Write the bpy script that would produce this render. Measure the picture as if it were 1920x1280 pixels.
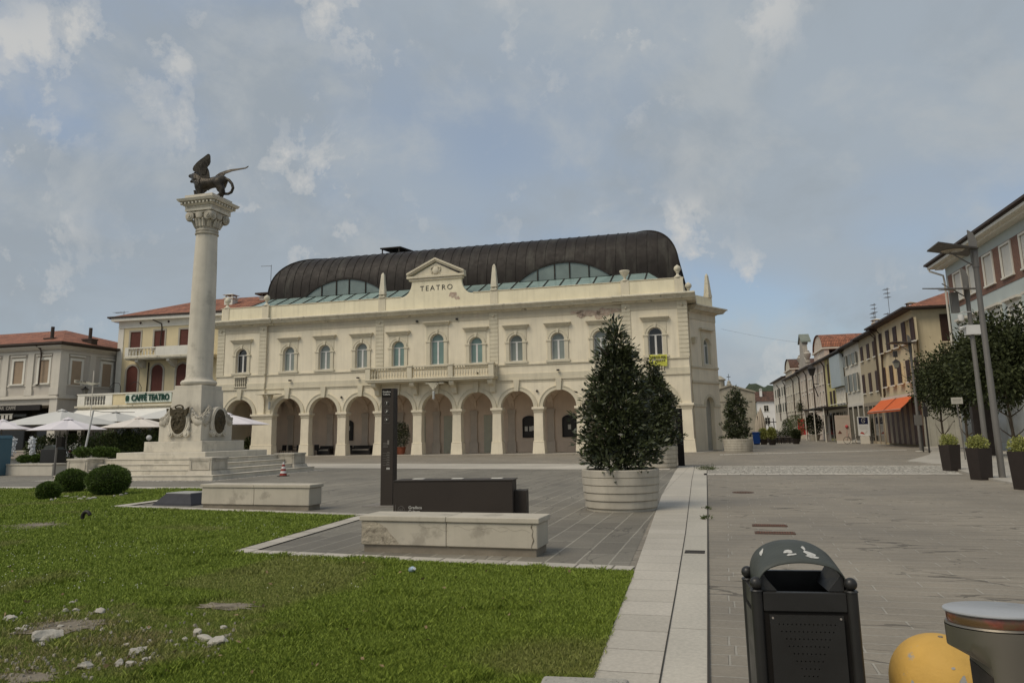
import bpy, bmesh, math, random
import numpy as np
from mathutils import Vector, Matrix
from mathutils.geometry import tessellate_polygon
random.seed(7); rng = np.random.default_rng(11)
for o in list(bpy.data.objects): bpy.data.objects.remove(o)
scene = bpy.context.scene
COL = scene.collection
PI = math.pi
# ------------------------------------------------------------------ camera
FP, PX, PY, CH = 1425.0, 960.0, 560.0, 1.6      # focal length / principal point in photo pixels, eye height in metres
RHO = .0173; TH = math.atan(252.8/FP*math.cos(RHO))
FW = np.array([0, math.cos(TH), math.sin(TH)])
_r = np.array([1., 0, 0]); _u = np.array([0, -math.sin(TH), math.cos(TH)])
RT = math.cos(RHO)*_r - math.sin(RHO)*_u; UP = math.sin(RHO)*_r + math.cos(RHO)*_u
cam = bpy.data.cameras.new('camera'); co = bpy.data.objects.new('camera', cam); COL.objects.link(co)
m = Matrix.Identity(4)
for i in range(3): m[i][0] = RT[i]; m[i][1] = UP[i]; m[i][2] = -FW[i]
m[2][3] = CH; co.matrix_world = m
cam.sensor_fit = 'HORIZONTAL'; cam.sensor_width = 36; cam.lens = FP/1920*36
cam.shift_y = -80/1920; cam.clip_start = .1; cam.clip_end = 3000
scene.camera = co
# ------------------------------------------------------------------ world and sun
SUN_EL, SUN_AZ = math.radians(52), math.radians(232)      # azimuth clockwise from +Y: behind the camera, to the left
w = bpy.data.worlds.new('World'); scene.world = w; w.use_nodes = True
nt = w.node_tree; nt.nodes.clear()
N = lambda t: nt.nodes.new(t)
sky = N('ShaderNodeTexSky'); sky.sky_type = 'NISHITA'; sky.sun_disc = False
sky.sun_elevation = SUN_EL; sky.sun_rotation = SUN_AZ; sky.air_density = 1.0; sky.dust_density = 2.5; sky.ozone_density = 1.5
tc = N('ShaderNodeTexCoord'); sep = N('ShaderNodeSeparateXYZ'); nt.links.new(tc.outputs['Generated'], sep.inputs[0])
addz = N('ShaderNodeMath'); addz.operation = 'ADD'; addz.inputs[1].default_value = .22; nt.links.new(sep.outputs[2], addz.inputs[0])
mxz = N('ShaderNodeMath'); mxz.operation = 'MAXIMUM'; mxz.inputs[1].default_value = .05; nt.links.new(addz.outputs[0], mxz.inputs[0])
dx = N('ShaderNodeMath'); dx.operation = 'DIVIDE'; nt.links.new(sep.outputs[0], dx.inputs[0]); nt.links.new(mxz.outputs[0], dx.inputs[1])
dy = N('ShaderNodeMath'); dy.operation = 'DIVIDE'; nt.links.new(sep.outputs[1], dy.inputs[0]); nt.links.new(mxz.outputs[0], dy.inputs[1])
cmb = N('ShaderNodeCombineXYZ'); nt.links.new(dx.outputs[0], cmb.inputs[0]); nt.links.new(dy.outputs[0], cmb.inputs[1])
def wn(scale, detail, rough, off, sc=(1,1,1), dist=0, direct=False):
    mp = N('ShaderNodeMapping'); mp.inputs['Location'].default_value = off; mp.inputs['Scale'].default_value = sc
    nt.links.new(tc.outputs['Generated'] if direct else cmb.outputs[0], mp.inputs[0])
    n_ = N('ShaderNodeTexNoise'); n_.inputs['Scale'].default_value = scale; n_.inputs['Detail'].default_value = detail
    n_.inputs['Roughness'].default_value = rough; n_.inputs['Distortion'].default_value = dist
    nt.links.new(mp.outputs[0], n_.inputs['Vector']); return n_
def wramp(src, stops):
    r = N('ShaderNodeValToRGB'); nt.links.new(src, r.inputs[0])
    el = r.color_ramp.elements
    while len(el) > 1: el.remove(el[0])
    el[0].position = stops[0][0]; el[0].color = (*[stops[0][1]]*3, 1)
    for p, v in stops[1:]:
        e = el.new(p); e.color = (v, v, v, 1)
    r.color_ramp.interpolation = 'EASE'
    return r
def wmix(f, a, b):
    x = N('ShaderNodeMix'); x.data_type = 'RGBA'; nt.links.new(f, x.inputs[0])
    for s_, v in ((6, a), (7, b)):
        if isinstance(v, tuple): x.inputs[s_].default_value = (*v, 1)
        else: nt.links.new(v, x.inputs[s_])
    return x.outputs[2]
veil = wramp(wn(.55, 3, .5, (3.1, 1.7, 0), (1, 1, 1), .6).outputs[0], [(.37, .38), (.58, .95)])     # thin high cloud veil
puff = wramp(wn(11.0, 10, .62, (2.3, 4.4, 1.2), (1.0, 1, .85), .15, True).outputs[0], [(.54, 0), (.585, .4), (.66, .95)])
pm = wramp(wn(3.2, 3, .5, (5.3, 2.2, .7), (1, 1, 1.1), 0, True).outputs[0], [(.42, 0), (.58, 1)])
pmul = N('ShaderNodeMath'); pmul.operation = 'MULTIPLY'; nt.links.new(puff.outputs[0], pmul.inputs[0]); nt.links.new(pm.outputs[0], pmul.inputs[1])
dark = wramp(wn(3.4, 8, .58, (9.3, 8.2, .3), (1, 1, 1.5), .3, True).outputs[0], [(.44, 0), (.68, .9)])
soft = wramp(wn(6.0, 9, .60, (4.1, 6.2, .9), (1, 1, 1.2), .25, True).outputs[0], [(.46, 0), (.68, .6)])
c = wmix(veil.outputs[0], sky.outputs[0], (2.66, 3.02, 3.36))
c = wmix(dark.outputs[0], c, (2.35, 2.66, 2.95))
c = wmix(soft.outputs[0], c, (3.25, 3.45, 3.55))
c = wmix(pmul.outputs[0], c, (4.05, 4.08, 4.02))
bg = N('ShaderNodeBackground'); bg.inputs[1].default_value = .10; nt.links.new(c, bg.inputs[0])
wo = N('ShaderNodeOutputWorld'); nt.links.new(bg.outputs[0], wo.inputs[0])
sl = bpy.data.lights.new('sun', 'SUN'); sl.energy = 1.4; sl.angle = math.radians(32); sl.color = (1, .90, .74)
so = bpy.data.objects.new('sun', sl); COL.objects.link(so)
sd_ = Vector((math.sin(SUN_AZ)*math.cos(SUN_EL), math.cos(SUN_AZ)*math.cos(SUN_EL), math.sin(SUN_EL)))
so.rotation_euler = sd_.to_track_quat('Z', 'Y').to_euler(); so.location = (0, 0, 60)
scene.view_settings.view_transform = 'Standard'; scene.view_settings.look = 'None'
scene.view_settings.exposure = 0.45; scene.view_settings.gamma = 1.0; scene.view_settings.use_curve_mapping = False
# ------------------------------------------------------------------ survey helpers
P0 = np.array([-.2152, 62.1808]); UV = np.array([.96424, -.26502]); NV = np.array([.26502, .96424])
RZ = math.atan2(UV[1], UV[0])
def W(s, d, z=0.): q = P0 + UV*s + NV*d; return Vector((q[0], q[1], z))     # plaza frame: s along the theatre front, d into depth
def ray(x, y): return FW*FP + RT*(x-PX) - UP*(y-PY)
def G(x, y, z=0.):                                                          # photo pixel -> point on the ground
    d = ray(x, y); t = (z-CH)/d[2]; return Vector((d[0]*t, d[1]*t, z))
def GT(x, y):
    g = G(x, y); q = np.array([g.x, g.y]) - P0; return float(q@UV), float(q@NV)
class Frame:
    """vertical facade frame: origin, x direction along the facade, y into the building"""
    def __init__(s, o, xd):
        s.o = np.array([o[0], o[1]]); s.x = np.array(xd[:2], float); s.x /= np.linalg.norm(s.x); s.y = np.array([-s.x[1], s.x[0]])
        s.rz = math.atan2(s.x[1], s.x[0])
    def L(s, px, py, y=0.):
        d = ray(px, py); o = s.o + s.y*y; t = (o@s.y)/(d[:2]@s.y); q = d[:2]*t
        return float((q-s.o)@s.x), float(CH + d[2]*t)
    def Wd(s, x, y, z=0.): q = s.o + s.x*x + s.y*y; return Vector((q[0], q[1], z))
# ------------------------------------------------------------------ materials
MATS = {}
def mat(name, col, rough=.8, var=.12, scale=1.2, bump=.15, bscale=40, metal=0., streak=0., spec=.3, stain=None, col2=None, trans=0., bd=.01, coat=0., rnd=0.):
    if name in MATS: return MATS[name]
    M_ = bpy.data.materials.new(name); M_.use_nodes = True; t = M_.node_tree; L = t.links.new
    b = t.nodes['Principled BSDF']
    b.inputs['Roughness'].default_value = rough; b.inputs['Metallic'].default_value = metal
    b.inputs['Specular IOR Level'].default_value = spec
    if coat: b.inputs['Coat Weight'].default_value = coat
    tc = t.nodes.new('ShaderNodeTexCoord')
    def noise(sc, det=5, r=.6, mp=None):
        n = t.nodes.new('ShaderNodeTexNoise'); n.inputs['Scale'].default_value = sc; n.inputs['Detail'].default_value = det; n.inputs['Roughness'].default_value = r
        if mp:
            m_ = t.nodes.new('ShaderNodeMapping'); m_.inputs['Scale'].default_value = mp; L(tc.outputs['Object'], m_.inputs[0]); L(m_.outputs[0], n.inputs['Vector'])
        else: L(tc.outputs['Object'], n.inputs['Vector'])
        return n.outputs[0]
    def mr(src, a, b_, c_, d_):
        r = t.nodes.new('ShaderNodeMapRange'); r.inputs[1].default_value = a; r.inputs[2].default_value = b_; r.inputs[3].default_value = c_; r.inputs[4].default_value = d_
        L(src, r.inputs[0]); return r.outputs[0]
    def mix(f, a, b_, mode='MIX'):
        x = t.nodes.new('ShaderNodeMix'); x.data_type = 'RGBA'; x.blend_type = mode
        if isinstance(f, float): x.inputs[0].default_value = f
        else: L(f, x.inputs[0])
        for k, v in ((6, a), (7, b_)):
            if isinstance(v, tuple): x.inputs[k].default_value = (*v, 1)
            else: L(v, x.inputs[k])
        return x.outputs[2]
    c = tuple(col)
    lo = tuple(v*(1-var) for v in c) if col2 is None else tuple(col2); hi = tuple(min(1, v*(1+var)) for v in c) if col2 is None else c
    out = mix(mr(noise(scale), .3, .7, 0, 1), lo, hi)
    if rnd:
        g = t.nodes.new('ShaderNodeNewGeometry'); out = mix(mr(g.outputs['Random Per Island'], 0, 1, 0, 1), tuple(v*(1-rnd) for v in c), out) if False else mix(mr(g.outputs['Random Per Island'], 0, 1, 0, rnd), out, (0.0, 0.0, 0.0))
    if streak:
        out = mix(mr(noise(1, 6, .65, (3.2, 3.2, .22)), .48, .75, 0, streak), out, tuple(v*.35 for v in c))
    if stain:
        out = mix(mr(noise(stain[1], 7, .65), stain[2], stain[2]+.08, 0, stain[3]), out, tuple(stain[0]))
    L(out, b.inputs['Base Color'])
    if bump:
        bp = t.nodes.new('ShaderNodeBump'); bp.inputs['Strength'].default_value = bump; bp.inputs['Distance'].default_value = bd
        L(noise(bscale, 4), bp.inputs['Height']); L(bp.outputs[0], b.inputs['Normal'])
    if rough > .25:
        L(mr(noise(scale*3), .3, .7, max(.05, rough-.08), min(1, rough+.08)), b.inputs['Roughness'])
    MATS[name] = M_; M_['_o'] = 0
    return M_
def nodes_of(M_): return M_.node_tree, M_.node_tree.nodes['Principled BSDF'], M_.node_tree.links.new
# ------------------------------------------------------------------ mesh helpers
class MB:
    def __init__(s): s.v = []; s.f = []
    def add(s, vs, fs):
        n = len(s.v); s.v += [tuple(p) for p in vs]; s.f += [tuple(i+n for i in f) for f in fs]; return s
    def box(s, x0, x1, y0, y1, z0, z1):
        return s.add([(x0,y0,z0),(x1,y0,z0),(x1,y1,z0),(x0,y1,z0),(x0,y0,z1),(x1,y0,z1),(x1,y1,z1),(x0,y1,z1)],
                     [(0,3,2,1),(4,5,6,7),(0,1,5,4),(1,2,6,5),(2,3,7,6),(3,0,4,7)])
    def hexa(s, lo, hi):      # two quads (bottom, top)
        return s.add(list(lo)+list(hi), [(0,3,2,1),(4,5,6,7),(0,1,5,4),(1,2,6,5),(2,3,7,6),(3,0,4,7)])
    def frus(s, cx, cy, z0, z1, a0, b0, a1, b1):
        return s.hexa([(cx-a0,cy-b0,z0),(cx+a0,cy-b0,z0),(cx+a0,cy+b0,z0),(cx-a0,cy+b0,z0)], [(cx-a1,cy-b1,z1),(cx+a1,cy-b1,z1),(cx+a1,cy+b1,z1),(cx-a1,cy+b1,z1)])
    def cyl(s, p, q, r0, r1=None, n=12, cap=True):
        p = Vector(p); q = Vector(q); r1 = r0 if r1 is None else r1
        d = (q-p).normalized(); a = d.orthogonal().normalized(); b = d.cross(a)
        vs = [p+(a*math.cos(2*PI*i/n)+b*math.sin(2*PI*i/n))*r0 for i in range(n)]+[q+(a*math.cos(2*PI*i/n)+b*math.sin(2*PI*i/n))*r1 for i in range(n)]
        fs = [(i,(i+1)%n,n+(i+1)%n,n+i) for i in range(n)]
        if cap: fs += [tuple(range(n-1,-1,-1)), tuple(range(n,2*n))]
        return s.add(vs, fs)
    def tube(s, pts, r, n=8):
        pts = [Vector(p) for p in pts]; rs = r if isinstance(r, (list, tuple)) else [r]*len(pts); rings = []
        prev = None; vs = []
        for i, p in enumerate(pts):
            d = (pts[min(i+1, len(pts)-1)]-pts[max(i-1, 0)]).normalized()
            a = d.orthogonal().normalized() if prev is None else (prev-d*prev.dot(d)).normalized()
            prev = a; b = d.cross(a)
            vs += [p+(a*math.cos(2*PI*k/n)+b*math.sin(2*PI*k/n))*rs[i] for k in range(n)]
        fs = [(i*n+k, i*n+(k+1)%n, (i+1)*n+(k+1)%n, (i+1)*n+k) for i in range(len(pts)-1) for k in range(n)]
        fs += [tuple(range(n-1,-1,-1)), tuple(range((len(pts)-1)*n, len(pts)*n))]
        return s.add(vs, fs)
    def lathe(s, prof, c=(0,0,0), n=24, sx=1, sy=1, a0=0):
        vs = []; k = len(prof)
        for (r, z) in prof: vs += [(c[0]+sx*r*math.cos(a0+2*PI*i/n), c[1]+sy*r*math.sin(a0+2*PI*i/n), c[2]+z) for i in range(n)]
        fs = [(j*n+i, j*n+(i+1)%n, (j+1)*n+(i+1)%n, (j+1)*n+i) for j in range(k-1) for i in range(n)]
        fs += [tuple(range(n-1,-1,-1)), tuple(range((k-1)*n, k*n))]
        return s.add(vs, fs)
    def ball(s, c, r, n=12, m_=8, sz=1):
        return s.lathe([(max(1e-4, r*math.sin(PI*j/m_)), -sz*r*math.cos(PI*j/m_)) for j in range(m_+1)], c, n)
    def prism(s, poly, y0, y1): return s.wall(poly, [], y0, y1)
    def wall(s, outline, holes, y0, y1, axis='y'):
        """polygon with holes in (x,z), extruded from y0 to y1"""
        loops = [outline]+list(holes); flat = [p for l in loops for p in l]
        tris = tessellate_polygon([[Vector((p[0], p[1], 0)) for p in l] for l in loops])
        def P(p, y): return (p[0], y, p[1]) if axis == 'y' else (y, p[0], p[1])
        n = len(flat); vs = [P(p, y0) for p in flat]+[P(p, y1) for p in flat]; fs = []
        fs += [tuple(t_) for t_ in tris]+[tuple(i+n for i in reversed(t_)) for t_ in tris]
        k = 0
        for l in loops:
            m_ = len(l)
            for i in range(m_): a = k+i; b = k+(i+1)%m_; fs.append((a, b, b+n, a+n))
            k += m_
        return s.add(vs, fs)
    def build(s, name, mt, parent=None, smooth=False, bevel=0, seg=1, loc=None, rz=None, recalc=True):
        me = bpy.data.meshes.new(name); me.from_pydata(s.v, [], s.f)
        if recalc:
            bm = bmesh.new(); bm.from_mesh(me); bmesh.ops.recalc_face_normals(bm, faces=bm.faces); bm.to_mesh(me); bm.free()
        o = bpy.data.objects.new(name, me); COL.objects.link(o)
        if mt: me.materials.append(mt)
        if parent: o.parent = parent
        if loc is not None: o.location = loc
        if rz is not None: o.rotation_euler = (0, 0, rz)
        if smooth: smooth_by_angle(me)
        if bevel:
            md = o.modifiers.new('bevel', 'BEVEL'); md.width = bevel; md.segments = seg; md.limit_method = 'ANGLE'; md.angle_limit = math.radians(40)
        return o
def smooth_by_angle(me, ang=40):
    me.polygons.foreach_set('use_smooth', [True]*len(me.polygons))
    bm = bmesh.new(); bm.from_mesh(me); bm.edges.ensure_lookup_table()
    fl = [False]*len(bm.edges)
    for i, e in enumerate(bm.edges):
        if len(e.link_faces) == 2 and e.calc_face_angle(0) > math.radians(ang): fl[i] = True
    bm.free()
    a = me.attributes.new('sharp_edge', 'BOOLEAN', 'EDGE'); a.data.foreach_set('value', fl)
def fast(name, V, F, mt, parent=None, smooth=False):
    me = bpy.data.meshes.new(name); k = F.shape[1]
    me.vertices.add(len(V)); me.vertices.foreach_set('co', np.asarray(V, np.float32).ravel())
    me.loops.add(F.size); me.loops.foreach_set('vertex_index', F.astype(np.int32).ravel())
    me.polygons.add(len(F)); me.polygons.foreach_set('loop_start', np.arange(0, F.size, k, dtype=np.int32)); me.polygons.foreach_set('loop_total', np.full(len(F), k, np.int32))
    me.update(); me.validate(); me.materials.append(mt)
    if smooth: me.polygons.foreach_set('use_smooth', [True]*len(me.polygons))
    o = bpy.data.objects.new(name, me); COL.objects.link(o)
    if parent: o.parent = parent
    return o
def tag(o, label, cat, group=None):
    o['label'] = label; o['category'] = cat
    if group: o['group'] = group
    return o
def thing(name, label, cat, loc=(0,0,0), rz=0, group=None):
    o = bpy.data.objects.new(name, None); o.empty_display_size = .2; COL.objects.link(o); o.location = loc; o.rotation_euler = (0,0,rz)
    return tag(o, label, cat, group)
def struct(o): o['kind'] = 'structure'; return o
def dup(o, parent=None, loc=None, rz=None, label=None, scale=None):
    c = o.copy(); COL.objects.link(c)
    if parent: c.parent = parent
    if loc is not None: c.location = loc
    if rz is not None: c.rotation_euler = (0, 0, rz)
    if scale is not None: c.scale = scale
    if label: c['label'] = label
    for ch in list(o.children): dup(ch, c)
    return c
def text(name, s_, size, mt, parent, loc, rx=PI/2, rz=0, depth=.01, bold=0., w=None, align='CENTER', sx=1.):
    cu = bpy.data.curves.new(name, 'FONT'); cu.body = s_; cu.size = size; cu.extrude = depth; cu.offset = bold; cu.align_x = align; cu.align_y = 'CENTER'; cu.resolution_u = 3
    if w: cu.space_character = w
    t_ = bpy.data.objects.new(name, cu); COL.objects.link(t_); bpy.context.view_layer.update()
    me = bpy.data.meshes.new_from_object(t_.evaluated_get(bpy.context.evaluated_depsgraph_get())); bpy.data.objects.remove(t_)
    me.materials.clear(); me.materials.append(mt)
    o = bpy.data.objects.new(name, me); COL.objects.link(o); o.parent = parent; o.location = loc; o.rotation_euler = (rx, 0, rz); o.scale = (sx, 1, 1)
    return o
def arch(cx, z0, zs, r, n=14, rz=None):      # closed loop: rectangle with a round top, (x,z); rz = vertical radius
    rz = rz or r
    return [(cx-r, z0), (cx+r, z0)]+[(cx+r*math.cos(PI*i/n), zs+rz*math.sin(PI*i/n)) for i in range(n+1)]
def rect(cx, z0, z1, w_): return [(cx-w_/2, z0), (cx+w_/2, z0), (cx+w_/2, z1), (cx-w_/2, z1)]
def ringarch(mb, cx, zs, r0, r1, y0, y1, n=14):      # archivolt
    out = [(cx+r1*math.cos(PI*i/n), zs+r1*math.sin(PI*i/n)) for i in range(n+1)]
    inn = [(cx+r0*math.cos(PI*i/n), zs+r0*math.sin(PI*i/n)) for i in range(n, -1, -1)]
    for i in range(n):
        a, b = out[i], out[i+1]; c_, d_ = inn[n-i-1], inn[n-i]
        mb.hexa([(a[0],y0,a[1]),(b[0],y0,b[1]),(c_[0],y0,c_[1]),(d_[0],y0,d_[1])], [(a[0],y1,a[1]),(b[0],y1,b[1]),(c_[0],y1,c_[1]),(d_[0],y1,d_[1])])
def leaves(C, D, L, Wd, jitter=.5):
    """rhombic leaves: centres C, outward directions D"""
    n = len(C); D = D+rng.normal(0, jitter, (n, 3)); D /= np.linalg.norm(D, axis=1)[:, None]
    A = np.cross(D, rng.normal(0, 1, (n, 3))); A /= np.linalg.norm(A, axis=1)[:, None]+1e-9
    Nn = np.cross(D, A)
    Ls = L*rng.uniform(.7, 1.25, (n, 1)); Ws = Wd*rng.uniform(.7, 1.2, (n, 1))
    V = np.stack([C, C+D*Ls*.45+A*Ws*.5+Nn*Ws*.12, C+D*Ls, C+D*Ls*.45-A*Ws*.5+Nn*Ws*.12], 1).reshape(-1, 3)
    return V, np.arange(4*n).reshape(-1, 4)
def leafobj(name, C, D, L, Wd, mt, parent, jitter=.5):
    V, F = leaves(C, D, L, Wd, jitter); return fast(name, V, F, mt, parent)
# ================================================================== GROUND
def stone_mat(name, c1, c2, mort, bw, rh, swap=False, crack=.5, msize=.012, roll=0., rough=.75, off=.5, bmp=.5, wear=.25):
    M_ = bpy.data.materials.new(name); M_.use_nodes = True; t, b, L = nodes_of(M_); n = t.nodes.new
    tc = n('ShaderNodeTexCoord'); mp = n('ShaderNodeMapping'); mp.inputs['Rotation'].default_value = (0, 0, PI/2 if swap else roll); L(tc.outputs['Object'], mp.inputs[0])
    nz = n('ShaderNodeTexNoise'); nz.inputs['Scale'].default_value = 1.4; nz.inputs['Detail'].default_value = 4; L(mp.outputs[0], nz.inputs['Vector'])
    vm = n('ShaderNodeVectorMath'); vm.operation = 'SCALE'; vm.inputs['Scale'].default_value = .035; L(nz.outputs['Color'], vm.inputs[0])
    va = n('ShaderNodeVectorMath'); va.operation = 'ADD'; L(mp.outputs[0], va.inputs[0]); L(vm.outputs[0], va.inputs[1])
    br = n('ShaderNodeTexBrick'); L(va.outputs[0], br.inputs['Vector']); br.inputs['Scale'].default_value = 1; br.inputs['Brick Width'].default_value = bw; br.inputs['Row Height'].default_value = rh
    br.inputs['Mortar Size'].default_value = msize; br.inputs['Mortar Smooth'].default_value = .3; br.offset = off; br.offset_frequency = 2; br.squash = 1.35; br.squash_frequency = 3
    br.inputs['Color1'].default_value = (*c1, 1); br.inputs['Color2'].default_value = (*c2, 1); br.inputs['Mortar'].default_value = (*mort, 1); br.inputs['Bias'].default_value = -.1
    big = n('ShaderNodeTexNoise'); big.inputs['Scale'].default_value = .35; big.inputs['Detail'].default_value = 8; big.inputs['Roughness'].default_value = .65; L(mp.outputs[0], big.inputs['Vector'])
    r1 = n('ShaderNodeMapRange'); L(big.outputs[0], r1.inputs[0]); r1.inputs[1].default_value = .3; r1.inputs[2].default_value = .7; r1.inputs[3].default_value = 1-wear; r1.inputs[4].default_value = 1+wear
    fine = n('ShaderNodeTexNoise'); fine.inputs['Scale'].default_value = 26; fine.inputs['Detail'].default_value = 6; fine.inputs['Roughness'].default_value = .7; L(mp.outputs[0], fine.inputs['Vector'])
    r2 = n('ShaderNodeMapRange'); L(fine.outputs[0], r2.inputs[0]); r2.inputs[1].default_value = .3; r2.inputs[2].default_value = .7; r2.inputs[3].default_value = .86; r2.inputs[4].default_value = 1.14
    mu = n('ShaderNodeMath'); mu.operation = 'MULTIPLY'; L(r1.outputs[0], mu.inputs[0]); L(r2.outputs[0], mu.inputs[1])
    # split-face ridges running along the rows
    m3 = n('ShaderNodeMapping'); m3.inputs['Scale'].default_value = (.32, 1.5, 1); L(mp.outputs[0], m3.inputs[0])
    rid = n('ShaderNodeTexNoise'); rid.inputs['Scale'].default_value = 1.5; rid.inputs['Detail'].default_value = 3; rid.inputs['Roughness'].default_value = .45; L(m3.outputs[0], rid.inputs['Vector'])
    m5 = n('ShaderNodeMapping'); m5.inputs['Scale'].default_value = (.5, 1.7, 1); L(mp.outputs[0], m5.inputs[0])
    d5 = n('ShaderNodeTexNoise'); d5.inputs['Scale'].default_value = 2.2; d5.inputs['Detail'].default_value = 3; L(m5.outputs[0], d5.inputs['Vector'])
    s5 = n('ShaderNodeVectorMath'); s5.operation = 'SCALE'; s5.inputs['Scale'].default_value = .55; L(d5.outputs['Color'], s5.inputs[0])
    q5 = n('ShaderNodeVectorMath'); q5.operation = 'ADD'; L(m5.outputs[0], q5.inputs[0]); L(s5.outputs[0], q5.inputs[1])
    a2 = n('ShaderNodeTexVoronoi'); a2.feature = 'DISTANCE_TO_EDGE'; a2.inputs['Scale'].default_value = 1.0; L(q5.outputs[0], a2.inputs['Vector'])
    gate = n('ShaderNodeTexNoise'); gate.inputs['Scale'].default_value = .7; L(mp.outputs[0], gate.inputs['Vector'])
    gr = n('ShaderNodeMapRange'); L(gate.outputs[0], gr.inputs[0]); gr.inputs[1].default_value = .47; gr.inputs[2].default_value = .60; gr.inputs[3].default_value = .0; gr.inputs[4].default_value = .021
    a3 = n('ShaderNodeMath'); a3.operation = 'LESS_THAN'; L(a2.outputs[0], a3.inputs[0]); L(gr.outputs[0], a3.inputs[1])
    a4 = n('ShaderNodeMath'); a4.operation = 'MULTIPLY'; L(a3.outputs[0], a4.inputs[0]); a4.inputs[1].default_value = crack
    mx = n('ShaderNodeMix'); mx.data_type = 'RGBA'; mx.blend_type = 'MULTIPLY'; mx.inputs[0].default_value = 1; L(br.outputs[0], mx.inputs[6]); L(mu.outputs[0], mx.inputs[7])
    m4 = n('ShaderNodeMix'); m4.data_type = 'RGBA'; L(a4.outputs[0], m4.inputs[0]); L(mx.outputs[2], m4.inputs[6]); m4.inputs[7].default_value = (*[v*.3 for v in c1], 1)
    L(m4.outputs[2], b.inputs['Base Color'])
    h1 = n('ShaderNodeMath'); h1.operation = 'MULTIPLY_ADD'; L(br.outputs['Fac'], h1.inputs[0]); h1.inputs[1].default_value = -.5; L(rid.outputs[0], h1.inputs[2])
    h2 = n('ShaderNodeMath'); h2.operation = 'MULTIPLY_ADD'; L(fine.outputs[0], h2.inputs[0]); h2.inputs[1].default_value = .35; L(h1.outputs[0], h2.inputs[2])
    bp = n('ShaderNodeBump'); bp.inputs['Strength'].default_value = bmp; bp.inputs['Distance'].default_value = .02; L(h2.outputs[0], bp.inputs['Height']); L(bp.outputs[0], b.inputs['Normal'])
    rr = n('ShaderNodeMapRange'); L(big.outputs[0], rr.inputs[0]); rr.inputs[1].default_value = .3; rr.inputs[2].default_value = .7; rr.inputs[3].default_value = rough-.12; rr.inputs[4].default_value = rough+.1; L(rr.outputs[0], b.inputs['Roughness'])
    b.inputs['Specular IOR Level'].default_value = .35
    return M_
def sheet(name, poly, z, mt, thick=None):
    """flat ground sheet; poly in plaza coordinates (s,d)"""
    mb = MB(); tr = tessellate_polygon([[Vector((p[0], p[1], 0)) for p in poly]])
    vs = [(p[0], p[1], 0) for p in poly]; fs = []
    for t_ in tr:
        a, b, c_ = [Vector(vs[i]) for i in t_]
        fs.append(tuple(t_) if (b-a).cross(c_-a).z > 0 else tuple(reversed(t_)))
    mb.add(vs, fs)
    if thick:
        n0 = len(poly)
        mb.add([(p[0], p[1], 0) for p in poly]+[(p[0], p[1], -thick) for p in poly], [(i, (i+1)%n0, n0+(i+1)%n0, n0+i) for i in range(n0)])
    o = mb.build(name, mt, recalc=False); o.location = (P0[0], P0[1], z); o.rotation_euler = (0, 0, RZ); return struct(o)
m_sq = stone_mat('square_stone', (.245,.215,.168), (.215,.188,.146), (.31,.285,.235), .95, .26, crack=.72, msize=.011, bmp=.9, wear=.24)
m_mid = stone_mat('middle_stone', (.195,.178,.142), (.155,.140,.112), (.29,.27,.22), 1.15, .40, swap=True, crack=.5, msize=.014, bmp=.4)
m_band = stone_mat('pale_band_stone', (.47,.43,.36), (.41,.375,.31), (.24,.215,.175), .55, 3.0, swap=True, crack=.0, msize=.008, bmp=.25, wear=.16)
m_gut = stone_mat('gutter_stone', (.46,.425,.355), (.41,.38,.315), (.24,.215,.175), 1.9, 3.0, swap=True, crack=.0, msize=.008, bmp=.25, wear=.16)
m_slab = stone_mat('edging_stone', (.48,.44,.37), (.41,.375,.31), (.16,.14,.11), .45, 3.0, crack=.0, msize=.016, bmp=.25, wear=.16)
m_slab2 = stone_mat('edging_stone_cross', (.48,.44,.37), (.41,.375,.31), (.16,.14,.11), .45, 3.0, swap=True, crack=.0, msize=.016, bmp=.25, wear=.16)
struct(sheet('ground', [(-500,-80),(500,-80),(500,700),(-500,700)], 0, m_sq))
kR = [(16.75,-66),(16.47,-54.52),(16.2,-43),(15.89,-30.62),(15.75,-23.7)]
kJ = [(16.5,-66),(16.17,-54.58),(16.1,-51.91),(15.96,-47.14),(15.5,-34),(15.2,-23.7)]
kL = [(16.0,-66),(15.74,-54.67),(15.56,-50.68),(15.02,-40.08),(14.62,-28.69),(14.5,-23.7)]
sheet('middle_paving', [(15.5,-51.5),(15.02,-40.08),(14.6,-25.5),(-11,-19.6),(-20,-18),(-24,-30),(-14,-34.2),(2.3,-38.5),(2.09,-44.1),(9.38,-45.4),(9.8,-50.4)], .004, m_mid)
sheet('pale_walkway', kL+kJ[::-1], .012, m_band)
sheet('gutter_band', kJ+kR[::-1], .010, m_gut)
sheet('gutter_joint', [(a[0]-.005, a[1]) for a in kJ]+[(a[0]+.006, a[1]) for a in kJ[::-1]], .016, mat('joint_dark', (.045,.04,.033), 1, bump=0))
sheet('gutter_edge_joint', [(a[0]-.004, a[1]) for a in kR]+[(a[0]+.014, a[1]) for a in kR[::-1]], .016, MATS['joint_dark'])
bt = [GT(590,868.5), GT(900,869.2), GT(1262,870.5)]; bb = [GT(590,877), GT(900,878.8), GT(1255,880.5)]
sheet('pale_band', [(-30,-12.5)]+bt+bb[::-1]+[(-30,-16.5)], .008, m_band)
m_apron = mat('arcade_floor_stone', (.36,.33,.28), .8, .15, 1.5)
sheet('arcade_pavement', [(-28.5,-1.1),(14.9,-1.1),(15.6,1.5),(15.6,6),(-28.5,6)], .02, m_apron, .02)
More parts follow.
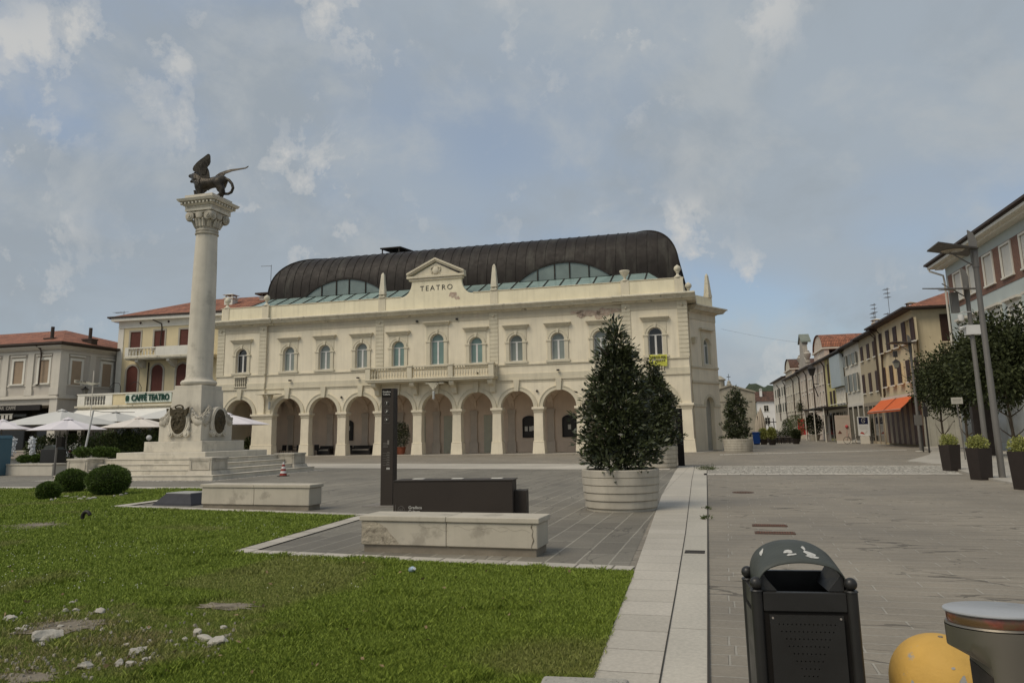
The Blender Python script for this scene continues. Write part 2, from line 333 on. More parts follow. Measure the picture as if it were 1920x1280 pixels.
# cobbled strip
M_ = bpy.data.materials.new('cobbles'); M_.use_nodes = True; t, b, L = nodes_of(M_); n = t.nodes.new
tc_ = n('ShaderNodeTexCoord'); vo = n('ShaderNodeTexVoronoi'); vo.inputs['Scale'].default_value = 7.5; L(tc_.outputs['Object'], vo.inputs['Vector'])
v2 = n('ShaderNodeTexVoronoi'); v2.feature = 'DISTANCE_TO_EDGE'; v2.inputs['Scale'].default_value = 7.5; L(tc_.outputs['Object'], v2.inputs['Vector'])
rp = n('ShaderNodeValToRGB'); L(vo.outputs['Color'], rp.inputs[0]); rp.color_ramp.elements[0].color = (.34,.31,.255,1); rp.color_ramp.elements[1].color = (.80,.75,.64,1)
r_ = n('ShaderNodeMapRange'); L(v2.outputs[0], r_.inputs[0]); r_.inputs[1].default_value = .02; r_.inputs[2].default_value = .16
x_ = n('ShaderNodeMix'); x_.data_type = 'RGBA'; L(r_.outputs[0], x_.inputs[0]); x_.inputs[6].default_value = (.20,.18,.145,1); L(rp.outputs[0], x_.inputs[7]); L(x_.outputs[2], b.inputs['Base Color'])
bp = n('ShaderNodeBump'); bp.inputs['Distance'].default_value = .04; L(r_.outputs[0], bp.inputs['Height']); L(bp.outputs[0], b.inputs['Normal']); b.inputs['Roughness'].default_value = .8
m_cob = M_
sheet('cobbled_strip', [GT(1320,874.5), GT(1765,873.5), GT(1800,887), GT(1320,887.5)], .008, m_cob)
sheet('cobble_border', [GT(1320,887.5), GT(1800,887), GT(1806,889.5), GT(1320,890.5)], .010, m_slab)
sheet('cobble_border_far', [GT(1320,873.3), GT(1765,872.4), GT(1765,873.5), GT(1320,874.5)], .010, m_slab)
sheet('street_channel', [GT(1350,851.5), GT(1700,842.5), GT(1700,843.6), GT(1350,852.8)], .006, m_slab)
# raised pavement on the right
cr = [GT(1700,866), GT(1765,872.5), GT(1800,884), GT(1840,897), GT(1925,913.5)]
sheet('right_pavement', [(33.6,12),(33.6,-50),(24.6,-50)]+cr[::-1]+[(27.5,-12),(29.5,-4),(31.2,6)], .06, mat('pavement_stone', (.40,.37,.315), .8, .14, .8, stain=((.25,.23,.19),1.4,.56,.5)), .06)
# pavement round the monument and far left strips
m_pale = mat('worn_pale_stone', (.44,.405,.345), .8, .13, 1.1, stain=((.25,.225,.18),1.2,.56,.5))
sheet('monument_surround', [GT(-90,915), GT(245,915.5), GT(385,916), (-1.2,-34.6), (-1.1,-24.4), (-14,-24.4), (-26,-33)], .006, m_mid)
sheet('monument_cobbles', [(-11.2,-34.25),(-2.35,-34.25),(-2.35,-25.4),(-11.2,-25.4)], .010, m_cob)
sheet('lawn_edging_far', [GT(-90,912.5), GT(245,912.5), GT(385,913), GT(385,917), GT(245,917), GT(-90,917)], .012, m_slab)
# ---- lawn
lawn = [(15.97,-62),(15.74,-54.67),(15.56,-50.68),(9.8,-50.21),(9.38,-45.37),(2.09,-44.12),(1.9,-41.2)]+[GT(385,917), GT(300,917.2), GT(245,917), GT(-60,916)]+[(-30,-50),(-30,-62)]
def grass_soil():
    M_ = bpy.data.materials.new('lawn_soil'); M_.use_nodes = True; t, b, L = nodes_of(M_); n = t.nodes.new
    tc = n('ShaderNodeTexCoord'); a = n('ShaderNodeTexNoise'); a.inputs['Scale'].default_value = 1.1; a.inputs['Detail'].default_value = 6; L(tc.outputs['Object'], a.inputs['Vector'])
    f = n('ShaderNodeTexNoise'); f.inputs['Scale'].default_value = 45; f.inputs['Detail'].default_value = 6; L(tc.outputs['Object'], f.inputs['Vector'])
    r = n('ShaderNodeValToRGB'); L(f.outputs[0], r.inputs[0]); e = r.color_ramp.elements; e[0].position = .3; e[0].color = (.045,.060,.012,1); e[1].position = .72; e[1].color = (.15,.19,.035,1)
    x = n('ShaderNodeMix'); x.data_type = 'RGBA'; x.blend_type = 'MULTIPLY'; x.inputs[0].default_value = .5; L(r.outputs[0], x.inputs[6]); L(a.outputs['Color'], x.inputs[7]); L(r.outputs[0], b.inputs['Base Color'])
    bp = n('ShaderNodeBump'); bp.inputs['Distance'].default_value = .03; L(f.outputs[0], bp.inputs['Height']); L(bp.outputs[0], b.inputs['Normal']); b.inputs['Roughness'].default_value = 1; b.inputs['Specular IOR Level'].default_value = .05
    return M_
sheet('lawn', lawn, .02, grass_soil(), .02)
m_soil = mat('bare_soil', (.21,.18,.135), 1, .3, 3, bump=.6, bscale=30, bd=.03, stain=((.09,.075,.05),5,.52,.8))
def blob(cx, cy, rx, ry, n=26, j=.12, ang=0):
    out = []
    for i in range(n):
        a = 2*PI*i/n; k = 1+random.uniform(-j, j); x = rx*k*math.cos(a); y = ry*k*math.sin(a)
        out.append((cx+x*math.cos(ang)-y*math.sin(ang), cy+x*math.sin(ang)+y*math.cos(ang)))
    return out
bare = []
for (px, py, rx, ry, mt_) in ((125,1178,.30,.26,m_soil),(425,1140,.26,.12,m_soil),(75,986,.55,.42,m_soil),(60,1276,.22,.10,m_soil)):
    c_ = GT(px, py); bare.append((c_[0], c_[1], rx, ry))
    sheet('bare_patch', blob(c_[0], c_[1], rx*1.15, ry*1.2, j=.38), .026, mt_)
# grass blades
def inpoly(X, Y, poly):
    ins = np.zeros(len(X), bool); j = len(poly)-1
    for i in range(len(poly)):
        xi, yi = poly[i]; xj, yj = poly[j]
        c_ = ((yi > Y) != (yj > Y)) & (X < (xj-xi)*(Y-yi)/(yj-yi+1e-12)+xi); ins ^= c_; j = i
    return ins
def vnoise(X, Y, sc, seed):
    r = np.random.default_rng(seed); g = r.random((64, 64)); x = (X*sc) % 64; y = (Y*sc) % 64; i = x.astype(int); j = y.astype(int); fx = x-i; fy = y-j
    fx = fx*fx*(3-2*fx); fy = fy*fy*(3-2*fy); i1 = (i+1) % 64; j1 = (j+1) % 64
    return (g[i, j]*(1-fx)+g[i1, j]*fx)*(1-fy)+(g[i, j1]*(1-fx)+g[i1, j1]*fx)*fy
NB = 1250000
XW = []; cam_s, cam_d = float((-P0)@UV), float((-P0)@NV)
rad = 4.3*np.exp(rng.random(NB)*math.log(34/4.3)); ang = rng.uniform(math.radians(-46), math.radians(16), NB)
wx = rad*np.sin(ang); wy = rad*np.cos(ang); q = np.stack([wx, wy], 1)-P0; S = q@UV; D = q@NV
je = (vnoise(S+33, D+71, 6, 4)-.35)*.075; k = inpoly(S+je*rng.uniform(-1, 1, len(S)), D+je*rng.uniform(-1, 1, len(S)), lawn)
dry = np.clip((vnoise(S+40, D+90, .9, 1)-.72)*3.0, 0, .45)
dm = np.full(len(S), 9.)
for (px, py, r) in ((125,1178,.75),(250,1210,.8),(380,1195,.55),(60,1250,.6),(425,1140,.4),(150,1255,.6)):
    c_ = GT(px, py); dm = np.minimum(dm, np.hypot(S-c_[0], D-c_[1])/r)
dry = np.maximum(dry, np.clip(1.15-dm+(vnoise(S+9, D+70, 5, 3)-.5)*1.0, 0, .95))
thin = rng.random(len(S)) < np.where(dm < .9, .32, 1.0)
k &= thin
for (cx, cy, rx, ry) in bare: k &= ((S-cx)/rx)**2+((D-cy)/ry)**2 > rng.uniform(.15, .85, len(S))
S, D, rad_, dry = S[k], D[k], rad[k], dry[k]; nb = len(S)
hgt = (.020+.014*vnoise(S+30, D+80, .8, 5)+.022*(vnoise(S+30, D+80, 2.5, 6) > .72))*rng.uniform(.6, 1.35, nb)*np.where(dry > .4, .8, 1)
tall = np.clip(1-rad_/5.9, 0, 1)*(vnoise(S+2, D+60, 1.6, 8) > .55); hgt *= 1+1.3*tall
wid = np.maximum(.0016, rad_*.00038)*rng.uniform(.7, 1.3, nb)
a = rng.uniform(0, 2*PI, nb); lean = rng.uniform(.2, 1.0, nb)*hgt; la = rng.uniform(0, 2*PI, nb)
ca, sa = np.cos(a)*wid, np.sin(a)*wid; lx, ly = np.cos(la)*lean, np.sin(la)*lean; z0 = np.full(nb, .018)
V = np.stack([np.stack([S-ca, D-sa, z0], 1), np.stack([S+ca, D+sa, z0], 1), np.stack([S+ca*.7+lx*.45, D+sa*.7+ly*.45, z0+hgt*.65], 1), np.stack([S+lx, D+ly, z0+hgt], 1)], 1).reshape(-1, 3)
M_ = bpy.data.materials.new('grass_blades'); M_.use_nodes = True; t, b, L = nodes_of(M_); n = t.nodes.new
at = n('ShaderNodeAttribute'); at.attribute_name = 'dry'; ge = n('ShaderNodeNewGeometry')
r1 = n('ShaderNodeValToRGB'); L(ge.outputs['Random Per Island'], r1.inputs[0]); e = r1.color_ramp.elements; e[0].color = (.11,.155,.016,1); e[1].color = (.29,.365,.055,1)
x_ = n('ShaderNodeMix'); x_.data_type = 'RGBA'; L(at.outputs['Fac'], x_.inputs[0]); L(r1.outputs[0], x_.inputs[6]); x_.inputs[7].default_value = (.27,.235,.10,1); L(x_.outputs[2], b.inputs['Base Color'])
b.inputs['Roughness'].default_value = .6; b.inputs['Specular IOR Level'].default_value = .25
go = fast('grass', V, np.arange(4*nb).reshape(-1, 4), M_); go.location = (P0[0], P0[1], 0); go.rotation_euler = (0, 0, RZ); go['kind'] = 'stuff'
at_ = go.data.attributes.new('dry', 'FLOAT', 'POINT'); at_.data.foreach_set('value', np.repeat(dry, 4).astype(np.float32))
# clover flowers scattered in the lawn
nf = 700; px_ = rng.uniform(0, 700, nf); py_ = rng.uniform(922, 1110, nf); cl = []
for x, y in zip(px_, py_):
    s_, d_ = GT(x, y)
    if inpoly(np.array([s_]), np.array([d_]), lawn)[0] and vnoise(np.array([s_+60.]), np.array([d_+99.]), .8, 9)[0] > .5: cl.append((s_, d_))
mb = MB()
for s_, d_ in cl: mb.ball((s_, d_, .042), .0065, 5, 3)
o = mb.build('clover_flowers', mat('clover', (.62,.62,.5), .9, bump=0)); o.location = (P0[0], P0[1], 0); o.rotation_euler = (0, 0, RZ); o['kind'] = 'stuff'
# edging slabs round the lawn
def stripe(name, pts, wd, side, mt_, z=.014, th=.0):
    out = []
    P_ = [Vector((*p, 0)) for p in pts]
    off = []
    for i, p in enumerate(P_):
        dd = (P_[min(i+1, len(P_)-1)]-P_[max(0, i-1)]).normalized(); off.append((p.x-dd.y*wd*side, p.y+dd.x*wd*side))
    return sheet(name, list(pts)+off[::-1], z, mt_)
stripe('lawn_edging', [(9.75,-50.23),(15.5,-50.7)], .36, 1, m_slab, .016)
stripe('lawn_edging', [(9.34,-45.4),(9.75,-50.23)], .34, 1, m_slab2, .020)
stripe('lawn_edging', [(2.09,-44.12),(9.38,-45.4)], .36, 1, m_slab, .024)
stripe('lawn_edging', [(1.9,-41.2),(2.09,-44.12)], .32, 1, m_slab2, .028)
# manhole, grates, drain, weeds
m_rust = mat('rusty_iron', (.12,.075,.055), .75, .3, 6, metal=.3, bump=.3)
m_bareg = mat('iron_dark', (.05,.045,.04), .7, .3, 6)
s_, d_ = GT(1393, 923); mb = MB(); mb.lathe([(0, 0), (.27, 0), (.27, .01), (.0, .01)], n=32)
for i in range(7):
    for j in range(7):
        if (i-3)**2+(j-3)**2 < 11: mb.box((i-3)*.065-.02, (i-3)*.065+.02, (j-3)*.065-.02, (j-3)*.065+.02, .01, .014)
mb.build('manhole_cover', m_rust, loc=W(s_, d_, .002), rz=RZ); tag(bpy.data.objects['manhole_cover'], 'round rusty manhole cover in the stone paving beyond the litter bin', 'manhole cover')
for i, (px, py, w_, lab) in enumerate(((1443,985.5,.56,'rusty rectangular drain grate, the farther of the pair in the paving'), (1453,999.5,.6,'rusty rectangular drain grate, the nearer of the pair behind the litter bin'))):
    s_, d_ = GT(px, py); g = thing('drain_grate', lab, 'grate', W(s_, d_, .002), RZ, 'rusty drain grates in the paving')
    mb = MB(); h = .24; x0 = -w_/2; mb.box(x0, w_/2, -h/2, -h/2+.03, 0, .014); mb.box(x0, w_/2, h/2-.03, h/2, 0, .014); mb.box(x0, x0+.03, -h/2+.03, h/2-.03, 0, .014); mb.box(w_/2-.03, w_/2, -h/2+.03, h/2-.03, 0, .014); mb.build('frame', m_rust, g)
    mb = MB(); k_ = 14
    for j in range(k_): xx = x0+.05+(w_-.1)*j/(k_-1); mb.box(xx-.009, xx+.009, -h/2+.03, h/2-.03, 0, .011)
    mb.build('bars', mat('rust_red', (.17,.07,.045), .85, .3, 8), g); MB().box(x0+.03, w_/2-.03, -h/2+.03, h/2-.03, 0, .003).build('pit', m_bareg, g)
s_, d_ = GT(1303, 1036); mb = MB()
for j in range(6): mb.box(-.13, .13, -.12+j*.045, -.12+j*.045+.018, 0, .004)
tag(mb.build('slot_drain', m_bareg, loc=W(s_, d_, .0125), rz=RZ), 'small slotted drain cut into the pale gutter band', 'drain')
m_weed = mat('weed_leaf', (.075,.10,.022), .7, .2, 20, bump=0, rnd=.4)
def weed(px, py, r, n_, lab):
    s_, d_ = GT(px, py); C = rng.normal(0, .45, (n_, 3))*r; C[:, 2] = np.abs(C[:, 2])*.35+.005
    Dn = C/np.linalg.norm(C, axis=1)[:, None]+np.array([0, 0, .5]); o = leafobj('weed', C, Dn, .07, .022, m_weed, None, .4); o.location = W(s_, d_, .01); tag(o, lab, 'weed', 'weeds along the gutter band')
weed(1326, 881, .42, 380, 'yellow green weed tuft at the corner of the cobbled strip')
weed(1325, 974, .09, 50, 'small weed in the gutter joint beside the square paving, nearest the camera')
weed(1325, 955, .06, 30, 'tiny weed in the gutter joint, between the two other weeds')

# crushed rubble in the worn patch
mb = MB(); r__ = random.Random(21)
for k in range(300):
    cx, cy, sx_, sy_ = r__.choice(((125,1180,70,26),(125,1180,70,26),(380,1200,45,22),(60,1262,60,20),(260,1232,60,20)))
    px, py = r__.gauss(cx, sx_), r__.gauss(cy, sy_)
    if py > 1279 or px < -20: continue
    s_, d_ = GT(px, py); w_ = r__.uniform(.009, .022); a_ = r__.uniform(0, 6)
    v8 = [(s_+w_*math.cos(a_+i*PI/2)*r__.uniform(.6, 1), d_+w_*math.sin(a_+i*PI/2)*r__.uniform(.6, 1)) for i in range(4)]
    mb.hexa([(p[0], p[1], .02) for p in v8], [(s_+(p[0]-s_)*.6, d_+(p[1]-d_)*.6, .030+w_*.5) for p in v8])
o = mb.build('rubble', mat('rubble_grey', (.31,.28,.22), .95, .35, 30, bump=.4)); o.location = (P0[0], P0[1], 0); o.rotation_euler = (0, 0, RZ); o['kind'] = 'stuff'
# ================================================================== THEATRE
m_cream = mat('cream_render', (.775,.695,.53), .85, .10, .45, bump=.1, bscale=30, streak=.22)
m_cream2 = mat('cream_parapet', (.76,.69,.50), .85, .08, .6, bump=.1, bscale=30, streak=.22)
m_trim = mat('olive_grey_trim', (.63,.57,.43), .85, .08, .8, bump=.12, bscale=30, streak=.22)
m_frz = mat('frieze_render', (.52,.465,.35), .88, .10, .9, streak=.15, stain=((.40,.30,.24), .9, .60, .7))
m_corn = mat('weathered_cornice', (.62,.57,.44), .85, .12, 1.2, bump=.2, streak=.35, stain=((.17,.15,.12), 1.6, .60, .75))
m_pink = mat('pink_render', (.74,.60,.47), .88, .08, .7, streak=.12)
m_pier = mat('pier_stone', (.76,.68,.52), .82, .09, 1.0, bump=.15, streak=.15)
m_copper = mat('dark_copper', (.023,.0185,.015), .58, .3, .8, bump=.12, bscale=2.5, metal=.1, spec=.22, bd=.03, streak=0)
def fix_copper():
    t, b, L = nodes_of(m_copper); n = t.nodes.new; src = b.inputs['Base Color'].links[0].from_socket
    tc = n('ShaderNodeTexCoord'); mp = n('ShaderNodeMapping'); mp.inputs['Scale'].default_value = (1.1, .25, .25); L(tc.outputs['Object'], mp.inputs[0])
    a = n('ShaderNodeTexNoise'); a.inputs['Scale'].default_value = 1.6; a.inputs['Detail'].default_value = 5; L(mp.outputs[0], a.inputs['Vector'])
    r = n('ShaderNodeMapRange'); r.inputs[1].default_value = .52; r.inputs[2].default_value = .75; r.inputs[4].default_value = .55; L(a.outputs[0], r.inputs[0])
    x = n('ShaderNodeMix'); x.data_type = 'RGBA'; L(r.outputs[0], x.inputs[0]); L(src, x.inputs[6]); x.inputs[7].default_value = (.075,.072,.058,1); L(x.outputs[2], b.inputs['Base Color'])
fix_copper()
def glassmat(name, col, rough=.12, curtain=0.):
    M_ = bpy.data.materials.new(name); M_.use_nodes = True; t, b, L = nodes_of(M_); n = t.nodes.new
    b.inputs['Base Color'].default_value = (*col, 1); b.inputs['Roughness'].default_value = rough; b.inputs['Specular IOR Level'].default_value = .6
    tc = n('ShaderNodeTexCoord')
    a = n('ShaderNodeTexNoise'); a.inputs['Scale'].default_value = .7; L(tc.outputs['Object'], a.inputs['Vector'])
    r = n('ShaderNodeMapRange'); L(a.outputs[0], r.inputs[0]); r.inputs[3].default_value = .6; r.inputs[4].default_value = 1.35
    x = n('ShaderNodeMix'); x.data_type = 'RGBA'; x.blend_type = 'MULTIPLY'; x.inputs[0].default_value = 1; x.inputs[6].default_value = (*col, 1); L(r.outputs[0], x.inputs[7]); L(x.outputs[2], b.inputs['Base Color'])
    if curtain:
        wv = n('ShaderNodeTexWave'); wv.inputs['Scale'].default_value = 4.5; wv.inputs['Distortion'].default_value = 2.5; wv.inputs['Detail Scale'].default_value = .4; L(tc.outputs['Object'], wv.inputs['Vector'])
        r2 = n('ShaderNodeMapRange'); L(wv.outputs['Fac'], r2.inputs[0]); r2.inputs[3].default_value = 1-curtain; r2.inputs[4].default_value = 1.1
        x2 = n('ShaderNodeMix'); x2.data_type = 'RGBA'; x2.blend_type = 'MULTIPLY'; x2.inputs[0].default_value = 1; L(x.outputs[2], x2.inputs[6]); L(r2.outputs[0], x2.inputs[7]); L(x2.outputs[2], b.inputs['Base Color'])
    bp = n('ShaderNodeBump'); bp.inputs['Distance'].default_value = .01; bp.inputs['Strength'].default_value = .15; L(a.outputs[0], bp.inputs['Height']); L(bp.outputs[0], b.inputs['Normal'])
    MATS[name] = M_; return M_
g_curt = glassmat('glass_over_curtain', (.24,.27,.24), .1, .4); g_teal = glassmat('glass_teal_curtain', (.20,.30,.27), .1, .4); g_dark = glassmat('glass_dark', (.018,.016,.012), .08)
g_mint = glassmat('skylight_glass', (.27,.36,.33), .12); g_lun = glassmat('lunette_glass', (.17,.21,.19), .08)
m_white = mat('white_paint', (.62,.61,.58), .5, .06, 3, bump=0)
m_iron = mat('dark_iron', (.03,.027,.025), .5, .2, 5, bump=0)
m_void = mat('dark_interior', (.012,.010,.008), 1, bump=0)
SC = -6.55
WX = [-25.2,-20.5,-16.95,-13.4,-9.95,-6.4,-2.95,.5,4.0,7.45,11.8]
TW = thing('theatre', 'long cream theatre with an arcade of round arches and a black barrel roof', 'theatre', W(0,0,0), RZ)
def body():
    # arcade wall: outline with arch notches
    zt = 5.86; zs = 3.66; R_ = 1.38; th = .62
    def seg(x0, x1, cs, y0, y1):
        out = [(x0, .02)]
        for c_ in cs: out += [(c_-R_, .02)]+[(c_-R_*math.cos(PI*i/18), zs+R_*math.sin(PI*i/18)) for i in range(19)]+[(c_+R_, .02)]
        out += [(x1, .02), (x1, zt), (x0, zt)]
        return MB().wall(out, [], y0, y1)
    aw = MB(); 
    for a in (seg(-22.75, 9.35, WX[1:10], 0, th), seg(-27.75, -22.75, [-25.2], -.2, th), seg(9.35, 14.27, [11.8], -.2, th)): aw.add(a.v, a.f)
    aw.build('arcade_wall', m_cream, TW)
    # archivolts and keystones
    for i, c_ in enumerate(WX):
        av = MB(); y = -.2 if i in (0, 10) else 0
        ringarch(av, c_, zs, R_-.01, R_+.26, y-.06, y+.02, 18); ringarch(av, c_, zs, R_+.26, R_+.33, y-.10, y+.02, 18)
        av.hexa([(c_-.16, y-.2, zs+R_-.06), (c_+.16, y-.2, zs+R_-.06), (c_+.16, y+.0, zs+R_-.06), (c_-.16, y+.0, zs+R_-.06)], [(c_-.25, y-.2, 5.92), (c_+.25, y-.2, 5.92), (c_+.25, y, 5.92), (c_-.25, y, 5.92)])
        av.build('archivolt', m_trim, TW)
    xs = [(WX[i]+WX[i+1])/2 for i in range(1, 9)]
    def pier(x, hw, y0=0., nm='pier'):
        p = MB(); e = .03
        p.frus(x, y0+.31, 0, .95, hw+.16, .31+.16, hw+.10, .31+.10); p.frus(x, y0+.31, .95, 1.0, hw+.13, .31+.13, hw+.06, .37)
        p.frus(x, y0+.31, 1.0, 3.28, hw+.05, .31+.05, hw+.012, .31+.012)
        p.frus(x, y0+.31, 3.28, 3.34, hw+.07, .38, hw+.07, .38); p.frus(x, y0+.31, 3.36, 3.50, hw+.05, .36, hw+.12, .43); p.frus(x, y0+.31, 3.50, 3.68, hw+.17, .48, hw+.17, .48)
        p.build(nm, m_pier, TW, bevel=.012)
    for x in xs: pier(x, .345)
    pier((-23.82-21.88)/2, .97, -.2); pier((8.83+10.42)/2, .80, -.2); pier((-27.75-26.58)/2, .585, -.2); pier((13.18+14.27)/2, .545, -.2)
    # band above the arcade, plain apron, sill course
    b_ = MB()
    for x0, x1, y in ((-22.75,9.35,0.),(-27.78,-22.75,-.2),(9.35,14.3,-.2)):
        b_.box(x0, x1, y-.10, y+.4, 5.86, 6.02); b_.box(x0, x1, y-.05, y+.4, 6.02, 6.42)
    b_.build('string_course', m_trim, TW, bevel=.01)
    b_ = MB()
    for x0, x1, y in ((-22.75,9.35,0.),(-27.78,-22.75,-.2),(9.35,14.3,-.2)): b_.box(x0, x1, y-.09, y+.3, 7.08, 7.2)
    b_.build('sill_course', m_trim, TW, bevel=.01)
    # panel lines over the arches
    b_ = MB()
    for i in range(10):
        a, c_ = WX[i]+.35, WX[i+1]-.35; y = -.2 if i in (0, 9) else 0
        if i in (0, 9): continue
        b_.box(a, c_, -.03, .02, 5.70, 5.76)
    b_.build('arcade_moulding', m_trim, TW)
    # upper wall with window openings
    def opn(i):
        if i == 5: return arch(WX[i], 7.42, 9.42, .60)
        return arch(WX[i], 7.42, 9.02, .55)
    up = MB().wall([(-22.75,6.4),(9.35,6.4),(9.35,12.3),(-22.75,12.3)], [opn(i) for i in range(1, 10)], 0, .38)
    for a in (MB().wall([(-27.75,6.4),(-22.75,6.4),(-22.75,12.3),(-27.75,12.3)], [opn(0)], -.2, .38), MB().wall([(9.35,6.4),(14.27,6.4),(14.27,12.3),(9.35,12.3)], [opn(10)], -.2, .38)): up.add(a.v, a.f)
    up.build('upper_wall', m_cream, TW)
    # rear block: side walls, back, deck
    rb = MB(); rb.box(-27.75, 14.27, .70, 22, 6.3, 12.25); rb.build('rear_block', m_cream, TW)
    MB().box(-27.75, -27.35, .62, 22, 0, 6.3).build('side_wall', m_cream, TW); MB().box(13.85, 14.27, .62, 22, 0, 6.3).build('side_wall', m_cream, TW)
    # frieze, cornice, parapet
    f_ = MB()
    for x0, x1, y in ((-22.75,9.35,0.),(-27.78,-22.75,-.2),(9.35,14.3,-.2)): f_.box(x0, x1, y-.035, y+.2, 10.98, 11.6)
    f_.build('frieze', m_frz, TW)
    c_ = MB()
    def corn(x0, x1, y):
        for z0, z1, o0, o1 in ((11.58,11.72,.10,.22),(11.72,11.80,.55,.55),(11.80,12.0,.58,.72),(12.0,12.12,.80,.80),(12.12,12.2,.74,.50)):
            c_.hexa([(x0,y-o0,z0),(x1,y-o0,z0),(x1,y+.6,z0),(x0,y+.6,z0)], [(x0,y-o1,z1),(x1,y-o1,z1),(x1,y+.6,z1),(x0,y+.6,z1)])
    corn(-22.75, 9.35, 0); corn(-28.3, -22.0, -.22); corn(8.6, 15.0, -.22); 
    c_.box(14.0, 15.0, .38, 8.2, 11.72, 12.12); c_.box(-28.3, -27.7, .38, 10, 11.72, 12.12)
    c_.build('cornice', m_corn, TW, bevel=.012)
    p = MB(); z1 = 13.38
    # parapet with the curved gable
    L_, R2 = -9.55, -3.3; def_pts = [(-22.75,12.18),(9.35,12.18),(9.35,z1),(R2,z1)]
    for i in range(1, 11):
        a = PI/2*i/10; def_pts.append((R2-1.0*math.sin(a)*.95, z1+1.35*(1-math.cos(a))))
    def_pts += [(-4.25,15.02),(-8.85,15.02)]
    for i in range(10, 0, -1):
        a = PI/2*i/10; def_pts.append((L_+1.0*math.sin(a)*.95-.15+.0, z1+1.35*(1-math.cos(a))))
    def_pts += [(L_-.15,z1),(-22.75,z1)]
    p.wall(def_pts, [], .05, .38)
    p.box(-27.6, -22.75, -.12, .38, 12.18, z1); p.box(9.35, 14.1, -.12, .38, 12.18, z1); p.box(13.8, 14.1, .38, 8, 12.18, z1-.15); p.box(-27.6, -27.3, .38, 10, 12.18, z1)
    p.build('parapet', m_cream2, TW, bevel=.01)
    for x0, x1, y in ((-22.6,L_-.25,0.),(R2+.1,9.2,0.),(-27.7,-22.6,-.17),(9.2,14.2,-.17)): MB().box(x0, x1, y+.0, y+.46, z1+.002, z1+.06).build('parapet_coping', m_trim, TW, bevel=.01)
    cp = MB()
    for x in (-27.15,-23.0,-11.55,-1.35,9.6,13.8): MB().box(x-.34, x+.34, (-.17 if x < -20 or x > 9 else 0)-.0, .3, 12.2, z1+.07).build('parapet_post', m_trim, TW, bevel=.01)
    # pediment
    pd = MB(); cx = -6.55
    pd.prism([(cx-2.35,15.0),(cx+2.35,15.0),(cx,16.2)], .02, .36)
    pd.box(cx-2.62, cx+2.62, -.18, .45, 14.92, 15.10); pd.box(cx-2.45, cx+2.45, -.06, .40, 14.72, 14.90)
    for sgn in (-1, 1):
        for w0, w1, yy in ((0,.13,-.12),(.13,.30,-.22)):
            pd.prism([(cx+sgn*2.62,15.10+w0),(cx+sgn*2.62,15.10+w1),(cx,16.33+w1),(cx,16.33+w0)], yy, .42)
    pd.build('pediment', m_trim, TW, bevel=.01)
    em = MB(); em.lathe([(0,0),(.16,.02),(.26,.12),(.30,.3),(.24,.5),(.13,.62),(0,.66)], (cx, -.02, 15.22), 16, 1, .4)
    for sgn in (-1, 1):
        em.tube([(cx+sgn*.2,-.02,15.85),(cx+sgn*.42,-.04,15.78),(cx+sgn*.44,-.04,15.6),(cx+sgn*.33,-.03,15.45),(cx+sgn*.36,-.03,15.25)], [.05,.06,.05,.05,.03], 6)
    em.build('shield_relief', m_trim, TW, smooth=True)
    text('lettering', 'TEATRO', .64, m_iron, TW, (-6.5, .035, 14.0), depth=.012, w=1.32, bold=-.004, sx=1.02)
    # quoined pilasters
    for x0, x1 in ((-27.78,-27.05),(-23.42,-22.70),(-12.07,-11.32),(-1.77,-1.03),(9.27,9.94),(13.58,14.30)):
        q = MB(); y = -.2 if (x0 < -20 or x0 > 9) else 0; n_ = 13; h = (11.55-7.2)/n_
        q.box(x0+.02, x1-.02, y-.03, y+.02, 7.2, 11.6)
        for i in range(n_): q.box(x0, x1, y-.065, y+.02, 7.2+i*h+.02, 7.2+(i+1)*h-.02)
        q.ball(((x0+x1)/2, y-.12, 11.25), .10, 8, 6); q.build('quoin', m_trim, TW)
    for x0, x1 in ((14.20,14.33),):
        q = MB(); n_ = 13; h = (11.55-7.2)/n_
        for i in range(n_): q.box(x0, x1, -.262, .5, 7.2+i*h+.02, 7.2+(i+1)*h-.02)
    q.build('quoin', m_trim, TW)
body()
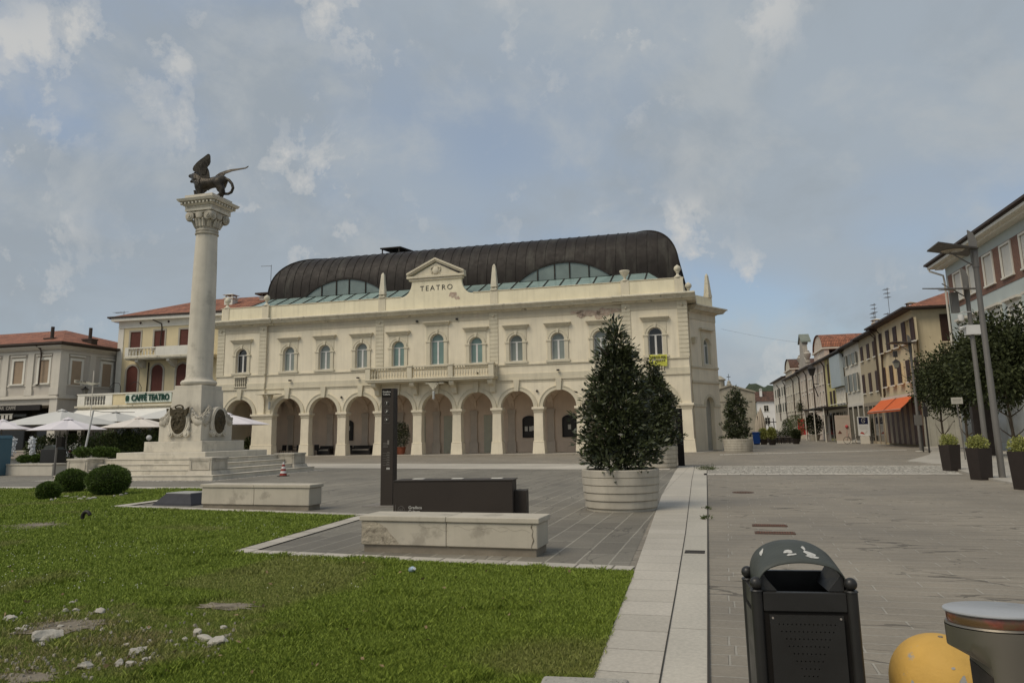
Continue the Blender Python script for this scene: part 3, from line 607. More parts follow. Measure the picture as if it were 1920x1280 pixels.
def twin(i, x, y, big, glass, par, zb=7.42, sil=True):
    """theatre window: surround, hood, frame with panes"""
    r = .60 if big else .55; zs = 9.42 if big else 9.02; hw = .98 if big else .88; zt = 10.72 if big else 10.08
    wdw = MB()
    wdw.wall([(x-hw, zb-.2),(x+hw, zb-.2),(x+hw, zt),(x-hw, zt)], [arch(x, zb, zs, r+.0)], y-.05, y+.0)
    ringarch(wdw, x, zs, r+.03, r+.2, y-.10, y-.045); ringarch(wdw, x, zs, r+.2, r+.27, y-.13, y-.045)
    for sgn in (-1, 1):
        wdw.box(x+sgn*(r+.17)-.14, x+sgn*(r+.17)+.14, y-.09, y-.04, zb, zs-.10); wdw.box(x+sgn*(r+.19)-.22, x+sgn*(r+.19)+.22, y-.14, y-.04, zs-.10, zs+.02)
    wdw.hexa([(x-.08,y-.17,zs+r),(x+.08,y-.17,zs+r),(x+.08,y-.04,zs+r),(x-.08,y-.04,zs+r)], [(x-.13,y-.17,zs+r+.36),(x+.13,y-.17,zs+r+.36),(x+.13,y-.04,zs+r+.36),(x-.13,y-.04,zs+r+.36)])
    wdw.box(x-hw-.08, x+hw+.08, y-.14, y+.0, zt, zt+.08)
    wdw.hexa([(x-hw-.10,y-.18,zt+.08),(x+hw+.10,y-.18,zt+.08),(x+hw+.10,y,zt+.08),(x-hw-.10,y,zt+.08)], [(x-hw-.22,y-.34,zt+.26),(x+hw+.22,y-.34,zt+.26),(x+hw+.22,y,zt+.26),(x-hw-.22,y,zt+.26)])
    wdw.box(x-hw-.24, x+hw+.24, y-.36, y, zt+.26, zt+.33)
    wdw.box(x-hw-.1, x+hw+.1, y-.15, y-.04, zb-.2, zb-.0) if sil else None
    s_ = wdw.build('window_surround', m_trim, par, bevel=.006)
    fr = MB(); yy = y+.22
    fr.wall(arch(x, zb, zs, r), [arch(x, zs+.03, zs+.03, r-.07), rect(x-(r/2)+.01, zb+.07, zs-.05, r-.14), rect(x+(r/2)-.01, zb+.07, zs-.05, r-.14)] if False else [[(x-r+.07, zs+.03),(x+r-.07, zs+.03)]+[(x+(r-.07)*math.cos(PI*k/14), zs+.03+(r-.07)*math.sin(PI*k/14)) for k in range(1, 14)], rect(x-r/2+.0, zb+.07, zs-.05, r-.15), rect(x+r/2-.0, zb+.07, zs-.05, r-.15)], yy, yy+.07)
    f = fr.build('window', m_white, par)
    MB().wall(arch(x, zb+.01, zs, r-.01), [], yy+.03, yy+.05).build('pane', glass, f)
for i, x in enumerate(WX):
    twin(i, x, -.2 if i in (0, 10) else 0., i == 5, g_dark if i in (0, 10) else (g_teal if i in (4, 5, 6) else g_curt), TW)
# little balustrades under the end windows
def baluster(mb, x, y, z0, h, r=.07, n=8):
    mb.lathe([(r*.9,0),(r*.9,.05*h),(r*.45,.10*h),(r*.95,.28*h),(r*1.0,.36*h),(r*.5,.62*h),(r*.38,.80*h),(r*.6,.86*h),(r*.8,.90*h),(r*.8,h)], (x, y, z0), n)
def balus_run(name, par, x0, x1, y, z0, z1, n, post=True, mt_=None, depth=.22):
    b_ = MB(); b_.box(x0, x1, y-depth/2, y+depth/2, z0, z0+.08); b_.box(x0, x1, y-depth/2-.03, y+depth/2+.03, z1-.11, z1)
    for k_ in range(n): baluster(b_, x0+.12+(x1-x0-.24)*k_/(n-1), y, z0+.08, z1-z0-.19)
    return b_.build(name, mt_ or m_trim, par, smooth=True)
for x in (-25.2, 11.8):
    MB().box(x-.6, x+.6, -.262, -.1, 6.14, 7.05).build('painted_shade_box', mat('painted_recess_shade', (.25,.22,.17), 1, bump=0), TW)  # solid box, shade behind the balusters painted in its dark colour
    balus_run('small_balustrade', TW, x-.62, x+.62, -.32, 6.10, 7.08, 6, depth=.14)
# central balcony
def balcony():
    b_ = MB(); x0, x1, yo = -12.35, -1.05, -1.35
    b_.box(x0, x1, yo, -.02, 6.02, 6.16); b_.box(x0-.06, x1+.06, yo-.06, -.02, 6.16, 6.22); b_.box(x0+.15, x1-.15, yo+.15, -.02, 5.94, 6.02)
    b = b_.build('balcony', m_trim, TW, bevel=.012)
    px_ = [x0+.22, -8.35, -4.75, x1-.22]
    for x in px_: ps = MB(); ps.box(x-.22, x+.22, yo-.02, yo+.32, 6.22, 7.26); ps.box(x-.27, x+.27, yo-.07, yo+.37, 7.20, 7.32); ps.build('balcony_post', m_trim, b, bevel=.012)
    for x in (px_[0], px_[3]): MB().box(x-.2, x+.2, -.30, -.1, 6.22, 7.26).build('balcony_post', m_trim, b, bevel=.012)
    for k in range(3): balus_run('balustrade', b, px_[k]+.22, px_[k+1]-.22, yo+.15, 6.22, 7.26, 13)
    for x in (px_[0], px_[3]):
        r_ = MB(); r_.box(x-.1, x+.1, yo+.3, -.3, 6.22, 6.32); r_.box(x-.13, x+.13, yo+.3, -.3, 7.12, 7.26)
        for k in range(4): baluster(r_, x, yo+.45+k*.2, 6.32, .80)
        r_.build('balustrade', m_trim, b, smooth=True)
    for x in (-11.7, -8.25, -4.75, -1.45):
        c_ = MB(); c_.prism([(-.12,5.95),(-1.1,5.95),(-1.15,5.78),(-.95,5.55),(-.55,5.45),(-.38,5.2),(-.30,4.95),(-.02,4.9),(-.02,5.95)], 0, 0) if False else None
        pr = [(-.02,5.98),(-1.12,5.98),(-1.18,5.82),(-1.05,5.62),(-.75,5.55),(-.5,5.40),(-.42,5.15),(-.34,4.98),(-.02,4.92)]
        c_.wall(pr, [], x-.2, x+.2, axis='x'); c_.build('corbel', m_trim, b, bevel=.01)
balcony()
# finials
def obelisk(x, y, z, h, par=TW):
    o = MB(); o.box(x-.28, x+.28, y-.28, y+.28, z, z+.16)
    for sx_ in (-1, 1):
        for sy_ in (-1, 1): o.ball((x+sx_*.16, y+sy_*.16, z+.23), .08, 8, 6)
    o.frus(x, y, z+.29, z+.29+h*.9, .27, .27, .13, .13); o.frus(x, y, z+.29+h*.9, z+.29+h, .13, .13, .02, .02); o.build('obelisk', m_corn, par, bevel=.01)
obelisk(-11.55, .2, 13.44, 2.0); obelisk(-1.35, .2, 13.44, 2.0)
def finial(x, y, z, par=TW, s=1.):
    MB().lathe([(0,0),(.30*s,0),(.30*s,.07),(.24*s,.1),(.2*s,.14),(.11*s,.22),(.09*s,.36),(.15*s,.40),(.13*s,.46),(.26*s,.62),(.28*s,.74),(.23*s,.88),(.10*s,.98),(.04*s,1.02),(0,1.04)], (x, y, z), 16).build('ball_finial', m_corn, par, smooth=True)
for x in (-27.15,-23.0,13.75): finial(x, .05, 13.44)
MB().lathe([(0,0),(.3,0),(.3,.08),(.1,.15),(.1,.3),(.25,.5),(.34,.62),(.42,.8),(.4,.86),(.2,.9),(0,.92)], (9.6,.05,13.44), 16).build('urn_finial', m_corn, TW, smooth=True)
finial(14.4, 3.2, 12.6); 
# glazed strip behind the parapet
sk = thing_parent = MB(); y0, y1, z0, z1 = .62, 3.5, 13.42, 14.72; x0, x1 = -25.6, 12.5; n_ = 27
for i in range(n_):
    a = x0+(x1-x0)*i/n_+.05; b_ = x0+(x1-x0)*(i+1)/n_-.05
    a1 = max(a, -24.85+.0); b1 = min(b_, 11.2)
    if b1 <= a1: a1 = (a+b_)/2-.02; b1 = (a+b_)/2+.02; a1 = min(max(a1, -24.9), 11.2); b1 = a1+.03
    sk.add([(a,y0,z0),(b_,y0,z0),(b1,y1,z1),(a1,y1,z1)], [(0,1,2,3)])
glz = sk.build('skylight', g_mint, TW)
sb = MB()
for i in range(n_+1):
    a = x0+(x1-x0)*i/n_; a1 = min(max(a, -24.9), 11.25); sb.hexa([(a-.05,y0,z0-.02),(a+.05,y0,z0-.02),(a1+.05,y1,z1-.02),(a1-.05,y1,z1-.02)], [(a-.05,y0,z0+.06),(a+.05,y0,z0+.06),(a1+.05,y1,z1+.06),(a1-.05,y1,z1+.06)])
sb.box(x0-.1, x1+.1, y0-.05, y0+.05, z0-.05, z0+.08); sb.box(-24.95, 11.3, y1-.05, y1+.05, z1-.02, z1+.1); sb.build('skylight_frame', m_copper, glz)
MB().box(-27.3, 13.8, .38, 21.9, 12.25, 12.7).build('roof_deck', mat('deck', (.12,.11,.1), .9), TW)
MB().box(-25.2, 13.4, 3.56, 19, 12.7, 14.6).build('roof_plinth', m_copper, TW)
# barrel roof: profile swept round a rectangle (mitred, loaf shaped)
def loaf():
    X0, X1, Y0, Y1, zb = -25.3, 13.75, 3.6, 18.6, 14.55; H_ = 4.75; NR = 18; 
    prof = []
    for i in range(NR+1):
        a = PI/2*i/NR; prof.append((4.6*(1-math.cos(a)**.85) if math.cos(a) > 1e-9 else 4.6, H_*math.sin(a)**.80))
    prof[-1] = (4.6, H_)
    nx = 52; V = []; F = []
    def ring(o, h): return X0+o, X1-o, Y0+o, Y1-o, zb+h
    mb = MB()
    # front / back grids with standing seams
    def strip(pa, pb, n, nm):
        # pa,pb: functions of profile index -> end points
        for i in range(n):
            f0, f1 = i/n, (i+1)/n
            vs = []
            for k in range(NR+1):
                A = Vector(pa(k)); B = Vector(pb(k)); vs += [A.lerp(B, f0), A.lerp(B, f1)]
            mb.add(vs, [(2*k, 2*k+1, 2*k+3, 2*k+2) for k in range(NR)])
    R4 = [ring(o, h) for o, h in prof]
    strip(lambda k: (R4[k][0], R4[k][2], R4[k][4]), lambda k: (R4[k][1], R4[k][2], R4[k][4]), 1, 'f')
    strip(lambda k: (R4[k][1], R4[k][3], R4[k][4]), lambda k: (R4[k][0], R4[k][3], R4[k][4]), 1, 'b')
    strip(lambda k: (R4[k][1], R4[k][2], R4[k][4]), lambda k: (R4[k][1], R4[k][3], R4[k][4]), 1, 'r')
    strip(lambda k: (R4[k][0], R4[k][3], R4[k][4]), lambda k: (R4[k][0], R4[k][2], R4[k][4]), 1, 'l')
    t_ = R4[-1]; mb.add([(t_[0],t_[2],t_[4]),(t_[1],t_[2],t_[4]),(t_[1],t_[3],t_[4]),(t_[0],t_[3],t_[4])], [(0,1,2,3)])
    mb.add([(X0,Y0,zb),(X1,Y0,zb),(X1,Y1,zb),(X0,Y1,zb)], [(0,3,2,1)])
    bm = bmesh.new(); me = bpy.data.meshes.new('tmp'); me.from_pydata(mb.v, [], mb.f); bm.from_mesh(me); bmesh.ops.remove_doubles(bm, verts=bm.verts, dist=.001)
    mb2 = MB(); mb2.v = [tuple(v.co) for v in bm.verts]; mb2.f = [tuple(v.index for v in f.verts) for f in bm.faces]; bm.free()
    rf = mb2.build('barrel_roof', m_copper, TW, smooth=True)
    # seams
    sm = MB(); cnt = 44
    for i in range(cnt+1):
        x = X0+(X1-X0)*i/cnt
        for side in (0, 1):
            pts = []
            for (o, h) in prof:
                if x < X0+o-1e-6 or x > X1-o+1e-6:
                    break
                pts.append((x, (Y0+o-.02) if side == 0 else (Y1-o+.02), zb+h+.02))
            if len(pts) > 2: sm.tube(pts, .024, 4)
            if side == 0 and len(pts) == len(prof): sm.tube([pts[-1], (x, Y1-prof[-1][0], zb+H_+.03)], .045, 4)
    for i in range(1, 16):
        y = Y0+(Y1-Y0)*i/16
        for sg in (0, 1):
            pts = []
            for (o, h) in prof:
                if y < Y0+o-1e-6 or y > Y1-o+1e-6: break
                pts.append(((X1-o+.02) if sg else (X0+o-.02), y, zb+h+.02))
            if len(pts) > 2: sm.tube(pts, .04, 4)
    for (cx, sx) in ((X0, 1), (X1, -1)):
        sm.tube([(cx+sx*o, Y0+o, zb+h+.03) for o, h in prof], .07, 5)
    sm.build('roof_seams', m_copper, rf)
    # eyebrow lunettes
    for cx in (-16.95, 4.0):
        hw, hh, z0 = 4.0, 1.42, 14.68; R_ = (hw*hw+hh*hh)/(2*hh); cz = z0+hh-R_; a0 = math.asin(hw/R_)
        arc = lambda rr, n=24: [(cx+rr*math.sin(-a0+2*a0*i/n), cz+rr*math.cos(-a0+2*a0*i/n)) for i in range(n+1)]
        ln = MB().wall(arc(R_)[::-1]+[], [], 3.30, 3.36).build('lunette', g_lun, rf)
        fr = MB(); A = arc(R_+.16); B = arc(R_-.02)
        for i in range(24):
            fr.hexa([(A[i][0],3.2,A[i][1]),(A[i+1][0],3.2,A[i+1][1]),(B[i+1][0],3.2,B[i+1][1]),(B[i][0],3.2,B[i][1])], [(A[i][0],5.2,A[i][1]),(A[i+1][0],5.2,A[i+1][1]),(B[i+1][0],5.2,B[i+1][1]),(B[i][0],5.2,B[i][1])])
        for k in (-.58, -.2, .13, .55):
            x = cx+k*hw; zz = cz+math.sqrt(R_**2-(x-cx)**2); fr.box(x-.05, x+.05, 3.22, 3.34, z0-.0, zz)
        fr.build('lunette_frame', m_copper, ln)
    # roof hatch plate
    h = MB(); hx = -14.4; h.hexa([(hx-1.3,6.4,18.95),(hx+1.5,6.4,18.75),(hx+2.2,9.5,18.6),(hx-.6,9.5,18.8)], [(hx-1.3,6.4,19.05),(hx+1.5,6.4,18.85),(hx+2.2,9.5,18.7),(hx-.6,9.5,18.9)]) if False else None
    h.hexa([(hx-1.2,8,20.0),(hx+1.0,8,20.0),(hx+1.6,10.6,20.0),(hx-.7,10.6,20.0)], [(hx-1.2,8,20.12),(hx+1.0,8,20.12),(hx+1.6,10.6,20.12),(hx-.7,10.6,20.12)])
    for x in (hx-1.0, hx+.8): h.box(x-.05, x+.05, 8.1, 8.2, 19.1, 20.0); h.box(x+.3, x+.4, 10.3, 10.4, 19.1, 20.0)
    h.box(hx-.9, hx+1.0, 8.8, 10.2, 19.2, 19.75)
    h.build('roof_hatch', m_copper, rf)
loaf()
# arcade interior: back wall, pilasters, cross vaults, doors
def arcade():
    yb = 4.6
    bw = MB(); bw.box(-27.35, 13.85, yb, yb+.3, 0, 6.3); bw.build('arcade_back_wall', m_pink, TW)
    vt = MB(); zs = 3.66
    edges = [(-26.58,-23.82)]+[(WX[i]-1.73, WX[i]+1.73) for i in range(1, 10)]+[(10.2,13.4)]
    for (a, b_) in edges:
        n_ = 14; cx = (a+b_)/2; hx = (b_-a)/2-.02; hy = (yb-.62)/2-.02; cy = (.62+yb)/2; vs = []
        for j in range(n_+1):
            for i in range(n_+1):
                u_ = -1+2*i/n_; v_ = -1+2*j/n_
                h = max(math.sqrt(max(0, 1-u_*u_)), math.sqrt(max(0, 1-v_*v_)))*1.55
                vs.append((cx+u_*hx, cy+v_*hy, zs+h+.05))
        vt.add(vs, [(j*(n_+1)+i, j*(n_+1)+i+1, (j+1)*(n_+1)+i+1, (j+1)*(n_+1)+i) for j in range(n_) for i in range(n_)])
    vt.build('vaults', m_pink, TW, smooth=False)
    hw = (yb-.62)/2; cy = (yb+.62)/2
    for x in [(WX[i]+WX[i+1])/2 for i in range(1, 9)]+[-22.85, 9.6, -27.1, 13.7]:
        out = [(.62,3.4)]+[(cy-(hw-.02)*math.cos(PI*k/14), 3.66+1.45*math.sin(PI*k/14)) for k in range(15)]+[(yb,3.4),(yb,6.2),(.62,6.2)]
        MB().wall(out, [], x-.24, x+.24, axis='x').build('transverse_arch', m_pink, TW)
    m_pgs = mat('pink_grey_stone', (.58,.50,.41), .85, .1, 1)
    for x in [(WX[i]+WX[i+1])/2 for i in range(1, 9)]+[-22.85, 9.6]:
        pl = MB(); pl.box(x-.3, x+.3, yb-.16, yb, .95, 3.3); pl.box(x-.38, x+.38, yb-.24, yb, 0, .95); pl.box(x-.36, x+.36, yb-.22, yb, 3.3, 3.66); pl.build('wall_pilaster', m_pgs, TW, bevel=.01)
    m_door = mat('door_grey_green', (.50,.49,.38), .6, .06, 2, bump=0)
    for x in (-9.9, -6.9, -3.15, -12.0):
        if x == -12.0: x = -10.9; 
        d_ = MB(); d_.box(x-.62, x+.62, yb-.06, yb, .02, 3.25)
        for sgn in (-1, 1):
            for z0, z1 in ((.2,1.1),(1.2,2.1),(2.2,3.1)): d_.box(x+sgn*.3-.22, x+sgn*.3+.22, yb-.075, yb-.055, z0, z1)
        if x != -10.9: d_.build('door', m_door, TW)
    for x, nt_ in ((-17.0, 0), (.35, 1), (3.85, 2)):
        n_ = MB(); n_.wall(arch(x, 1.25, 2.75, .62, rz=.35), [arch(x, 1.35, 2.72, .53, rz=.27)], yb-.14, yb); nb_ = n_.build('notice_board', mat('black_paint', (.02,.018,.016), .4, bump=0), TW)
        MB().wall(arch(x, 1.33, 2.72, .54, rz=.29), [], yb-.05, yb-.01).build('board_panel', mat('board_dark', (.04,.035,.03), .5, bump=0), nb_)
        pp = MB()
        for (a, z) in (((-.3, 2.0), (.1, 2.0), (.32, 2.05)), ((.15, 2.35), (-.25, 1.65)), ((.0, 2.1),))[[1, 0, 2].index(nt_) if nt_ in (0, 1, 2) else 0]: pp.box(x+a-.13, x+a+.13, yb-.065, yb-.055, z-.2, z+.2)
        pp.build('notices', mat('paper', (.6,.58,.52), .8, bump=0), nb_)
    b_ = MB(); b_.box(-21.6, -20.9, yb-.05, yb, 1.3, 2.0); b_.build('poster', mat('poster_dark', (.07,.12,.12), .6, .5, 6), TW)
arcade()
# floodlights under the cornice and on the arcade
for x in (-20.2,-13.6,-2.8,4.0): MB().box(x-.1, x+.1, -.32, -.1, 6.5, 6.62).build('spotlight', m_iron, TW)
for x in (-15.2, 2.2, 5.9): MB().ball((x, -.1, 4.95), .1, 8, 6).build('spotlight', m_iron, TW)
for x in (-8.2,-4.6): MB().box(x-.08, x+.08, -.2, -.02, 11.1, 11.25).build('spotlight', m_iron, TW)
# chamfered wing at the right end
def wing():
    WF = Frame((W(14.35, 2.4).x, W(14.35, 2.4).y), UV*.50+NV*.866)
    wg = bpy.data.objects.new('corner_wing', None); 
    Lw = 3.95; par = TW
    # express wing in theatre coordinates: transform local -> theatre
    ox, oy = 14.35, 2.4; dxx, dyy = .50, .866
    class TMB(MB):
        def fin(s, name, mt_, **k):
            s.v = [(ox+p[0]*dxx-p[1]*dyy, oy+p[0]*dyy+p[1]*dxx, p[2]-(.5 if p[2] > 5 else 0)) for p in s.v]; return s.build(name, mt_, TW, **k)
    x = 2.35; a = TMB().wall([(0,.02),(x-.62,.02),(x-.62,3.66)]+[(x-.62*math.cos(PI*k/12), 3.66+.62*math.sin(PI*k/12)) for k in range(1, 12)]+[(x+.62,3.66),(x+.62,.02),(Lw,.02),(Lw,11.7),(0,11.7)], [arch(x, 7.42, 9.02, .5)], 0, .35)
    a.fin('wing_wall', m_cream)
    TMB().box(-.0, Lw, .36, 3.0, 0, 11.7).fin('wing_core', mat('niche_grey', (.40,.38,.32), .85))
    t_ = TMB(); ringarch(t_, x, 3.66, .61, .85, -.07, .02, 14); t_.box(-.05, x-.6, -.06, .02, 3.45, 3.68); t_.box(x+.6, Lw+.05, -.06, .05, 3.45, 3.68)
    t_.box(-.05, Lw+.06, -.10, .3, 5.86, 6.05); t_.box(-.05, Lw+.03, -.09, .3, 7.05, 7.2); t_.box(-.02, Lw+.02, -.04, .3, 10.98, 11.6)
    hw = .8; t_.wall([(x-hw, 7.2),(x+hw, 7.2),(x+hw, 10.05),(x-hw, 10.05)], [arch(x, 7.42, 9.02, .5)], -.05, 0); t_.box(x-hw-.2, x+hw+.2, -.32, 0, 10.2, 10.36); ringarch(t_, x, 9.02, .53, .74, -.1, -.04); 
    for z in np.arange(0, 5.7, 100): pass
    t_.fin('wing_trim', m_trim, bevel=.01)
    f_ = TMB(); f_.wall(arch(x, 7.42, 9.02, .5), [rect(x-.25, 7.5, 8.95, .36), rect(x+.25, 7.5, 8.95, .36), [(x-.42,9.05),(x+.42,9.05)]+[(x+.42*math.cos(PI*k/10), 9.05+.42*math.sin(PI*k/10)) for k in range(1, 10)]], .2, .27); f = f_.fin('window', m_white)
    TMB().wall(arch(x, 7.43, 9.02, .49), [], .24, .26).fin('pane', g_curt).parent = f
    c_ = TMB()
    for z0, z1, o0, o1 in ((11.58,11.72,.10,.22),(11.72,11.80,.55,.55),(11.80,12.0,.58,.72),(12.0,12.12,.80,.80)):
        c_.hexa([(.0,-o0,z0),(Lw+o0,-o0,z0),(Lw+o0,2,z0),(.0,2,z0)], [(.0,-o1,z1),(Lw+o1,-o1,z1),(Lw+o1,2,z1),(.0,2,z1)])
    c_.fin('wing_cornice', m_corn, bevel=.01)
    p_ = TMB(); p_.box(.2, Lw-.1, .1, .4, 12.12, 13.1); p_.fin('wing_parapet', m_cream2)
    o_ = TMB(); o_.box(Lw-.75, Lw-.2, .0, .5, 13.1, 13.35); o_.frus(Lw-.47, .25, 13.35, 15.0, .24, .24, .11, .11); o_.frus(Lw-.47, .25, 15.0, 15.2, .11, .11, .02, .02); o_.fin('obelisk', m_corn)
    l_ = TMB(); l_.frus(.35, -.18, 9.0, 9.5, .12, .12, .2, .2); l_.fin('bracket', m_trim)
wing()
# arch-mounted lanterns
for x, y in ((-21.95, -.2), (-6.2, -1.0)):
    l = MB(); z = 5.35 if x < -20 else 5.75
    l.box(x-1.0, x+1.0, y-1.1, y-.02, z, z+.06) if x < -20 else l.frus(x, y+.35, z, z+.12, .8, .5, .8, .5); l.frus(x, y-.25, z-.45, z, .1, .1, .45 if x > -20 else .2, .2)
    l.cyl((x, y-.35, z-.5), (x, y-.35, z-.3), .08); L_ = l.build('lantern_hood', m_corn, TW)
    MB().lathe([(.06,0),(.1,.05),(.1,.6),(.06,.7)], (x, y-.35, z-1.3), 10).build('lantern', mat('frosted', (.45,.45,.42), .3, bump=0), L_)
# yellow banner under the right-hand window
bn = thing('banner', 'yellow protest banner hung below the far right theatre window', 'banner', W(11.95, -.42, 6.98), RZ)
b_ = MB(); nx, nz_ = 14, 6; vs = []
for j in range(nz_+1):
    for i in range(nx+1): vs.append((-.85+1.7*i/nx, .02*math.sin(i*1.3+j)+.02*math.cos(j*1.7), -.5+1.0*j/nz_+.02*math.sin(i*.9)))
b_.add(vs, [(j*(nx+1)+i, j*(nx+1)+i+1, (j+1)*(nx+1)+i+1, (j+1)*(nx+1)+i) for j in range(nz_) for i in range(nx)])
b_.add([(v[0], v[1]+.01, v[2]) for v in vs], [(j*(nx+1)+i, (j+1)*(nx+1)+i, (j+1)*(nx+1)+i+1, j*(nx+1)+i+1) for j in range(nz_) for i in range(nx)])
b_.build('cloth', mat('banner_yellow', (.60,.60,.10), .8, .06, 3, bump=0), bn, recalc=False)
text('lettering', 'VERITÀ PER\n     RESCHI', .29, m_iron, bn, (0, -.05, .1), depth=.003, bold=.006); bn.scale = (.80, 1, .88)

# patch of fallen plaster under the cornice
pp_ = MB(); r__ = random.Random(12)
for cx, cz, rx, rz_ in ((6.6,11.05,1.0,.26),(7.9,11.05,.8,.30),(5.6,11.15,.6,.14),(7.4,10.75,.35,.25),(6.0,10.85,.3,.16),(8.8,11.15,.5,.12),(-5.0,13.3,.35,.22),(-4.6,13.0,.25,.15)):
    pl = []
    for k in range(22):
        a = 2*PI*k/22; q = 1+r__.uniform(-.28,.28); pl.append((cx+rx*q*math.cos(a), cz+rz_*q*math.sin(a)))
    pp_.wall(pl, [], -.039 if cz < 12 else .045, -.02 if cz < 12 else .06)
pp_.build('fallen_plaster', mat('bare_plaster_pink', (.42,.32,.25), .95, .25, 6, bump=.5, stain=((.52,.46,.36), 5, .5, .6)), TW)
# ================================================================== MONUMENT
m_mon = mat('istrian_stone', (.60,.55,.45), .8, .12, 1.0, bump=.25, bscale=22, streak=.28, stain=((.30,.275,.22), 1.1, .56, .4))
m_mon2 = mat('istrian_stone_dirty', (.50,.455,.37), .85, .15, 1.3, bump=.3, bscale=22, streak=.5, stain=((.26,.235,.18), 1.4, .54, .5))
m_bronze = mat('green_bronze', (.075,.062,.045), .45, .4, 3.5, bump=.4, bscale=14, metal=.45, col2=(.03,.026,.02), bd=.06)
MC = (-6.62, -29.85)
MO = thing('column_monument', 'tall pale stone column on a stepped square base with a carved pedestal', 'column', W(*MC), RZ)
for i, h in enumerate((3.85, 3.45, 3.05, 2.65)):
    z0, z1 = .205*i, .205*(i+1); b_ = MB(); b_.box(-h, h, -h, h, z0 + (0 if i == 0 else .001), z1-.035); b_.box(-h-.03, h+.03, -h-.03, h+.03, z1-.035, z1); b_.build('step', m_mon, MO, bevel=.008)
b_ = MB(); b_.box(-2.25, 2.25, -2.25, 2.25, .82, 1.07); b_.build('platform_slab', m_mon, MO, bevel=.012)
# corner dados
for sx, sy in ((1,-1),(-1,-1),(1,1),(-1,1)):
    c_ = MB(); cx, cy, a = sx*3.02, sy*3.02, .52; c_.frus(cx, cy, .205, .36, a+.1, a+.1, a+.04, a+.04); 
    c_.box(cx-a, cx+a, cy-a, cy+a, .36, .80); c_.box(cx-a-.03, cx+a+.03, cy-a-.03, cy+a+.03, .80, .88)
    for (p0, p1, q0, q1) in ((cx-a+.07, cx+a-.07, cy-a-.025, cy-a+.01), (cx-a+.07, cx+a-.07, cy+a-.01, cy+a+.025)):
        c_.box(p0, p0+.05, q0, q1, .40, .78); c_.box(p1-.05, p1, q0, q1, .40, .78); c_.box(p0+.05, p1-.05, q0, q1, .74, .78); c_.box(p0+.05, p1-.05, q0, q1, .40, .43)
    for (q0, q1, p0, p1) in ((cy-a+.07, cy+a-.07, cx+a-.01, cx+a+.025), (cy-a+.07, cy+a-.07, cx-a-.025, cx-a+.01)):
        c_.box(p0, p1, q0, q0+.05, .40, .78); c_.box(p0, p1, q1-.05, q1, .40, .78); c_.box(p0, p1, q0+.05, q1-.05, .74, .78); c_.box(p0, p1, q0+.05, q1-.05, .40, .43)
    c_.build('corner_block', m_mon2, MO, bevel=.008)
b_ = MB(); b_.box(-1.5, 1.5, -1.5, 1.5, 1.07, 1.52); b_.build('plinth_block', m_mon, MO, bevel=.015)
b_ = MB(); b_.box(-1.1, 1.1, -1.1, 1.1, 1.52, 2.30); b_.build('lower_die', m_mon, MO, bevel=.012)
b_ = MB(); b_.frus(0, 0, 2.30, 3.82, .82, .82, .765, .765); b_.box(-.72, .72, -.72, .72, 3.82, 4.0); b_.build('upper_die', m_mon, MO, bevel=.012)
b_ = MB(); b_.lathe([(.60,3.99),(.74,4.03),(.79,4.10),(.79,4.17),(.72,4.25),(.64,4.27),(.62,4.31),(.60,4.36)], n=40); b_.build('column_base', m_mon, MO, smooth=True)
b_ = MB(); b_.lathe([(.60,4.35),(.575,4.45),(.572,5.5),(.56,7.5),(.525,9.5),(.485,11.0),(.48,11.12)], n=48); b_.build('shaft', m_mon, MO, smooth=True)
b_ = MB(); b_.lathe([(.47,11.12),(.53,11.15),(.54,11.2),(.49,11.24),(.49,11.28),(.52,11.30),(.52,11.36),(.475,11.40),(.475,11.55),(.5,11.7),(.6,11.95),(.64,12.2)], n=40)
for k in range(20):
    a = 2*PI*k/20; b_.cyl((.47*math.cos(a), .47*math.sin(a), 11.42), (.5*math.cos(a), .5*math.sin(a), 11.68), .035, .045, 6)
for sx, sy in ((1,-1),(-1,-1),(1,1),(-1,1)):      # corner volutes
    for ax in (0, 1):
        cx, cy = sx*.60, sy*.60
        d = (0, 1) if ax else (1, 0)
        for rr, t_ in ((.235,.07),(.165,.11),(.085,.15)):
            n0 = (d[1]*sx, d[0]*sy); p = (cx*(.84 if d[0] else 1)+n0[0]*(.02), cy*(.84 if d[1] else 1)+n0[1]*.02, 11.98)
            b_.cyl(p, (p[0]+n0[0]*t_, p[1]+n0[1]*t_, p[2]), rr, rr*.92, 16)
    b_.ball((sx*.56, sy*.56, 12.02), .20, 10, 8)
    b_.tube([(sx*.36, sy*.36, 11.5), (sx*.42, sy*.42, 11.7), (sx*.50, sy*.50, 11.80), (sx*.52, sy*.52, 11.74)], [.08,.09,.07,.02], 6)
for k in range(4):                                # shells and acanthus between the volutes
    c_, s_ = math.cos(k*PI/2), math.sin(k*PI/2)
    b_.lathe([(0,-.2),(.16,-.14),(.21,0),(.2,.12),(0,.14)], (.62*c_, .62*s_, 12.02), 12, .5+.5*abs(s_), .5+.5*abs(c_))
    for j in (-1, 0, 1): b_.tube([(.47*c_-j*.16*s_, .47*s_+j*.16*c_, 11.5), (.54*c_-j*.18*s_, .54*s_+j*.18*c_, 11.75), (.64*c_-j*.2*s_, .64*s_+j*.2*c_, 11.84)], [.09,.08,.03], 6)
    b_.tube([(.64*c_-.36*s_, .64*s_+.36*c_, 12.16), (.66*c_-.15*s_, .66*s_+.15*c_, 12.1), (.66*c_+.15*s_, .66*s_-.15*c_, 12.1), (.64*c_+.36*s_, .64*s_-.36*c_, 12.16)], .045, 6)
b_.build('capital', m_mon2, MO, smooth=True)
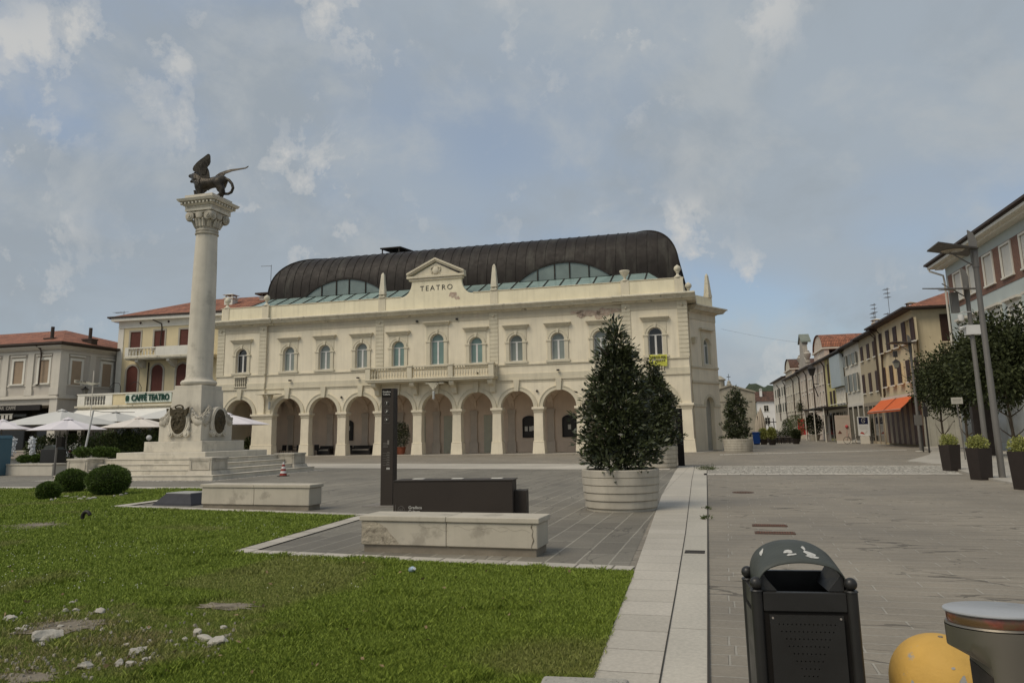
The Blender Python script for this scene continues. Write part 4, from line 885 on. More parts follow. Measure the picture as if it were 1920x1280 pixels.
b_ = MB(); b_.box(-.73, .73, -.73, .73, 12.2, 12.44); b_.frus(0, 0, 12.44, 12.52, .76, .76, .86, .86); b_.box(-.86, .86, -.86, .86, 12.60, 12.64); b_.box(-.80, .80, -.80, .80, 12.52, 12.60)
for k in range(9):
    t_ = -.8+1.6*k/8
    for a, c_ in ((t_, -.86), (t_, .86)): b_.box(a-.045, a+.045, c_-.06, c_+.06, 12.51, 12.61); b_.box(c_-.061, c_+.061, a-.044, a+.044, 12.512, 12.608)
b_.frus(0, 0, 12.64, 12.76, .96, .96, 1.03, 1.03); b_.frus(0, 0, 12.76, 12.80, 1.03, 1.03, .80, .80); b_.box(-.76, .76, -.76, .76, 12.80, 12.98)
for k in range(20):
    t_ = -.6+1.2*k/19
    for c_ in (-.74, .74): b_.box(t_-.02, t_+.02, c_-.02, c_+.02, 12.34, 12.42); b_.box(c_-.021, c_+.021, t_-.019, t_+.019, 12.342, 12.418)
b_.build('abacus', m_mon, MO, bevel=.006)
# carved shields, ovals, garlands on the four faces
def oval(par, cx, cz, y, rot, bronze_shield):
    def tr(mb):
        c_, s_ = math.cos(rot), math.sin(rot); mb.v = [(p[0]*c_-p[1]*s_, p[0]*s_+p[1]*c_, p[2]) for p in mb.v]; return mb
    e = MB(); n_ = 28
    out = [(cx+.50*math.cos(2*PI*i/n_), cz+.66*math.sin(2*PI*i/n_)) for i in range(n_)]; e.wall(out, [], y-.14, y+.1)
    out = [(cx+.44*math.cos(2*PI*i/n_), cz+.6*math.sin(2*PI*i/n_)) for i in range(n_)]; e.wall(out, [], y-.17, y-.14)
    for sg in (-1, 1):
        e.cyl((cx+sg*.42, y-.18, cz-.52), (cx+sg*.42, y, cz-.52), .15, .15, 16); e.cyl((cx+sg*.42, y-.22, cz-.52), (cx+sg*.42, y-.18, cz-.52), .07, .07, 12); e.tube([(cx+sg*.42,y-.12,cz-.4),(cx+sg*.52,y-.12,cz-.2),(cx+sg*.5,y-.1,cz)], [.08,.06,.03], 6)
    tr(e).build('shield_frame', m_mon, par, smooth=True)
    b = MB(); k_ = 12; vs = [(cx, y-.24, cz)]; fs = []
    for j in range(1, k_+1):
        for i in range(n_):
            r = j/k_; bump = .025*random.uniform(-1, 1) if j < k_ else 0
            top = 1.0
            if bronze_shield and j == k_ and 4 < i < 10: top = 1.12
            vs.append((cx+.40*r*math.cos(2*PI*i/n_), y-.17-.07*math.sqrt(max(0, 1-r*r))+bump, cz+.55*r*top*math.sin(2*PI*i/n_)))
    fs += [(0, 1+i, 1+(i+1)%n_) for i in range(n_)]
    for j in range(1, k_): fs += [(1+(j-1)*n_+i, 1+j*n_+i, 1+j*n_+(i+1)%n_, 1+(j-1)*n_+(i+1)%n_) for i in range(n_)]
    b.add(vs, fs)
    if bronze_shield:
        b.prism([(cx-.42,cz+.25),(cx+.42,cz+.25),(cx+.50,cz+.62),(cx+.36,cz+.52),(cx,cz+.56),(cx-.36,cz+.52),(cx-.46,cz+.62)], y-.22, y-.1)
        b.tube([(cx+.2*math.cos(a), y-.16-.02*math.sin(a*3), cz+.62+.10*math.sin(a)) for a in np.linspace(0, 2*PI, 13)], .035, 6)
        for k in range(10): b.ball((cx+random.uniform(-.25,.25), y-.22, cz+random.uniform(-.35,.4)), random.uniform(.04,.08), 8, 6)
    else:
        for k in range(14): b.ball((cx+random.uniform(-.25,.25), y-.2, cz+random.uniform(-.35,.35)), random.uniform(.04,.07), 8, 6)
    tr(b).build('bronze_medallion', mat('gilt_bronze', (.095,.075,.042), .5, .3, 8, bump=.6, bscale=30, metal=.25, col2=(.045,.036,.02)), par, smooth=True)
for rot, sh in ((0, True), (PI/2, False), (-PI/2, True), (PI, False)): oval(MO, 0 if rot else 0, 2.38, -1.06, rot, sh)
def garland(rot):
    g = MB(); pts = []
    for i in range(15):
        f = i/14; x = .42+(.80-.42)*1.0*f*2 if False else None
    # hangs round the corner from one face centre to the next
    P_ = []
    for i in range(23):
        f = i/22
        if f < .5: x, y = .40+.56*(f/.5), -.98
        else: x, y = .98, -.96+.56*((f-.5)/.5)
        z = 2.95-.62*math.sin(PI*f)**1.0
        P_.append((x*1.0, y*1.0, z))
    rs = [.10+.11*math.sin(PI*i/22) for i in range(23)]
    g.tube(P_, rs, 10)
    for i, p in enumerate(P_):
        for k in range(13):
            a = random.uniform(0, 2*PI); r = rs[i]; g.ball((p[0]+r*math.cos(a)*.8, p[1]+r*math.cos(a+1.5)*.8, p[2]+r*math.sin(a)), random.uniform(.035,.06), 6, 4)
    c_, s_ = math.cos(rot), math.sin(rot); g.v = [(p[0]*c_-p[1]*s_, p[0]*s_+p[1]*c_, p[2]) for p in g.v]; g.build('garland', m_mon2, MO, smooth=True)
for k in range(4): garland(k*PI/2)
# ---- winged lion (local +X is forward = to the left in the picture)
LI = thing('lion_statue', 'dark bronze winged lion striding on top of the tall column', 'statue', W(MC[0]-.02, MC[1], 12.98), RZ+PI)
def meta(name, els, mt_, par, res=.045):
    mbd = bpy.data.metaballs.new('mt'+name); mbd.resolution = res; mbd.threshold = .18
    mo = bpy.data.objects.new('mt'+name, mbd); COL.objects.link(mo)
    for (p, r) in els:
        e = mbd.elements.new(); e.co = p; e.radius = r
    bpy.context.view_layer.update()
    me = bpy.data.meshes.new_from_object(mo.evaluated_get(bpy.context.evaluated_depsgraph_get())); me.name = name
    bpy.data.objects.remove(mo); bpy.data.metaballs.remove(mbd)
    me.materials.clear(); me.materials.append(mt_); o = bpy.data.objects.new(name, me); COL.objects.link(o); o.parent = par
    me.polygons.foreach_set('use_smooth', [True]*len(me.polygons)); return o
def chain(pts, n_=8):
    out = []
    for (p, r), (q, s_) in zip(pts, pts[1:]):
        d = (Vector(q)-Vector(p)).length; k_ = max(2, int(d/(min(r, s_)*.35)))
        for i in range(k_): f = i/k_; out.append((Vector(p).lerp(Vector(q), f), (r+(s_-r)*f)*1.28))
    out.append((Vector(pts[-1][0]), pts[-1][1]*1.28)); return out
B_ = []
B_ += chain([((-.72,0,.82),.27),((-.45,0,.80),.27),((-.1,0,.78),.25),((.2,0,.76),.30),((.45,0,.82),.32),((.56,0,.98),.31),((.70,0,1.12),.26)])     # trunk, chest, neck
B_ += chain([((.70,0,1.14),.24),((.82,0,1.19),.20),((.97,0,1.235),.12),((1.12,0,1.26),.085)])           # skull, upper muzzle
B_ += chain([((.80,0,1.04),.15),((.94,0,.99),.09),((1.04,0,.97),.065)])                                  # lower jaw
B_ += chain([((-.62,.14,.74),.25),((-.68,.15,.52),.18),((-.86,.15,.34),.12),((-.80,.15,.10),.10),((-.72,.15,.05),.10),((-.62,.15,.04),.07)])   # near hind leg
B_ += chain([((-.58,-.14,.74),.25),((-.50,-.15,.50),.17),((-.66,-.15,.34),.12),((-.58,-.15,.10),.10),((-.50,-.15,.05),.10),((-.40,-.15,.04),.07)])
B_ += chain([((.42,.16,.66),.24),((.40,.17,.42),.17),((.36,.17,.2),.14),((.34,.17,.07),.12),((.44,.17,.05),.10)])
B_ += chain([((.48,-.16,.66),.22),((.60,-.17,.46),.15),((.62,-.17,.28),.12),((.70,-.17,.36),.10)])
B_ += chain([((-.86,0,.90),.09),((-1.08,0,.82),.07),((-1.26,0,.62),.065),((-1.34,0,.40),.065),((-1.26,0,.20),.065),((-1.08,0,.13),.06),((-.92,0,.15),.06),((-.86,0,.17),.08)])   # tail
body_ = meta('body', B_, m_bronze, LI, .04)
mane = []
rr = random.Random(3)
for k in range(110):
    a = rr.uniform(-PI, PI); f = rr.random(); cx = .74-.34*f+rr.uniform(-.04,.04); cz = 1.14-.38*f; r = .23+.08*f
    mane += chain([((cx, r*math.sin(a), cz+r*math.cos(a)), .06), ((cx-.08, (r+.02)*math.sin(a)*1.1, cz+(r)*math.cos(a)-.10), .06)])
for sg in (-1, 1): mane.append((Vector((.74, sg*.13, 1.33)), .09))
meta('mane', mane, m_bronze, LI, .035)
def wing_(outline, base_y, lean, bend, name='wing'):
    w_ = MB(); ys = lambda x, z: base_y+lean*max(0, z-1.0)+bend*x
    n0 = len(outline); tr = tessellate_polygon([[Vector((p[0], p[1], 0)) for p in outline]])
    vs = [(p[0], ys(*p)-.025, p[1]) for p in outline]+[(p[0], ys(*p)+.025, p[1]) for p in outline]
    fs = [tuple(t_) for t_ in tr]+[tuple(i+n0 for i in t_) for t_ in tr]+[(i, (i+1)%n0, n0+(i+1)%n0, n0+i) for i in range(n0)]
    w_.add(vs, fs)
    return w_
O1 = [(.30,.95),(.32,1.18),(.50,1.30),(.72,1.40),(.74,1.50),(.68,1.62),(.50,1.78),(.30,1.90),(.10,2.0),(-.08,2.10),(-.16,2.13),(-.22,2.10),(-.25,2.02),(-.25,1.74),(-.20,1.62),(-.06,1.50),(-.14,1.34),(-.17,1.20),(-.20,.95)]
w1 = wing_([((x+.04), z) for x, z in O1], .20, .12, 0)
for k in range(7):      # feather ribs
    x0 = -.10+.10*k; w1.tube([(x0*.3+.1, .25, 1.15), (x0*.8, .20+.12*.6+.03, 1.6), (x0*.9-.08, .20+.12*(.95-.06*k)+.03, 2.0-.07*k)], [.03,.028,.012], 5)
w1.build('wing', m_bronze, LI, smooth=True)
O2 = [(-.06,.98),(-.16,1.22),(-.32,1.36),(-.60,1.46),(-.90,1.52),(-1.30,1.53),(-1.62,1.55),(-1.76,1.63),(-1.73,1.56),(-1.62,1.49),(-1.30,1.45),(-.95,1.40),(-.62,1.28),(-.55,1.10),(-.48,.95)]
wing_([(x, z) for x, z in O2], -.16, -.30, .10).build('wing', m_bronze, LI, smooth=True)
b_ = MB(); b_.hexa([(.62,-.3,.0),(.72,-.3,.0),(.72,.05,.0),(.62,.05,.0)], [(.76,-.3,.50),(.86,-.3,.50),(.86,.05,.50),(.76,.05,.50)]); b_.box(.5, .86, -.32, .07, -.0, .03); b_.build('book', m_bronze, LI, bevel=.01)
# ================================================================== generic house parts
m_tile = None
def tilemat(name, c1, c2, axis=0, sc=5.0):
    M_ = bpy.data.materials.new(name); M_.use_nodes = True; t, b, L = nodes_of(M_); n = t.nodes.new
    tc = n('ShaderNodeTexCoord'); wv = n('ShaderNodeTexWave'); wv.bands_direction = 'XYZ'[axis]; wv.inputs['Scale'].default_value = sc*.1*PI*.32; L(tc.outputs['Object'], wv.inputs['Vector'])
    br = n('ShaderNodeTexBrick'); mp = n('ShaderNodeMapping'); mp.inputs['Rotation'].default_value = (0, 0, PI/2 if axis == 0 else 0); L(tc.outputs['Object'], mp.inputs[0]); L(mp.outputs[0], br.inputs['Vector'])
    br.inputs['Scale'].default_value = 1; br.inputs['Brick Width'].default_value = .42; br.inputs['Row Height'].default_value = .21; br.inputs['Mortar Size'].default_value = .025; br.offset = 0
    br.inputs['Color1'].default_value = (*c1, 1); br.inputs['Color2'].default_value = (*c2, 1); br.inputs['Mortar'].default_value = (*[v*.3 for v in c2], 1)
    no = n('ShaderNodeTexNoise'); no.inputs['Scale'].default_value = 1.2; no.inputs['Detail'].default_value = 6; L(tc.outputs['Object'], no.inputs['Vector'])
    r = n('ShaderNodeMapRange'); L(no.outputs[0], r.inputs[0]); r.inputs[1].default_value = .3; r.inputs[2].default_value = .7; r.inputs[3].default_value = .65; r.inputs[4].default_value = 1.25
    x = n('ShaderNodeMix'); x.data_type = 'RGBA'; x.blend_type = 'MULTIPLY'; x.inputs[0].default_value = 1; L(br.outputs[0], x.inputs[6]); L(r.outputs[0], x.inputs[7]); L(x.outputs[2], b.inputs['Base Color'])
    bp = n('ShaderNodeBump'); bp.inputs['Distance'].default_value = .06; L(br.outputs['Fac'], bp.inputs['Height']); bp.invert = True; L(bp.outputs[0], b.inputs['Normal']); b.inputs['Roughness'].default_value = .9
    return M_
m_tx = tilemat('roof_tiles_x', (.44,.175,.095), (.27,.11,.065), 0); m_ty = tilemat('roof_tiles_y', (.44,.175,.095), (.27,.11,.065), 1)
m_ty2 = tilemat('roof_tiles_brown', (.17,.085,.055), (.11,.06,.042), 1)
m_gut_ = mat('brown_gutter', (.055,.038,.028), .55, .15, 4, bump=0)
m_sh_red = mat('red_brown_shutter', (.12,.04,.028), .65, .12, 6, bump=.1)
m_sh_brn = mat('dark_brown_shutter', (.052,.026,.018), .65, .15, 6, bump=.1)
m_sh_tan = mat('tan_blind', (.36,.27,.185), .7, .06, 3, bump=.1)
m_sh_wht = mat('white_shutter', (.62,.60,.54), .6, .05, 3, bump=0)
m_sh_gry = mat('grey_shutter', (.22,.235,.22), .6, .1, 3, bump=0)
m_wtrim = mat('white_trim', (.72,.69,.60), .8, .06, 1.5, streak=.12)
def window_rect(fr, par, x, z0, z1, w_, style='open', glass=None, shut=None, frm=None, y=0., fw=.12, sill=True, ajar=0., th=.04, proud=0.):
    """window part in a facade frame; y = wall face"""
    s_ = MB()
    if fw:
        s_.box(x-w_/2-fw, x-w_/2, y-th, y+.02, z0-.0, z1+fw); s_.box(x+w_/2, x+w_/2+fw, y-th, y+.02, z0-.0, z1+fw); s_.box(x-w_/2, x+w_/2, y-th, y+.02, z1, z1+fw)
    if sill: s_.box(x-w_/2-fw-.06, x+w_/2+fw+.06, y-.14, y+.02, z0-.10, z0)
    s = s_.build('window', frm or m_wtrim, par)
    if style == 'closed':
        c_ = MB(); y = y-proud
        for sg in (-1, 1):
            xc = x+sg*w_/4; c_.box(xc-w_/4+.01, xc+w_/4-.01, y+.03, y+.06, z0, z1)
            n_ = int((z1-z0)/.09)
            for k in range(n_): zz = z0+.05+k*(z1-z0-.1)/n_; c_.hexa([(xc-w_/4+.06,y+.015,zz),(xc+w_/4-.06,y+.015,zz),(xc+w_/4-.06,y+.035,zz),(xc-w_/4+.06,y+.035,zz)], [(xc-w_/4+.06,y+.028,zz+.06),(xc+w_/4-.06,y+.028,zz+.06),(xc+w_/4-.06,y+.035,zz+.06),(xc-w_/4+.06,y+.035,zz+.06)])
        c_.build('shutter', shut, s)
    elif style == 'blind':
        c_ = MB(); c_.box(x-w_/2, x+w_/2, y+.05, y+.08, z0, z1)
        for k in range(int((z1-z0)/.12)): c_.box(x-w_/2+.01, x+w_/2-.01, y+.042, y+.052, z0+.02+k*.12, z0+.11+k*.12)
        c_.build('blind', shut, s)
    else:
        MB().box(x-w_/2, x+w_/2, y+.10, y+.12, z0, z1).build('pane', glass or g_dark, s)
        f = MB(); f.box(x-.03, x+.03, y+.06, y+.10, z0, z1); f.box(x-w_/2, x+w_/2, y+.06, y+.1, z0+(z1-z0)*.62, z0+(z1-z0)*.62+.04); f.build('casement', m_wtrim, s)
        if style == 'open':
            for sg in (-1, 1):
                c_ = MB(); a = ajar; dx = (w_/2)*math.cos(a)*1.0; dy = (w_/2)*math.sin(a)
                xa = x+sg*(w_/2+.02); xb = xa+sg*dx; c_.hexa([(xa,y-.05,z0),(xb,y-.05-dy,z0),(xb,y-.09-dy,z0),(xa,y-.09,z0)], [(xa,y-.05,z1),(xb,y-.05-dy,z1),(xb,y-.09-dy,z1),(xa,y-.09,z1)])
                for k in range(int((z1-z0)/.12)):
                    zz = z0+.04+k*.12; c_.hexa([(xa+sg*.04,y-.10,zz),(xb-sg*.04,y-.10-dy,zz),(xb-sg*.04,y-.115-dy,zz),(xa+sg*.04,y-.115,zz)], [(xa+sg*.04,y-.09,zz+.07),(xb-sg*.04,y-.09-dy,zz+.07),(xb-sg*.04,y-.10-dy,zz+.07),(xa+sg*.04,y-.10,zz+.07)])
                c_.build('shutter', shut, s)
    return s
def wall_front(par, x0, x1, z0, z1, holes, mt_, depth, side=True, th=.2, name='wall'):
    b_ = MB().wall([(x0,z0),(x1,z0),(x1,z1),(x0,z1)], holes, 0, th)
    b_.box(x0, x1, th+.002, depth, z0, z1)
    return b_.build(name, mt_, par)
def hip_roof(par, x0, x1, y0, y1, z0, h, ov, mtx, mty, name='roof', ends=(True, True)):
    b_ = MB(); X0, X1, Y0, Y1 = x0-ov, x1+ov, y0-ov, y1+ov; hy = (Y1-Y0)/2; r0 = X0+(hy if ends[0] else 0); r1 = X1-(hy if ends[1] else 0)
    if r1 < r0: r0 = r1 = (X0+X1)/2
    ym = (Y0+Y1)/2
    s = MB(); s.add([(X0,Y0,z0),(X1,Y0,z0),(r1,ym,z0+h),(r0,ym,z0+h),(X0,Y1,z0),(X1,Y1,z0)], [(0,1,2,3),(5,4,3,2),(0,4,5,1)])
    s.add([(X0,Y0,z0),(X0,Y1,z0),(r0,ym,z0+h)], [(0,1,2)]); s.add([(X1,Y0,z0),(X1,Y1,z0),(r1,ym,z0+h)], [(0,2,1)])
    rf = s.build(name, mtx, par, recalc=False)
    e = MB(); e.box(X0-.02, X1+.02, Y0-.02, Y1+.02, z0-.16, z0-.02); e.box(X0-.1, X1+.1, Y0-.14, Y0, z0-.10, z0+.04); e.box(X1, X1+.12, Y0, Y1, z0-.10, z0+.04); e.box(X0-.12, X0, Y0, Y1, z0-.1, z0+.04)
    e.build('eaves', m_gut_, rf)
    return rf
def pipe(par, pts, r=.055, name='downpipe', mt_=None): return MB().tube(pts, r, 7).build(name, mt_ or m_gut_, par, smooth=True)
def chimney(par, x, y, z, w_=.5, h=1.0, mt_=None):
    c_ = MB(); c_.box(x-w_/2, x+w_/2, y-w_/2, y+w_/2, z-.6, z+h); c_.box(x-w_/2-.08, x+w_/2+.08, y-w_/2-.08, y+w_/2+.08, z+h-.12, z+h)
    for sx_ in (-1, 1):
        for sy_ in (-1, 1): c_.box(x+sx_*w_*.38-.06, x+sx_*w_*.38+.06, y+sy_*w_*.38-.06, y+sy_*w_*.38+.06, z+h, z+h+.25)
    c_.frus(x, y, z+h+.25, z+h+.42, w_*.68, w_*.68, .05, .05); return c_.build('chimney', mt_ or m_tx, par)
def antenna(par, x, y, z, h, n_=5, name='antenna'):
    a = MB(); a.cyl((x,y,z), (x,y,z+h), .03, .025, 5)
    for k in range(3):
        zz = z+h-.1-k*.45; L_ = .9-.15*k; a.cyl((x-L_,y,zz), (x+L_*.5,y,zz), .018, None, 4)
        for j in range(n_): xx = x-L_+.2*j; a.cyl((xx,y-.3,zz), (xx,y+.3,zz), .012, None, 4)
    return a.build(name, mat('antenna_metal', (.12,.12,.12), .5, bump=0), par)
# ================================================================== YELLOW CAFE BUILDING
FYo = W(-27.9, 1.4); FY = Frame((FYo.x, FYo.y), UV + NV*.045)
YB = thing('yellow_building', 'yellow three storey building with red brown shutters above the cafe terrace', 'building', FY.Wd(0,0), FY.rz)
m_yel = mat('yellow_render', (.66,.56,.35), .88, .07, .6, streak=.12)
xl = FY.L(222, 650)[0]; H_ = 13.0
uw = [FY.L(254,640), FY.L(299,637), FY.L(347,634)]; lw = [FY.L(247,715), FY.L(294,715), FY.L(341,712)]
holes = [rect(u_[0], 10.15, 11.95, 1.15) for u_ in uw]+[arch(l_[0], 6.15, 8.05, .62) for l_ in lw]
wall_front(YB, xl, 0, 0, H_, holes, m_yel, 11)
for x, z in uw: window_rect(FY, YB, x, 10.15, 11.95, 1.15, 'blind', shut=m_sh_red, frm=mat('stone_surround', (.40,.365,.30), .85, .1, 2), fw=.16)
for x, z in lw:
    s_ = MB(); ringarch(s_, x, 8.05, .62, .80, -.05, .02); s_.box(x-.80, x-.62, -.05, .02, 6.15, 8.05); s_.box(x+.62, x+.80, -.05, .02, 6.15, 8.05); s = s_.build('window', MATS['stone_surround'], YB)
    MB().wall(arch(x, 6.15, 8.05, .62), [], .03, .07).build('shutter', m_sh_red, s)
t_ = MB(); t_.box(xl-.05, xl+.55, -.06, .0, 0, 12.3); t_.box(xl-.06, 0, -.08, .01, 12.35, 12.5); t_.box(xl-.06, 0, -.06, .01, 12.5, 13.0); t_.box(xl-.5, .0, -.62, .0, 13.0, 13.3)
for k in range(4): x = xl+2.4+k*3.1; t_.cyl((x,-.09,12.78), (x,-.05,12.78), .22, .22, 16)
t_.build('trim', m_wtrim, YB)
v_ = MB()
for k in range(4): x = xl+2.4+k*3.1; v_.cyl((x,-.10,12.78), (x,-.085,12.78), .12, .12, 12)
v_.build('vents', m_sh_brn, YB)
rf = hip_roof(YB, xl-.2, 3.0, .0, 11, 13.42, 2.4, .6, m_tx, m_tx, ends=(True, False))
chimney(rf, -1.6, 2.6, 14.7, .9, .55, m_wtrim); chimney(rf, 1.6, 4.2, 15.0, 1.3, .4, m_wtrim); MB().box(.6, 2.6, 3.2, 5.0, 15.6, 15.75).build('chimney_cap', m_gut_, rf)
pipe(YB, [(xl+3.95,-.55,13.2),(xl+4.1,-.5,12.95),(xl+4.75,-.12,12.6),(xl+4.8,-.09,12.2),(xl+4.7,-.09,10.2)])
pipe(YB, [(xl+3.6,-.09,8.9),(xl+3.55,-.09,6.0)])
# long upper balcony
bx0, bx1 = xl+1.9, -.9; b_ = MB(); b_.box(bx0, bx1, -1.45, -.02, 9.2, 9.38); b_.box(bx0+.1, bx1-.1, -1.35, -.02, 9.08, 9.2); bal = b_.build('balcony', m_corn, YB)
seg = [(bx0+.05, bx0+.45, 's'), (bx0+.45, bx0+3.4, 'b'), (bx0+3.4, bx1-2.2, 'p'), (bx1-2.2, bx1-.05, 'b')]
for a, b2, k in seg:
    if k == 'b': balus_run('balustrade', bal, a, b2, -1.32, 9.38, 10.22, 9, mt_=m_wtrim)
    else: MB().box(a, b2, -1.42, -1.22, 9.38, 10.24).build('parapet_panel', m_wtrim, bal)
MB().box(bx0+.05, bx0+.25, -1.22, -.02, 9.38, 10.22).build('balcony_return', m_wtrim, bal)
for x in (bx0+1.2, bx0+4.6, bx0+8.2):
    c_ = MB(); c_.wall([(-.02,9.08),(-1.2,9.08),(-1.22,8.9),(-.8,8.72),(-.4,8.45),(-.02,8.35)], [], x-.16, x+.16, axis='x'); c_.build('corbel', m_wtrim, bal)
# ground floor terrace and cafe
TF_ = Frame((W(-28.1,-5).x, W(-28.1,-5).y), UV); zt = 4.62
CT = thing('cafe_terrace', 'single storey cafe front with a balustraded terrace and a long white awning', 'cafe', TF_.Wd(0,0), TF_.rz)
x0 = TF_.L(147,750)[0]
b_ = MB(); b_.box(x0, 0, 0, 6.35, zt-.35, zt); b_.box(x0-.15, .1, -.25, 6.35, zt-.15, zt); b_.build('terrace_slab', m_corn, CT)
b_ = MB()
for x in (x0+.25, x0+3.4, -6.6, -3.2, -.35): b_.box(x-.2, x+.2, .1, .5, 0, zt-.35)
b_.box(x0, 0, 3.2, 3.4, 0, zt-.35); b_.build('cafe_wall', mat('cafe_grey', (.27,.25,.21), .8), CT)
g_ = MB(); g_.box(x0+.4, -.5, 3.1, 3.15, .3, 3.2); g_.build('shop_glass', g_dark, CT)
b_ = MB(); b_.box(x0, x0+.75, -.1, .2, zt, zt+.95); b_.box(x0+3.0, x0+3.7, -.1, .2, zt, zt+.95); b_.box(x0-.05, .1, -.14, .24, zt+.95, zt+1.05); b_.build('terrace_parapet', m_wtrim, CT)
balus_run('balustrade', CT, x0+.75, x0+3.0, .05, zt, zt+.95, 8, mt_=m_wtrim)
MB().box(x0+3.7, 0, -.04, .14, zt, zt+.95).build('parapet_panel', m_yel, CT)
sx0 = TF_.L(236,750,-.1)[0]; sx1 = TF_.L(322,750,-.1)[0]
sg = thing('cafe_sign', 'white sign board with green raised letters on the terrace parapet', 'sign', TF_.Wd((sx0+sx1)/2, -.12, zt+.54), TF_.rz); hw = (sx1-sx0)/2
MB().box(-hw, hw, -.05, .06, -.40, .36).build('board', mat('sign_white', (.62,.66,.57), .5, .04, 3, bump=0), sg)
m_grn = mat('sign_green', (.01,.05,.03), .4, bump=0)
tt_ = text('lettering', 'CAFFÉ TEATRO', .74, m_grn, sg, (.24, -.10, -.01), depth=.03, bold=.026)
xs_ = [v.co.x for v in tt_.data.vertices]; tt_.scale[0] = (2*hw-.85)/(max(xs_)-min(xs_))
MB().lathe([(.0,-.26),(.16,-.24),(.2,0),(.16,.22),(0,.27)], (-hw+.22,-.08,0), 12, 1, .4).build('emblem', m_grn, sg)
ax0 = TF_.L(123,777,-2.6)[0]
aw = MB(); aw.add([(x0-.0,-.05,4.28),(0,-.05,4.28),(.1,-3.0,3.25),(ax0,-3.0,3.25),(ax0,-3.0,3.02),(.1,-3.0,3.02),(x0,-.05,4.24),(0,-.05,4.24),(.1,-2.96,3.2),(ax0,-2.96,3.2)], [(0,1,2,3),(3,2,5,4),(6,7,8,9)])
m_canv = mat('awning_canvas', (.72,.70,.64), .85, .06, .8, bump=.2, bscale=4, bd=.04, streak=.12); aw.build('awning', m_canv, CT)
b_ = MB()
for k in range(2):
    x = x0+3.3+k*1.9; b_.tube([(x,1.2,zt),(x,1.2,zt+1.7),(x-.2,1.2,zt+2.0),(x-.6,1.1,zt+2.05),(x-.85,1.0,zt+1.8),(x-1.0,1.0,zt+1.6)] if k == 0 else [(x+.3,1.2,zt),(x+.3,1.2,zt+1.6),(x,1.2,zt+2.0),(x-.5,1.2,zt+2.05),(x-.85,1.2,zt+1.85)], .025, 6)
b_.build('terrace_lamps', m_iron, CT)
# ================================================================== GREY CORNER BUILDING (left)
FGo = W(-31.23, -13.96); FG = Frame((FGo.x, FGo.y), UV)
GB = thing('grey_building', 'two storey grey corner building with tan blinds and a terracotta hip roof', 'building', FG.Wd(0,0), FG.rz)
m_gry = mat('grey_render', (.52,.475,.405), .88, .06, .6, streak=.1); m_gtr = mat('pale_grey_trim', (.62,.575,.49), .85, .06, .8, streak=.12)
GL = -24
fx = [FG.L(35,690)[0], FG.L(83,687)[0]]; sp = fx[1]-fx[0]; wins = [fx[1]-k*sp for k in range(8)]
wins = [x for x in wins if x > GL+1]
wall_front(GB, GL, 0, 4.98, 8.75, [rect(x, 5.95, 7.7, .92) for x in wins], m_gry, 13)
b_ = MB(); b_.box(-.55, 0, 0, 13, 0, 4.9); b_.box(GL, -.55, 3.0, 13, 0, 4.9); b_.box(GL, -.55, 0, 3, 4.3, 4.9)
for x in (-8.2, -15.5, -22): b_.box(x-.35, x+.35, 0, .6, 0, 4.3)
b_.build('ground_floor', m_gry, GB)
MB().box(GL+.2, -.7, 2.9, 2.95, 0, 4.2).build('shop_glass', g_dark, GB)
for x in wins: window_rect(FG, GB, x, 5.95, 7.7, .92, 'blind', shut=m_sh_tan, frm=m_wtrim, fw=.18)
t_ = MB(); t_.box(GL-.05, .12, -.12, .0, 4.9, 5.05); t_.box(GL-.1, .2, -.2, .0, 4.78, 4.9); t_.box(GL, .05, -.08, 0, 8.2, 8.32); t_.box(GL, .1, -.2, 0, 8.5, 8.62); t_.box(GL, .3, -.4, 0, 8.62, 8.75); t_.box(GL, .04, -.05, 0, 5.75, 5.85)
for k in range(8):
    x = wins[0]+sp/2-k*sp
    if k == 0: continue
    t_.box(x-.28, x+.28, -.10, 0, 5.05, 8.2); t_.box(x-.36, x+.36, -.14, 0, 5.05, 5.5)
for x in wins: t_.box(x-.75, x+.75, -.12, 0, 8.0, 8.1)
t_.box(-.62, .10, -.12, 0, 5.05, 8.2); t_.box(-.70, .14, -.16, 0, 5.05, 5.6); t_.box(-.6, .1, -.1, 0, 0, 4.78)
# right hand side
t_.box(.0, .12, -.1, .62, 5.05, 8.2); t_.box(0, .12, -.12, 13, 4.9, 5.05); t_.box(0, .16, 0, 13, 4.78, 4.9); t_.box(0, .1, 0, 13, 8.5, 8.62); t_.box(0, .3, 0, 13, 8.62, 8.75); t_.box(0, .06, 0, 13, 5.75, 5.85); t_.box(0, .07, 0, 13, 8.2, 8.3)
t_.box(0, .1, 2.7, 3.25, 5.05, 8.2); t_.box(0, .1, 5.7, 6.2, 5.05, 8.2)
t_.build('trim', m_gtr, GB)
for y in (1.45, 4.45):
    w_ = MB(); w_.box(0, .10, y-.65, y-.47, 5.85, 7.85); w_.box(0, .10, y+.47, y+.65, 5.85, 7.85); w_.box(0, .10, y-.47, y+.47, 7.67, 7.85); w_.box(0, .16, y-.75, y+.75, 8.0, 8.1); s = w_.build('window', m_wtrim, GB)
    MB().box(.0, .06, y-.47, y+.47, 5.85, 7.67).build('blind', m_sh_tan, s)
a_ = MB(); y = 2.2; 
for k in range(12):
    a0, a1 = PI*k/12, PI*(k+1)/12; P_ = [(y+1.15*math.cos(a0), 2.9+1.15*math.sin(a0)), (y+1.15*math.cos(a1), 2.9+1.15*math.sin(a1)), (y+.95*math.cos(a1), 2.9+.95*math.sin(a1)), (y+.95*math.cos(a0), 2.9+.95*math.sin(a0))]
    a_.hexa([(0, p[0], p[1]) for p in P_], [(.08, p[0], p[1]) for p in P_])
